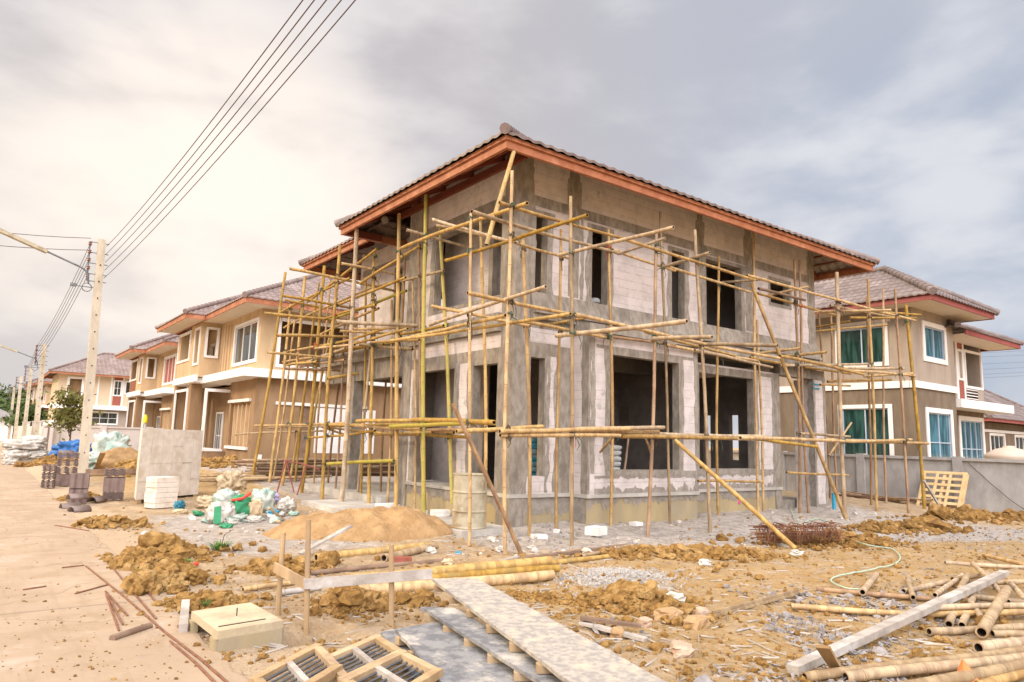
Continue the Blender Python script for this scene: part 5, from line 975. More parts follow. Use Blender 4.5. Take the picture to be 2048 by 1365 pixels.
for (px, py, Y_, lb) in ((93, 849, 50.2, 'white globe lamp on a slim post, left one of the pair by the gate'), (105, 846, 50.0, 'white globe lamp on the fence post, right one of the pair by the gate')):
    p = PY(px, py, Y_); t_ = thing('globe_lamp', lb, 'lamp', (p.x, p.y, 0)); q = MB(); q.box(p.x-.09, p.x+.09, p.y-.09, p.y+.09, 0, p.z-.2); q.build('post', 'wall_pale', t_); q = MB(); q.blob((p.x, p.y, p.z), (.17, .17, .17), 0, 1, 0); q.build('globe', 'lampglass', t_)

# ------------------------------------------------------------------ power poles and wires
def power_pole(label, x, y, z, hgt, lean, r=.16, lamp=True, n_ins=5):
    t_ = thing('power_pole', label, 'utility pole', (x, y, z), 'concrete power poles along the street')
    tp = Vector((x+lean, y+.1, hgt)); b_ = Vector((x, y, z-.3)); q = MB()
    vs = []
    for c, hw in ((b_, r), (tp, r*.78)): vs += [(c.x-hw, c.y-hw, c.z), (c.x+hw, c.y-hw, c.z), (c.x+hw, c.y+hw, c.z), (c.x-hw, c.y+hw, c.z)]
    q.add(vs, [(3, 2, 1, 0), (4, 5, 6, 7), (0, 1, 5, 4), (1, 2, 6, 5), (2, 3, 7, 6), (3, 0, 4, 7)]); q.build('shaft', 'polec', t_)
    at_ = lambda f: b_+(tp-b_)*f
    q = MB()
    for k in range(12):
        c = at_(.12+.07*k); q.tube([(c.x, c.y-r-.002, c.z), (c.x, c.y-r+.06, c.z)], .025, 8)
    q.build('bolt_hole', 'inside', t_)
    ins = []
    q = MB(); c0 = at_(.985); c1 = at_(.82); q.bar((c0.x-r-.22, c0.y, c0.z), (c1.x-r-.22, c1.y, c1.z), .05, .05)
    for f in (.985, .94, .895, .85, .82): c = at_(f); q.bar((c.x-r-.24, c.y, c.z), (c.x+r+.1, c.y, c.z), .03, .03)
    q.build('insulator_rack', 'steel', t_)
    for k in range(n_ins):
        c = at_(.975-.034*k); i_ = Vector((c.x-r-.22, c.y-.06, c.z)); q = MB(); q.lathe((i_.x, i_.y, i_.z-.06), [(.05, 0), (.075, .02), (.04, .05), (.04, .07), (.075, .10), (.05, .12)], 10); q.build('insulator', 'porcelain', t_); ins.append(i_)
    c = at_(.79); q = MB(); q.tube([(c.x-r-.02+.16*math.cos(a)-.2, c.y-.1, c.z+.16*math.sin(a)) for a in np.linspace(0, 6.28, 14)], .018, 5, 0, False); q.box(c.x-r-.75, c.x-r-.55, c.y-.12, c.y, c.z-.02, c.z+.10); q.bar((c.x-r-.55, c.y-.06, c.z+.02), (c.x-r, c.y-.06, c.z+.02), .03, .03); q.build('cable_coil', 'steel', t_)
    if lamp:
        s = hgt/9.13; P = lambda dx, zz: (tp.x+dx*s, y-.05, zz*s)
        q = MB(); q.tube([P(-.30, 7.35), P(-.33, 7.6), P(-.40, 7.78), P(-.55, 7.9), P(-1.0, 8.06), P(-1.75, 8.33)], .035*s, 7); q.build('lamp_arm', 'steel', t_)
        q = MB(); q.bar(P(-1.7, 8.31), P(-3.3, 8.86), .22*s, .12*s); q.bar(P(-1.76, 8.27), P(-3.2, 8.77), .16*s, .05*s); q.build('luminaire', 'barrel', t_)
    return tp, ins, at_
tp1, ins1, at1 = power_pole('tall concrete power pole nearest the camera with a street lamp arm', 3.24, 30.6, .2, 9.13, -.22)
tp2, ins2, at2 = power_pole('second concrete power pole with a small lamp arm down the street', 2.78, 50.8, .1, 6.9, -.15, .15)
tp3, ins3, at3 = power_pole('third power pole with dark bands standing before the far trees', 3.1, 72, 0, 7.0, -.1, .15, False)
tp4, ins4, at4 = power_pole('fourth power pole just left of the banded one', 2.9, 84, 0, 6.8, -.1, .15, False)
tp5, ins5, at5 = power_pole('thinnest and farthest power pole at the left edge', 3.0, 104, 0, 6.6, -.1, .15, False)
def cable(a, b, sag, r=.012, n=14, label='', name='overhead_wire', group=None):
    a = Vector(a); b = Vector(b); q = MB(); q.tube([a+(b-a)*t-Vector((0, 0, sag*4*t*(1-t))) for t in np.linspace(0, 1, n+1)], r, 5, 0, False)
    return solo(q, name, 'wire', label, 'power line', a, group)
nx5 = [G(x_, 0, 8.2) for x_ in (606, 629, 653, 683, 711)]
for k, i_ in enumerate(ins1):
    c = at1(.975-.034*k); i_ = Vector((c.x+.17, c.y, c.z)); t_ = 1/1.7; p = nx5[k]+Vector((0, 0, .6*4*t_*(1-t_))); e = i_+(p-i_)*1.7
    cable(i_, e, .6, .0095, 24, 'black overhead wire climbing from the nearest pole to the top edge of the picture', group='wires from the nearest pole over the site')
for k, zz in ((0, 9.11), (1, 8.72)):
    i_ = Vector((ins1[k*1].x, ins1[k].y, zz-.08 if k else zz)); cable(i_, (-12, 30.9, zz+1.2-.2*k), .9, .012, 18, 'black wire running left from the pole top, %s of the two' % ('upper' if k == 0 else 'lower'))
for k in range(5): cable(ins1[k], ins2[k], .35, .010, 14, 'thin wire strung between the nearest and the second power pole', group='wires between the first two poles')
for k in range(3): cable(ins2[k], ins3[k], .3, .010, 10, 'thin wire strung between the second and the third power pole', group='wires between the second and third pole')
for k, (ya_, yb_) in enumerate(((705, 699), (713, 708), (727, 722), (738, 733), (748, 742), (755, 749))):
    a = PY(1940, ya_+1, 30); b = PY(2060, yb_-1, 30); d = b-a; cable(a-d*.4, b+d*2.5, .2, .012, 10, 'thin power line crossing the sky behind the taupe house', group='power lines at the right edge')

# ------------------------------------------------------------------ trees
def tree(name, label, x, y, z, hgt, cw, trunk, nl, ls, lm, seed, low=.35, group=None):
    t_ = thing(name, label, 'tree', (x, y, z), group); rs = random.Random(seed); q = MB(); tops = []
    q.tube([(x, y, z-.2), (x+.05, y, z+hgt*.3), (x+.02, y+.05, z+hgt*.62)], [trunk, trunk*.8, trunk*.45], 8)
    for k in range(9):
        a = rs.uniform(0, 6.28); z0 = z+hgt*rs.uniform(low, .62); L_ = cw*rs.uniform(.45, .95); e = Vector((x+L_*math.cos(a), y+L_*math.sin(a), z0+hgt*rs.uniform(.1, .4)))
        q.tube([(x, y, z0), ((x+e.x)/2, (y+e.y)/2, (z0+e.z)/2+.08*hgt), e], [trunk*.4, trunk*.25, trunk*.1], 6); tops.append(e); tops.append(Vector(((x+e.x)/2, (y+e.y)/2, (z0+e.z)/2+.1*hgt)))
    tops.append(Vector((x, y, z+hgt*.9)))
    q.build('trunk', 'bark', t_); v = []; f = []
    for k in range(nl):
        c = rs.choice(tops); s = cw*.34; d = Vector((rs.gauss(0, s), rs.gauss(0, s), rs.gauss(0, s*.7))); p = c+d; l = ls*rs.uniform(.6, 1.3)
        n_ = Vector((rs.gauss(0, 1), rs.gauss(0, 1), rs.gauss(0, 1)+.6)).normalized(); a_ = n_.cross(Vector((rs.gauss(0, 1), rs.gauss(0, 1), rs.gauss(0, 1)))).normalized(); b_ = n_.cross(a_); o = len(v)
        v += [p-a_*l, p+b_*l*.38+n_*l*.1, p+a_*l, p-b_*l*.38]; f.append((o, o+1, o+2, o+3))
    cr = MB(); cr.add(v, f); cr.build('crown', lm, t_); return t_
p = PY(140, 862, 46); tree('street_tree', 'small yellowish leafy tree in front of the cream house', p.x, 46, .3, 3.6, 1.15, .05, 900, .16, 'leaf_y', 3, .3)
for k, (px, Y_, hh, cw_, lb) in enumerate(((8, 135, 7.2, 3.4, 'tall green tree farthest left at the end of the street'), (26, 128, 5.8, 2.8, 'bushy green tree behind the far power poles'), (48, 118, 4.6, 2.2, 'low bushy tree under the distant roofs'), (-10, 140, 7.5, 3.8, 'broad green tree partly outside the left edge'), (60, 104, 3.6, 1.6, 'small dark tree behind the second power pole'))):
    p = PY(px, 868, Y_); tree('street_tree', lb, p.x, Y_, 0, hh, cw_, .14, 1500, .42, 'leaf', 20+k, .25, 'trees at the end of the street')
q = MB(); p = PY(2, 868, 112); m = MB(); m.box(p.x-7, p.x+1.2, 112, 118, 0, 2.9); h = thing('bungalow', 'low white building with a grey roof at the left edge under the trees', 'house', (p.x-3, 112, 0)); m.build('wall', 'white', h); m = MB(); hip_roof(m, MB(), p.x-7.8, p.x+2.0, 111.2, 118.8, 2.9, R(26), 3, .5); m.build('roof', 'chip', h)
# parked motorbike with rider far down the street
p = G(5, 882, 0.0); h = thing('motorcycle', 'red motorcycle parked far down the street at the left edge', 'motorcycle', (p.x, p.y, 0))
for dy in (-.55, .55):
    q = MB(); q.tube([(p.x+.0, p.y+dy+.28*math.cos(a), .3+.28*math.sin(a)) for a in np.linspace(0, 6.28, 15)], .05, 6, 0, False); q.build('wheel', 'wire', h)
q = MB(); q.blob((p.x, p.y-.1, .68), (.16, .55, .17), 0, .8, .1); q.tube([(p.x, p.y-.55, .3), (p.x, p.y-.42, .95), (p.x-.28, p.y-.4, 1.05)], .03, 6); q.tube([(p.x, p.y-.42, .95), (p.x+.28, p.y-.4, 1.05)], .03, 6); q.build('body', 'red', h); q = MB(); q.blob((p.x, p.y+.35, .85), (.14, .4, .07), 0, .7, .05); q.build('saddle', 'wire', h)

# ------------------------------------------------------------------ things on the site
HD = Vector((fw.x, fw.y, 0)).normalized()
def VT(b, x, y):                 # point above b, in the upright plane through b facing the street
    d = ray(x, y); return CP+d*((b-CP).dot(HD)/d.dot(HD))
def V3(p, z): return Vector((p.x, p.y, z))

# concrete drain box
zt = .18; q4 = [G(*p, zt) for p in ((383, 1223), (501, 1205), (567, 1241), (435, 1263))]; A0, B0, C0, D0 = q4
h = thing('drain_box', 'square concrete drain box with a grooved lid and a dark hole in its side', 'drain box', V3((A0+C0)/2, 0))
def inset(f): c = (A0+B0+C0+D0)/4; return [p+(c-p)*f for p in q4]
q = MB(); q.slab(q4, .07); q.build('lid', 'sandy_concrete', h)
q = MB(); qi = inset(.04); a, b_, c, d = [V3(p, zt-.071) for p in qi]
def wl(p, r_, th, zb=-.2):
    n_ = (r_-p).cross(Vector((0, 0, 1))).normalized(); return q.bar(V3(p, (zt-.071+zb)/2), V3(r_, (zt-.071+zb)/2), th, zt-.071-zb)
wl(a, b_, .06); wl(b_, c, .06); wl(d, c, .06)
wl(a, a+(d-a)*.12, .06); wl(a+(d-a)*.85, d, .06); q.build('chamber', 'stain', h)
q = MB(); e1 = D0+(A0-D0)*.16; e2 = C0+(B0-C0)*.16; g1 = e1+(e2-e1)*.08; g2 = e1+(e2-e1)*.8; q.bar(V3(g1, zt+.002), V3(g2, zt+.002), .018, .006); q.tube([V3((A0+C0)/2, zt), V3((A0+C0)/2, zt+.07)], .006, 5); q.build('lifting_slot', 'inside', h)

# batter boards
s1, s2, s3 = Gt(555, 1232), Gt(612, 1287), Gt(783, 1252)
h = thing('batter_board', 'three short stakes nailed together with two rough boards near the drain box', 'batter boards', s2)
for s, top in ((s1, (567, 1066)), (s2, (617, 1040)), (s3, (783, 1090))):
    q = MB(); e = VT(s, *top); q.tube([s-(e-s).normalized()*.3, s+(e-s)*.5, e], [.028, .03, .027], 8); q.build('stake', 'wood', h)
f1, f2 = VT(s1, 553, 1134), VT(s2, 614, 1168); n_ = (f2-f1).normalized(); q = MB(); q.bar(f1-n_*.02-HD*.04, f2-HD*.04, .022, .105); q.build('board', 'wood', h)
f1, f2 = VT(s2, 610, 1167), VT(s3, 912, 1146); f3 = VT(s3, 783, 1153); d_ = (f3-f1); q = MB(); q.bar(f1-HD*.045, f1+d_*1.0+d_.normalized()*.42-HD*.045, .022, .10); q.build('board', 'wood_grey', h)

# cement-caked shuttering boards
def panel(label, pts, mt, nb=4, th=.03, bat=True):
    P = [G(*p[:2], p[2]) for p in pts]; c = sum(P, Vector())/4; h = thing('shuttering_board', label, 'shuttering board', V3(c, 0), 'cement-caked shuttering boards lying in the foreground')
    q = MB(); n = 14; lf = [P[0].lerp(P[3], k/n) for k in range(n+1)]; rg = [P[1].lerp(P[2], k/n) for k in range(n+1)]; up_ = (P[1]-P[0]).cross(P[3]-P[0]).normalized(); up_ = up_ if up_.z > 0 else -up_
    rs = random.Random(len(label)); ax = (P[1]-P[0]).normalized()
    lf = [p+ax*rs.uniform(-.008, .008) for p in lf]; rg = [p+ax*rs.uniform(-.008, .008) for p in rg]
    vs = lf+rg+[p-up_*th for p in lf]+[p-up_*th for p in rg]; m = n+1; fs = []
    for k in range(n): fs += [(k, m+k, m+k+1, k+1), (2*m+k+1, 3*m+k+1, 3*m+k, 2*m+k), (k, k+1, 2*m+k+1, 2*m+k), (m+k+1, m+k, 3*m+k, 3*m+k+1)]
    fs += [(0, 2*m, 3*m, m), (n, m+n, 3*m+n, 2*m+n)]
    q.add(vs, fs); q.build('board', mt, h)
    if bat:
        for k in range(nb):
            t = (k+.35)/nb; a = P[0].lerp(P[3], t)-up_*(th+.032); b = P[1].lerp(P[2], t)-up_*(th+.032); q = MB(); q.bar(a-(b-a).normalized()*.02, b, .07, .06, up_); q.build('batten', 'wood', h)
    return h
panel('bottom grey board showing only a strip at the left of the stack', [(762, 1265, .09), (850, 1250, .09), (960, 1400, .06), (880, 1420, .06)], 'form', 3)
panel('dark grey board speckled with pale cement, lowest broad one at the left', [(791, 1258, .20), (886, 1242, .20), (1085, 1368, .13), (905, 1390, .13)], 'form', 4)
panel('buried board peeping out under the middle one at the bottom edge', [(1052, 1330, .12), (1120, 1320, .12), (1260, 1400, .08), (1130, 1420, .08)], 'form_pale', 2)
panel('middle grey board with a white chip on it, half under the top board', [(842, 1214, .28), (910, 1216, .28), (1235, 1400, .21), (1140, 1400, .21)], 'form', 6)
panel('topmost long pale board running out to the bottom edge', [(863, 1157, .40), (953, 1157, .40), (1400, 1400, .30), (1195, 1405, .30)], 'form_pale', 7)
# timber frames with steel bars
def grate(label, pts, z, nbar=7, nx_=2):
    P = [G(*p, z_) for p, z_ in zip(pts, z)]; c = sum(P, Vector())/4; h = thing('barred_frame', label, 'window frame', V3(c, 0), 'barred timber frames in the foreground')
    for i in range(4):
        a, b = P[i], P[(i+1) % 4]; dd = (b-a).normalized(); q = MB(); e = .04 if i % 2 == 0 else -.042; q.bar(a-dd*e, b+dd*e, .07, .06); q.build('rail', 'wood', h)
    for k in range(1, nx_):
        q = MB(); t = k/nx_; q.bar(P[0].lerp(P[1], t)+Vector((0, 0, .003)), P[3].lerp(P[2], t)+Vector((0, 0, .003)), .05, .05); q.build('mid_rail', 'wood_grey', h)
    for k in range(nbar):
        t = (k+.8)/(nbar+.6); q = MB(); q.tube([P[0].lerp(P[3], t)-Vector((0, 0, .005)), P[1].lerp(P[2], t)-Vector((0, 0, .005))], .0095, 6); q.build('bar', 'steel', h)
grate('barred timber frame farthest left, nearest the road', [(512, 1362), (632, 1298), (672, 1340), (556, 1412)], (.1, .14, .14, .1), 6)
grate('barred timber frame behind the others, closest to the boards', [(655, 1322), (752, 1280), (800, 1310), (690, 1362)], (.1, .14, .15, .11), 6)
grate('barred timber frame lowest in the picture, overlapping the bottom edge', [(692, 1366), (802, 1312), (872, 1348), (760, 1418)], (.13, .17, .17, .12), 6)

# loose bamboo and timber on the ground
def lpole(pa, pb, r, mt, label, za=0.0, zb=0.0, name='bamboo_pole', group=None, hol=.12, bend=.006, clear=True):
    A_, B_ = Gt(*pa, r+za), Gt(*pb, r+zb); q = MB(); culm(q, A_, B_, r, int(pa[0]*7+pb[1]), bend, hol, 10, taper=.06); return solo(q, name, [mt, 'inside', 'bam_node'], label, 'bamboo pole' if name == 'bamboo_pole' else 'pole', (A_+B_)/2, group)
GB = 'thick bamboo logs lying before the house'
lpole((632, 1116), (856, 1092), .06, Yk, 'yellow log ending at the sand heap, behind the stakes', group=GB)
lpole((768, 1116), (873, 1092), .06, Wk, 'short pale log at the foot of the sand heap', group=GB)
lpole((621, 1146), (897, 1120), .035, 'wood_dark', 'thin brownish pole behind the batter board', .0, .0, group=GB)
lpole((700, 1160), (1100, 1122), .075, Yk, 'thickest yellow log with dark scorch marks, hindmost of the three', .0, .03, group=GB)
lpole((720, 1170), (1117, 1137), .055, Yk, 'middle log of the three thick yellow ones', group=GB)
lpole((690, 1184), (1106, 1150), .07, Tk, 'front log of the three thick yellow ones, above the top board', group=GB)
lpole((556, 1188), (641, 1176), .035, 'wood_grey', 'short pinkish-grey pole end between the left stakes', name='round_pole', group=GB)
lpole((486, 1180), (600, 1164), .03, Tk, 'thin pole lying left of the stakes', group=GB)
lpole((1100, 1128), (1218, 1113), .04, Yk, 'short yellow pole behind the gravel heap', group=GB)
lpole((1163, 1112), (1262, 1091), .03, Wk, 'thin pale pole lying on the dark plank', .03, .03, group=GB)
q = MB(); a, b = Gt(1045, 1117, .03), Gt(1258, 1090, .03); q.bar(a, b, .11, .04); solo(q, 'plank', 'wood_dark', 'dark wet plank lying behind the gravel heap', 'plank', (a+b)/2)
q = MB(); a, b = Gt(1000, 1123, .02), Gt(1045, 1112, .02); q.bar(a, b, .1, .03); solo(q, 'plank', 'wood_grey', 'short grey offcut by the foot of the dark diagonal pole', 'plank', (a+b)/2)
GR = 'offcuts of bamboo and timber heaped at the lower right'
for pa, pb, r, mt, za, zb, lb in [
 ((1582, 1213), (1836, 1230), .034, Tk, .0, .02, 'long yellowish pole reaching farthest left across the heap'), ((1800, 1229), (2080, 1224), .036, Tk, .02, .05, 'pole continuing the long yellowish one to the right edge'), ((1862, 1217), (2080, 1210), .034, Wk, .10, .10, 'pole just above the long yellowish one at the right edge'),
 ((1858, 1264), (2080, 1252), .040, Wk, .0, .0, 'pole with a hollow left end left of the fat short one'), ((1963, 1266), (2014, 1180), .058, Wk, .02, .14, 'fat short pole with its wide hollow end towards the camera'), ((1957, 1296), (2090, 1282), .055, Wk, .0, .0, 'thick hollow pole at the right edge below the fat short one'),
 ((1609, 1354), (2090, 1296), .040, Wk, .0, .06, 'long split pole running under the grey beam along the bottom'), ((1691, 1356), (2090, 1312), .046, Wk, .0, .05, 'pole parallel to and below the long split pole'), ((1800, 1380), (2090, 1322), .050, Wk, .02, .06, 'pole at the bottom edge left of the orange plastic'), ((1955, 1372), (2090, 1332), .042, Tk, .0, .03, 'yellowish pole right of the orange plastic'),
 ((1897, 1250), (1934, 1150), .044, Wk, .0, .10, 'stub running away from the camera, left of two beside the beam'), ((1924, 1250), (1951, 1175), .040, Wk, .0, .10, 'stub running away from the camera, right of two beside the beam'), ((1890, 1125), (2080, 1138), .036, Wk, .0, .0, 'topmost straight pole of the heap'), ((1967, 1110), (2080, 1138), .034, Tk, .04, .04, 'slanting pole at the upper right of the heap'),
 ((1946, 1128), (2017, 1203), .034, Wk, .12, .08, 'pole slanting down to the right behind the beam top'), ((1940, 1192), (2080, 1210), .038, Wk, .06, .06, 'pole passing right below the beam top'), ((1633, 1178), (1860, 1199), .034, 'bam_b', .0, .0, 'dull pinkish pole under the short curved one'), ((1725, 1185), (1753, 1150), .042, Wk, .05, .05, 'short curved stub with a hollow end standing on the dull pinkish pole'),
 ((1817, 1154), (1826, 1195), .036, Wk, .03, .06, 'stub pointing at the camera above the grey beam'), ((1807, 1182), (1893, 1164), .036, Wk, .0, .0, 'short pole between the two stubs above the beam'), ((1940, 1203), (1972, 1250), .034, Wk, .1, .02, 'short slanting stub right of the two stubs by the beam'), ((2018, 1165), (2060, 1212), .036, Wk, .08, .06, 'stub crossing at the right edge'), ((1975, 1166), (2080, 1164), .036, Wk, .05, .05, 'level pole meeting the right edge behind the beam top'),
 ((1985, 1268), (2090, 1270), .036, Wk, .0, .0, 'pole half hidden behind the fat short one'), ((1905, 1158), (1990, 1148), .034, Wk, .06, .06, 'pale pole lying behind the beam top'), ((1870, 1190), (1925, 1150), .034, Wk, .02, .02, 'pale stub left of the beam top')]:
    lpole(pa, pb, r, mt, lb, za, zb, group=GR)
q = MB(); a, b = Gt(1425, 1232, .03), Gt(1596, 1186, .03); q.bar(a, b, .06, .03); q.bar(a+Vector((0, 0, .034)), b+Vector((0, 0, .034)), .02, .03); solo(q, 'split_bamboo', Wk, 'split pole lying alone beside the boulders, dark slot along its top', 'bamboo pole', (a+b)/2)
q = MB(); a, b = Gt(1585, 1340, .05), Gt(2010, 1146, .26); q.bar(a, b, .11, .07); solo(q, 'timber_beam', 'wood_grey', 'long grey squared beam lying slantwise over the bamboo heap', 'beam', (a+b)/2)
q = MB(); a, b, c, d = Gt(1690, 1345, .02), Gt(1660, 1292, .30), Gt(1632, 1290, .26), Gt(1662, 1335, .02); q.slab([a, b, c, d], .025); solo(q, 'board', 'wood', 'small tan board leaning against the lower end of the grey beam', 'board', (a+b+c+d)/4)
q = MB(); a, b = Gt(1162, 1245, .05), Gt(1292, 1280, .02); q.bar(a, b, .09, .03); solo(q, 'plank', 'wood_grey', 'broken grey plank in front of the clay heap, front one of two', 'plank', (a+b)/2)
q = MB(); a, b = Gt(1160, 1236, .10), Gt(1282, 1252, .08); q.bar(a, b, .08, .03); solo(q, 'plank', 'wood_dark', 'broken reddish plank in front of the clay heap, rear one of two', 'plank', (a+b)/2)
q = MB(); a, b = Gt(600, 1108, .06), Gt(702, 1052, .42); q.bar(a, b, .12, .03); solo(q, 'plank', 'wood_grey', 'pale plank sloping up onto the sand heap', 'plank', (a+b)/2)
q = MB(); q.tube([Gt(224, 1278, .03), Gt(300, 1252, .03)], .035, 8); solo(q, 'stick', 'wood_dark', 'thick grey-brown stick on the road edge by the rebar rods', 'stick', Gt(262, 1265))
q = MB(); a, b = Gt(366, 1258, .05), Gt(371, 1208, .07); q.bar(a, b, .08, .09); solo(q, 'timber_stub', 'wood_grey', 'short weathered timber stub beside the drain box', 'timber', (a+b)/2)
for (pl, lb) in (([(172, 1133), (250, 1195), (330, 1265), (400, 1318), (462, 1372)], 'longest rusty rod curving from the road down to the bottom edge'), ([(216, 1124), (262, 1180), (312, 1238)], 'rusty rod just right of the longest one'), ([(211, 1183), (255, 1232)], 'short rusty rod fanned out, rightmost of three'), ([(213, 1186), (246, 1250)], 'short rusty rod fanned out, middle of three'), ([(212, 1188), (238, 1262)], 'short rusty rod fanned out, leftmost of three'), ([(340, 1283), (390, 1325), (434, 1370)], 'rusty rod running beside the longest one at the bottom'), ([(110, 1051), (178, 1062)], 'thin rusty rod lying on the road by the first clay heap'), ([(150, 1188), (215, 1170)], 'thin twig-like rod lying alone on the road'), ([(46, 1180), (92, 1173)], 'thin orange rod farthest left on the road'), ([(288, 1175), (312, 1205)], 'short rusty rod by the biggest clods'), ([(124, 1136), (168, 1131)], 'dark stick lying across the road near the rods')):
    q = MB(); q.tube([Gt(*p, .022) for p in pl], .011, 6); solo(q, 'rebar_rod', 'rust', lb, 'rebar rod', Gt(*pl[0]), 'rusty rods lying on the road')
# boulders, brick, litter
for (px, py, r, mt, sd, lb) in ((1362, 1305, (.22, .14, .085), 'pinkrock', 3, 'flat pink sandstone slab at the bottom centre right'), (1335, 1240, (.2, .14, .12), 'rock', 4, 'broad sandstone boulder behind the pink slab'), (1392, 1252, (.22, .15, .1), 'rock', 5, 'sandstone boulder right of the broad one'), (1290, 1250, (.10, .09, .07), 'pinkrock', 6, 'small squarish pink stone beside the broken planks'), (1405, 1235, (.1, .09, .1), 'pinkrock', 7, 'upright pinkish stone at the end of the lone split pole'), (1235, 1275, (.13, .1, .09), 'rock', 8, 'rounded stone in front of the broken planks'), (1310, 1208, (.12, .1, .09), 'rock', 9, 'dull stone on the clay heap above the boulders'), (1650, 1310, (.1, .08, .05), 'rock', 10, 'small stone beside the small tan board')):
    c = Gt(px, py); q = MB(); r = tuple(x*.72 for x in r); q.blob(c+Vector((0, 0, r[2]*.4)), r, sd*1.3, .6, .28, 1.6, sd, (18, 12), smooth=False); solo(q, 'boulder', mt, lb, 'stone', c, 'loose stones in the foreground')
c = Gt(805, 1127, 0); q = MB(); q.bar(c+Vector((-.12, .06, .05)), c+Vector((.12, -.07, .05)), .11, .09); solo(q, 'brick', 'redpanel', 'dusty red block between the logs', 'brick', c)
for (px, py, s, mt, lb) in ((862, 1106, .11, 'plastic_w', 'crumpled white plastic bag at the end of the short pale log'), (895, 1128, .09, 'sack_beige', 'crumpled beige paper on the thick log'), (917, 1108, .05, 'cyan', 'bright blue bit of plastic in the litter'), (1350, 1205, .13, 'plastic_w', 'crumpled white paper on the clay heap by the boulders'), (1000, 1103, .10, 'plastic_w', 'white rag near the foot of the dark diagonal pole'), (1570, 1095, .10, 'plastic_w', 'white wrapper under the yellow diagonal prop'), (1595, 1112, .12, 'plastic_w', 'pale cement lump in front of the long clay heap'), (1410, 1130, .10, 'plastic_w', 'white scrap on the clay behind the split pole'), (290, 1070, .08, 'plastic_w', 'white scrap beside the first clay heap'), (350, 1182, .09, 'plastic_w', 'pale scrap among the biggest clods'), (392, 1130, .04, 'red', 'small red scrap in the clay heap')):
    c = Gt(px, py); q = MB(); q.blob(c+Vector((0, 0, s*.3)), (s, s*.75, s*.5), px, .8, .5, 2.6, px % 17, (14, 10), smooth=False); solo(q, 'litter', mt, lb, 'litter', c)
q = MB(); c = Gt(1940, 1352, .1); vs = []
for k in range(9): a = k/8*math.pi*1.6; vs.append(c+Vector((.12*math.cos(a), .12*math.sin(a), -.08+.03*(k % 2))))
q.add([c+Vector((-.05, .03, .14))]+vs, [(0, k+1, k+2) for k in range(8)]); q.add([c+Vector((-.03, .03, .11))]+[p*1.0+Vector((.02, 0, -.02)) for p in vs], [(0, k+2, k+1) for k in range(8)]); solo(q, 'plastic_sheet', 'orange', 'crumpled orange plastic on the bamboo at the bottom right', 'plastic', c)
q = MB(); a, b = Gt(1815, 1238, .02), Gt(1868, 1233, .02); q.bar(a, b, .05, .012); solo(q, 'plastic_strip', 'grass', 'bright green plastic strip under the beam', 'plastic', (a+b)/2)

# pale block scraps round the house
def block(c, w_, d_, h_, rot, label, group=None, mt='aac_stack', tilt=0.0):
    q = MB(); x_ = Vector((math.cos(rot), math.sin(rot), 0)); q.bar(c-x_*w_/2+Vector((0, 0, h_/2)), c+x_*w_/2+Vector((0, 0, h_/2+tilt)), d_, h_); return solo(q, 'block', mt, label, 'block', c, group)
for (px, py, w_, d_, h_, rot, lb) in ((1192, 1070, .40, .3, .16, .3, 'big white block scrap by the bay plinth corner'), (1078, 1077, .3, .2, .07, -.5, 'flat white block scrap by the corner plinth'), (1113, 1066, .1, .1, .07, .2, 'tiny white block scrap left of the bay corner'), (770, 1005, .45, .2, .2, .1, 'upper white block of two beside the carport post'), (772, 1024, .5, .2, .2, .05, 'lower white block of two beside the carport post'), (868, 1020, .35, .3, .28, .4, 'white block standing by the drum'), (880, 1034, .42, .2, .16, -.2, 'white block lying before the drum'), (838, 1032, .35, .2, .12, .1, 'white block left of the drum beside the green pole'), (1272, 1052, .25, .2, .08, .1, 'small white block scrap in front of the bay')):
    block(Gt(px, py), w_, d_, h_, rot, lb, 'loose pale blocks round the house')
# drums
c = PX(937, 1058, 8.35); c = G(937, 1056, .13); q = MB(); hh = 1.08; r = .335
q.lathe(c, [(r, 0), (r+.012, .02), (r, .04)]+[(r, .325), (r+.018, .335), (r+.018, .355), (r, .365), (r, .70), (r+.018, .71), (r+.018, .73), (r, .74), (r, hh-.03), (r+.015, hh-.015), (r+.015, hh), (r-.03, hh), (r-.04, hh-.05), (.01, hh-.05)], 40, 0, False)
solo(q, 'drum', 'barrel', 'dented cream oil drum standing on the low slab at the house corner', 'drum', c)
c = Gt(594, 944); q = MB(); q.lathe(c, [(.3, 0), (.3, .28), (.32, .31), (.3, .34), (.3, .58), (.32, .61), (.3, .64), (.3, .9), (.31, .92), (.27, .92), (.27, .86), (.01, .86)], 28); solo(q, 'drum', 'barrelblue', 'blue oil drum in front of the tan house wall', 'drum', c)
h = thing('steel_trestle', 'spindly red steel trestle beside the blue drum', 'trestle', Gt(600, 985))
for pa, pb in (((553, 988), (572, 920)), ((572, 920), (588, 985)), ((565, 920), (612, 930)), ((612, 930), (592, 998)), ((612, 930), (640, 940)), ((590, 998), (618, 1000))):
    a = Gt(592, 990); q = MB(); q.tube([VT(a, *pa), VT(a, *pb)], .02, 6); q.build('leg', 'fascia_red', h)

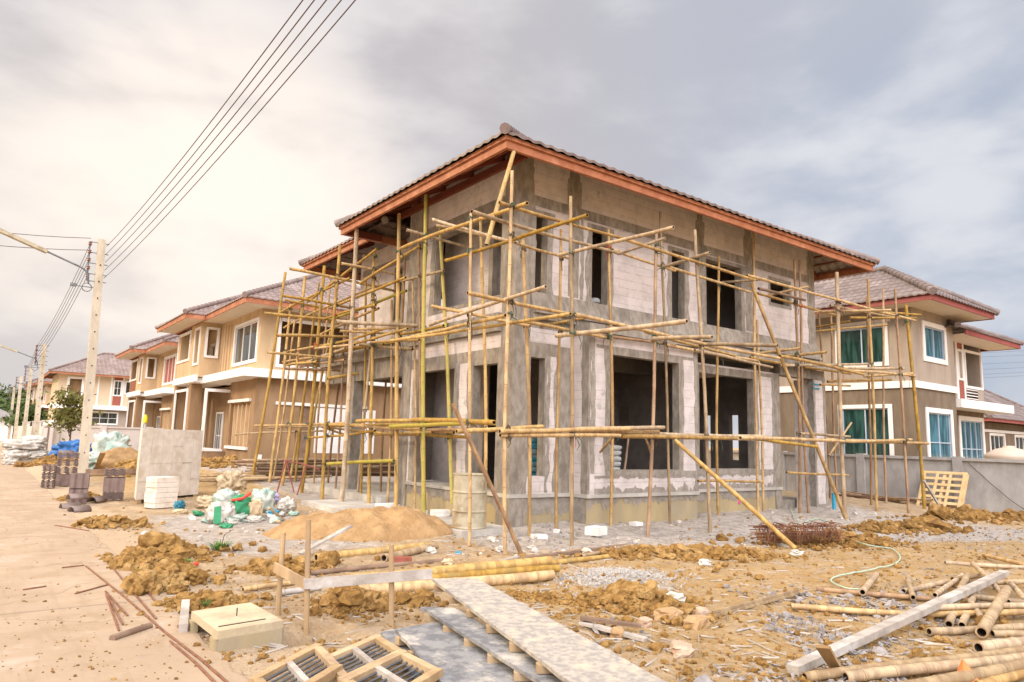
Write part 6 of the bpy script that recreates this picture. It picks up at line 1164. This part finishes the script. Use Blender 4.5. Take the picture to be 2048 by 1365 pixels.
# pallet of wrapped blocks, small stack, roof tiles
A_ = Gt(270, 1008); B_ = Gt(396, 990); ex = V3(B_-A_, 0).normalized(); ey = Vector((.115, .993, 0)); L_ = (V3(B_, 0)-V3(A_, 0)).length
h = thing('block_pallet', 'tall pallet of new white blocks wrapped in clear film', 'block pallet', V3(A_, 0))
def pbox(o, a0, a1, b0, b1, z0, z1, q): 
    P = lambda a, b, z: V3(o, 0)+ex*a+ey*b+Vector((0, 0, z)); q.add([P(a0, b0, z0), P(a1, b0, z0), P(a1, b1, z0), P(a0, b1, z0), P(a0, b0, z1), P(a1, b0, z1), P(a1, b1, z1), P(a0, b1, z1)], [(3, 2, 1, 0), (4, 5, 6, 7), (0, 1, 5, 4), (1, 2, 6, 5), (2, 3, 7, 6), (3, 0, 4, 7)])
for k in range(3):
    q = MB(); pbox(A_, .05+k*(L_-.25)/2, .2+k*(L_-.25)/2, 0, 1.0, -.05, .13, q); q.build('bearer', 'wood', h)
rs = random.Random(5); ncol = 6
for j in range(4):
    for i in range(ncol):
        o_ = rs.uniform(-.012, .012); w_ = L_/ncol; q = MB(); pbox(A_, i*w_+.0015, (i+1)*w_-.0015, o_, 1.0+o_, .131+j*.452, .131+(j+1)*.452-.0015, q); q.build('block', 'block_white', h)
A2 = Gt(309, 1019); B2 = Gt(354, 1014); ex = V3(B2-A2, 0).normalized(); ey = Vector((-ex.y, ex.x, 0)); L2 = (B2-A2).length
for j in range(6):
    q = MB(); o_ = rs.uniform(-.015, .015); pbox(A2, o_, L2+o_, 0, .42, gz1(A2.x, A2.y)+.02+j*.125, gz1(A2.x, A2.y)+.02+(j+1)*.125-.006, q); solo(q, 'block', 'block_white', 'white block in the knee-high stack in front of the wrapped pallet', 'block', V3(A2, 0), 'small stack of white blocks')
def tile_stack(label, px, py, wpx, n, rot, loc_h=None):
    c = Gt(px, py); e = Gt(px+wpx, py); W = (e-c).length; x_ = Vector((math.cos(rot), math.sin(rot), 0)); y_ = Vector((-x_.y, x_.x, 0)); h = thing('tile_stack', label, 'roof tiles', c, 'stacks of brown roof tiles by the road')
    rs = random.Random(px)
    def wavy(org, du, dv, nn, hgt, th=.02):     # one double-roman tile
        q = MB(); N_ = 18; v = []
        for sgn in (0, 1):
            for j in (0, 1):
                for i in range(N_+1):
                    u = i/N_; v.append(org+du*(u*W)+dv*(hgt*j)+nn*(.022*math.cos(u*5*math.pi)+sgn*th))
        m = N_+1; f = []
        for i in range(N_): f += [(i, i+1, m+i+1, m+i), (2*m+i+1, 2*m+i, 3*m+i, 3*m+i+1), (i+1, i, 2*m+i, 2*m+i+1), (m+i, m+i+1, 3*m+i+1, 3*m+i)]
        f += [(0, m, 3*m, 2*m), (m-1, 3*m-1, 4*m-1, 2*m-1)]
        q.add(v, f); q.build('tile', 'tile_dark', h)
    zz = .02; Z_ = Vector((0, 0, 1))
    for tier in n:
        if tier == 'f':
            for k in range(5): wavy(c+Z_*(zz+.022)+Vector((rs.uniform(-.008, .008), rs.uniform(-.01, .01), 0)), x_, y_, Z_, .36); zz += .043
            zz += .03
        else:
            for k in range(8): wavy(c+Z_*zz+y_*(.022+k*.044)+Vector((rs.uniform(-.006, .006), 0, rs.uniform(-.012, .012))), x_, Z_, y_, .36)
            zz += .375
    return c
tile_stack('low tile stack farthest left, beside the tallest one', 80, 978, 27, 'fff', -.2); tile_stack('tallest tile stack, topped with ridge caps', 107, 974, 38, 'sfff', -.2); tile_stack('tile stack behind the ridge caps at the road edge', 134, 1010, 38, 'ss', -.15); tile_stack('tile stack nearest the wrapped pallet', 203, 1004, 40, 'fsf', -.15)
for (px, py, dz, rot, lb) in ((140, 1018, .0, .2, 'ridge cap lying at the road edge, left one'), (158, 1024, .0, .5, 'ridge cap lying at the road edge, nearest the camera'), (152, 1012, .16, .3, 'ridge cap resting on the others at the road edge'), (193, 1004, .0, .9, 'ridge cap leaning by the stack nearest the pallet'), (126, 968, .98, .1, 'ridge cap on top of the tallest tile stack')):
    c = Gt(px, py)+Vector((0, 0, dz)); q = MB(); x_ = Vector((math.cos(rot), math.sin(rot), 0)); y_ = Vector((-x_.y, x_.x, 0)); vs = []
    for rr in (.14, .115):
        for s in (-.2, .2):
            for k in range(9): a = math.pi*k/8; vs.append(c+x_*s+y_*(rr*(1+.15*(s > 0))*math.cos(a))+Vector((0, 0, rr*math.sin(a))))
    f = []
    for k in range(8): f += [(k, 9+k, 10+k, k+1), (19+k, 28+k, 27+k, 18+k), (k, k+1, 19+k, 18+k), (10+k, 9+k, 27+k, 28+k)]
    f += [(0, 18, 27, 9), (8, 17, 35, 26)]; q.add(vs, f, 0, True); solo(q, 'ridge_tile', 'tile', lb, 'roof tile', c, 'loose ridge caps')
# sacks and bags
def sack(px, py, r, mt, label, rot=0, e=.75, amp=.22, dz=0.0, name='sack', tilt=0.0, group='heap of builders bags and sacks'):
    c = Gt(px, py); q = MB(); q.blob(c+Vector((0, 0, r[2]*.85+dz)), r, rot, e, amp*1.25, 2.4, px % 23, (40, 26), 0, tilt, crease=1.3); return solo(q, name, mt, label, 'sack', c, group)
s_ = sack(440, 1046, (.30, .22, .24), 'plastic_w', 'full white woven sack with a green stripe at the left of the heap', .2)
q = MB(); c = Gt(427, 1050); x_ = Vector((math.cos(-.65), math.sin(-.65), 0)); q.slab([c+Vector((-.06, -.19, .04)), c+Vector((.09, -.21, .04)), c+Vector((.08, -.17, .40)), c+Vector((-.05, -.14, .38))], .015); q.build('printed_stripe', 'sack_green', s_)
s_ = sack(480, 1036, (.27, .2, .27), 'sack_green', 'bright green sack with a red hem in the middle of the heap', .3); q = MB(); c = Gt(480, 1036); q.tube([c+Vector((-.25, -.12, .40)), c+Vector((-.05, -.22, .44)), c+Vector((.13, -.2, .56))], .035, 8); q.build('hem', 'red', s_)
sack(452, 1026, (.28, .22, .24), 'sack_mint', 'mint and white printed sack behind the striped one', .1, dz=.1); sack(462, 1000, (.35, .26, .28), 'sack_beige', 'beige opened sack at the top of the heap', .4, .6, .4, .25)
sack(525, 1024, (.28, .21, .30), 'sack_mint', 'tall mint plastic bag at the right of the heap', .3); sack(508, 1036, (.18, .14, .22), 'sack_beige', 'beige bundle in front of the tall mint bag', 0, .6)
sack(573, 1026, (.24, .2, .2), 'plastic_w', 'knotted white plastic bag at the far right of the heap', .5, 1, .3); sack(505, 1046, (.2, .13, .08), 'plastic_w', 'small white bag lying in front of the heap', .2); sack(475, 1048, (.25, .15, .10), 'sack_mint', 'flattened mint and white bag at the front of the heap', .6, .8, .4)
sack(415, 1016, (.28, .2, .16), 'sack_beige', 'slumped beige sack behind the striped one', 0, .7, .3); sack(358, 1024, (.13, .12, .14), 'teal', 'dark teal bag beside the small block stack', 0, .8, .4); sack(360, 1028, (.16, .1, .06), 'sack_beige', 'flat beige bag under the teal one', 0, .8); sack(545, 1022, (.14, .12, .14), 'lilac', 'crumpled lilac cloth at the right of the heap', .3, .9, .5, .2); sack(545, 1034, (.14, .10, .08), 'cyan', 'blue scrap of sheet at the right of the heap', .3, .7, .5)
rs = random.Random(77)
for k in range(26):
    px, py = rs.gauss(475, 52), rs.gauss(1034, 11); w_ = rs.uniform(.07, .2); c = Gt(px, py); q = MB(); q.blob(c+Vector((0, 0, w_*.25+(.12 if abs(px-470) < 45 and py < 1036 else 0))), (w_, w_*.7, w_*.4), rs.uniform(0, 3), .8, .5, 2.6, k, (18, 12), 0, rs.uniform(-.4, .4), crease=1.5)
    solo(q, 'torn_sack', rs.choice(('plastic_w', 'sack_mint', 'sack_beige', 'sack_beige', 'plastic_w', 'lilac', 'sack_green', 'sack_grey')), 'torn crumpled scrap of sack strewn around the bag heap', 'sack scrap', c, 'torn sacks round the bag heap')
q = MB(); a, b = Gt(538, 1016, .32), Gt(568, 1041, .02); q.bar(a, b, .045, .045); solo(q, 'batten', 'wood', 'yellow batten leaning on the right end of the bag heap', 'batten', (a+b)/2)
for px, lb in ((290, 'yellow-topped post showing above the left part of the wrapped pallet'), (355, 'yellow-topped post showing above the right part of the wrapped pallet')):
    c = Gt(px, 915); e = VT(c, px, 846); q = MB(); q.tube([c, e], .07, 8); t_ = thing('marker_post', lb, 'post', c); q.build('post', 'wall_grey', t_); q = MB(); q.tube([e, e+Vector((0, 0, .28)), e+Vector((0, 0, .46))], [.13, .12, .05], 10); q.build('cap', 'yellow', t_)
# the lot farther down the street
GS = 'materials heaped along the street'
sack(143, 921, (.9, .5, .5), 'blue_tarp', 'crumpled blue tarpaulin beside the power pole', .2, .6, .4, name='tarpaulin', group=GS); sack(160, 905, (.7, .5, .42), 'plastic_w', 'white sheet showing above the blue tarpaulin', .2, .7, .3, .7, name='tarpaulin', group=GS)
sack(217, 932, (.75, .5, .78), 'sack_mint', 'big pale green bulk bag slumped beside the far sand heap', .3, .7, .28, name='bulk_bag', tilt=.25, group=GS); sack(190, 938, (.5, .4, .3), 'sack_mint', 'low crumpled sheet at the foot of the bulk bag', .3, .8, .45, name='tarpaulin', group=GS)
sack(246, 940, (1.05, .7, .66), 'sand', 'far heap of orange sand beside the bulk bag', .1, 1, .12, -.35, name='sand_heap', group=GS); sack(262, 905, (.6, .4, .2), 'plastic_w', 'white sheet end by the wrapped pallet', .1, .7, .3, .7, name='tarpaulin', group=GS)
q = MB(); a, b = Gt(193, 936, .1), Gt(206, 905, 1.0); q.bar(a, b, .16, .05); solo(q, 'plank', 'wood', 'reddish plank leaning on the bulk bag', 'plank', (a+b)/2)
q = MB(); a, b = Gt(146, 943, .2), Gt(268, 943, .2); q.bar(a, b, .12, .16); solo(q, 'timber', 'wood_dark', 'long low brown timber lying behind the power pole', 'timber', (a+b)/2)
h = thing('sack_pallet', 'wooden pallet carrying white sacks on the far road edge', 'pallet', Gt(50, 932)); q = MB(); c = Gt(52, 930); q.box(c.x-.9, c.x+1.0, c.y-.1, c.y+1.4, .02, .28); q.build('deck', 'wood_grey', h)
for k, (px, dz, w_, lb) in enumerate(((32, .3, .65, 'lower left sack on the far pallet'), (64, .3, .65, 'lower right sack on the far pallet'), (42, .75, .9, 'large sagging white sack on top of the far pallet'), (62, .95, .6, 'upper right white sack on the far pallet'), (22, -.05, .4, 'white sack slumped on the road left of the far pallet'))):
    sack(px, 930, (w_, .55, .28), 'plastic_w', lb, .05, .7, .2, dz, group='white sacks on the far pallet')

# cement bags stacked indoors
for n_, (cx, cy, mt, rows, lb) in enumerate(((12.0, 12.75, 'cementbag', 8, 'grey cement bag in the left stack inside the bay opening'), (12.7, 12.8, 'cementbag', 8, 'grey cement bag in the right stack inside the bay opening'), (10.18, 12.85, 'bluebag', 11, 'blue cement bag stacked behind the narrow opening by the corner'))):
    for k in range(rows):
        c = Vector((cx+random.uniform(-.03, .03), cy+random.uniform(-.03, .03), .785+.065+k*.135)); q = MB(); q.blob(c, (.33, .21, .074), random.uniform(-.06, .06), .45, .10, 2, n_*20+k, (20, 10)); solo(q, 'cement_bag', mt, lb, 'cement bag', c, 'cement bags stacked indoors')
for a, b, lb in (((12.95, 12.6, .8), (13.35, 12.7, 2.3), 'thin pole leaning inside the bay opening'), ((9.6, 13.1, .8), (9.75, 12.7, 3.4), 'thin pole standing inside behind the drum')):
    q = MB(); culm(q, a, b, .03, 3); solo(q, 'bamboo_pole', ['bam_b', 'inside', 'bam_node'], lb, 'bamboo pole', a)
for a, b, lb in (((11.55, 12.45, 4.85), (11.9, 12.6, 5.5), 0), ):
    for k in range(4):
        c = Vector((11.5+.16*(k % 3), 12.55, 5.05+.16*k)); q = MB(); q.blob(c, (.24, .16, .08), k, .6, .15, 2, 40+k, (16, 10)); solo(q, 'sack', 'cementbag', 'bag heaped behind the second upper window', 'sack', c, 'bags behind the upper window')

# rebar stirrups, hose, pipe, wooden pallet, pole piles
a, b = Gt(1522, 1070, .16), Gt(1672, 1068, .16); h = thing('rebar_bundle', 'bundle of rusty rebar stirrups lying before the porch pier', 'rebar', V3((a+b)/2, 0)); dd = (b-a).normalized(); sd = dd.cross(Vector((0, 0, 1))).normalized(); rs = random.Random(4)
for k in range(46):
    c = a.lerp(b, (k+.5)/46)+Vector((0, 0, rs.uniform(-.02, .05))); w_, hh = rs.uniform(.17, .24), rs.uniform(.12, .18); tl = rs.uniform(-.3, .3); q = MB(); q.tube([c+sd*(w_*x_)+dd*(tl*z_*.25)+Vector((0, 0, hh*z_)) for x_, z_ in ((-1, -.8), (-.8, -1), (.8, -1), (1, -.8), (1, .8), (.8, 1), (-.8, 1), (-1, .8), (-1, -.8))], .0085, 4, 0, False); q.build('stirrup', 'rust', h)
for k in range(14):
    o_ = sd*rs.uniform(-.22, .22)+Vector((0, 0, rs.uniform(-.12, .2))); q = MB(); q.tube([a-dd*.15+o_, a.lerp(b, .5)+o_+sd*rs.uniform(-.04, .04), b+dd*rs.uniform(0, .2)+o_], .008, 4); q.build('bar', 'rust', h)
for pl, lb in (([(1560, 1000), (1575, 1018), (1588, 1035), (1600, 1050), (1560, 1052), (1530, 1056)], 'green hose end by the porch step'), ([(1610, 1044), (1640, 1038), (1660, 1052), (1685, 1073), (1735, 1090), (1782, 1098), (1800, 1113), (1790, 1128), (1755, 1137), (1715, 1145), (1678, 1152), (1662, 1162), (1690, 1176), (1722, 1179)], 'long pale green garden hose snaking over the clay')):
    pts = [Gt(*p, .03) for p in pl]; fin = []
    for i in range(len(pts)-1):
        p0, p1, p2, p3 = pts[max(i-1, 0)], pts[i], pts[i+1], pts[min(i+2, len(pts)-1)]
        for t in np.linspace(0, 1, 6, endpoint=False): fin.append(.5*((2*p1)+(p2-p0)*t+(2*p0-5*p1+4*p2-p3)*t*t+(3*p1-p0-3*p2+p3)*t**3))
    q = MB(); q.tube([V3(p, max(p.z, gz1(p.x, p.y)+.03)) for p in fin+[pts[-1]]], .011, 6); solo(q, 'garden_hose', 'hose', lb, 'hose', pts[0])
c = Gt(1668, 1018); q = MB(); q.tube([c-Vector((0, 0, .1)), c+Vector((0, 0, .42))], .05, 10); q.tube([c+Vector((0, 0, .42)), c+Vector((0, 0, .47))], .058, 10); solo(q, 'pipe_stub', 'cyan', 'upright blue plastic pipe stub beside the porch pier', 'pipe', c)
b0, b1 = G(1828, 1003, .05), G(1916, 1010, .05); t0, t1 = PX(1840, 945, 26.75), PX(1929, 955, 26.75); b0.x = b1.x = 26.0
h = thing('wooden_pallet', 'slatted wooden pallet leaning upright against the grey wall', 'pallet', (26.2, (b0.y+b1.y)/2, 0)); nrm = (b1-b0).cross(t0-b0).normalized()
b0, b1, t0, t1 = Vector((26.05, 11.35, .03)), Vector((26.05, 9.95, .03)), Vector((26.78, 11.35, 1.22)), Vector((26.78, 9.95, 1.22)); nrm = (b1-b0).cross(t0-b0).normalized(); nrm = nrm if nrm.x < 0 else -nrm
for k in range(7): u = k/6; q = MB(); q.bar(b0.lerp(t0, u)+nrm*.02, b1.lerp(t1, u)+nrm*.02, .018, .10, (t0-b0)); q.build('slat', 'wood_pallet', h)
for k in range(3): u = .02+k*.48; q = MB(); q.bar(b0.lerp(b1, u)-nrm*.04, t0.lerp(t1, u)-nrm*.04, .09, .09, nrm); q.build('bearer', 'wood_pallet', h)
for k in range(4): u = .05+k*.3; q = MB(); q.bar(b0.lerp(b1, u)+nrm*.04, t0.lerp(t1, u)+nrm*.04, .09, .018, nrm); q.build('slat', 'wood_pallet', h)
q = MB(); a = Gt(1888, 1027, .02); q.bar(a, VT(a, 1848, 962), .09, .05); solo(q, 'plank', 'wood_grey', 'grey plank leaning in front of the wooden pallet', 'plank', a)
rs = random.Random(11)
A_, B_ = G(1690, 1000, .05), G(1925, 1018, .05)
for k in range(16):
    o1 = Vector((rs.uniform(-.5, .5), rs.uniform(-.4, .9), rs.uniform(.0, .3))); o2 = Vector((rs.uniform(-1.2, .5), rs.uniform(-.3, .8), rs.uniform(.0, .3))); q = MB(); culm(q, A_.lerp(B_, rs.uniform(0, .25))+o1, A_.lerp(B_, rs.uniform(.7, 1))+o2, rs.uniform(.03, .045), 100+k, .01, .08); solo(q, 'bamboo_pole', [rs.choice((Wk, 'bam_b', 'wood_dark', Wk)), 'inside', 'bam_node'], 'thin pole in the pile along the foot of the grey boundary wall', 'bamboo pole', A_, 'pile of poles at the grey wall')
for k in range(26):
    a = Vector((rs.uniform(7.0, 9.5), rs.uniform(25.6, 27.6), .38+rs.uniform(.0, .55))); b = a+Vector((rs.uniform(4.5, 7.5), rs.uniform(-.9, .9), rs.uniform(-.12, .12))); q = MB(); culm(q, a, b, rs.uniform(.035, .055), 200+k, .008, .08); solo(q, 'bamboo_pole', [rs.choice((Wk, 'bam_b', Tk, 'wood_dark')), 'inside', 'bam_node'], 'pole in the long stack in front of the tan house', 'bamboo pole', a, 'stack of poles before the tan house')
for k in range(9):
    a = Vector((rs.uniform(4.8, 6.5), rs.uniform(24.0, 26), .33+rs.uniform(.0, .15))); b = a+Vector((rs.uniform(2.5, 4.0), rs.uniform(-.8, .8), rs.uniform(-.05, .1))); q = MB(); culm(q, a, b, rs.uniform(.03, .05), 300+k, .008, .08); solo(q, 'bamboo_pole', [rs.choice((Wk, Tk)), 'inside', 'bam_node'], 'pole strewn on the soil between the wrapped pallet and the scaffold', 'bamboo pole', a, 'poles strewn behind the bag heap')
# poles stored in the carport
for k in range(7):
    x_ = 11.0+rs.uniform(0, 5); a = Vector((x_, rs.uniform(17.5, 21.5), .34)); q = MB(); culm(q, a, a+Vector((rs.uniform(-.25, .25), rs.uniform(-.2, .2), rs.uniform(2.9, 3.2))), .045, 400+k, .006); solo(q, 'bamboo_pole', [rs.choice((Tk, 'bam_b')), 'inside', 'bam_node'], 'upright prop pole standing under the carport slab', 'bamboo pole', a, 'props under the carport')
# weeds
def weed(px, py, n, s, label):
    c = Gt(px, py); v = []; f = []; rs = random.Random(px)
    for k in range(n):
        a = rs.uniform(0, 6.28); d = Vector((math.cos(a), math.sin(a), 0)); sd = Vector((-d.y, d.x, 0)); b_ = c+d*rs.uniform(0, s*.7); l = s*rs.uniform(.5, 1.2); m_ = b_+d*l*.4+Vector((0, 0, l*.7)); e = b_+d*l*.9+Vector((0, 0, l*rs.uniform(.5, .9))); w_ = s*.07; o = len(v)
        v += [b_-sd*w_*.5, b_+sd*w_*.5, m_+sd*w_, m_-sd*w_, e]; f += [(o, o+1, o+2, o+3), (o+3, o+2, o+4)]
    q = MB(); q.add(v, f); return solo(q, 'weed', 'grass', label, 'plant', c), c
o, c = weed(440, 1102, 90, .16, 'leafy green weed with one tall stem on the gravelly patch'); q = MB(); q.tube([c, c+Vector((.05, 0, .25)), VT(c, 466, 1060)], [.008, .006, .003], 5); q.build('stem', 'bark', o)
weed(375, 1128, 40, .08, 'small green weed at the edge of the large clay heap'); weed(276, 1146, 24, .07, 'tiny green tuft at the road edge'); weed(410, 1212, 30, .07, 'green tuft behind the drain box'); weed(505, 1288, 12, .06, 'tiny tuft in front of the drain box')
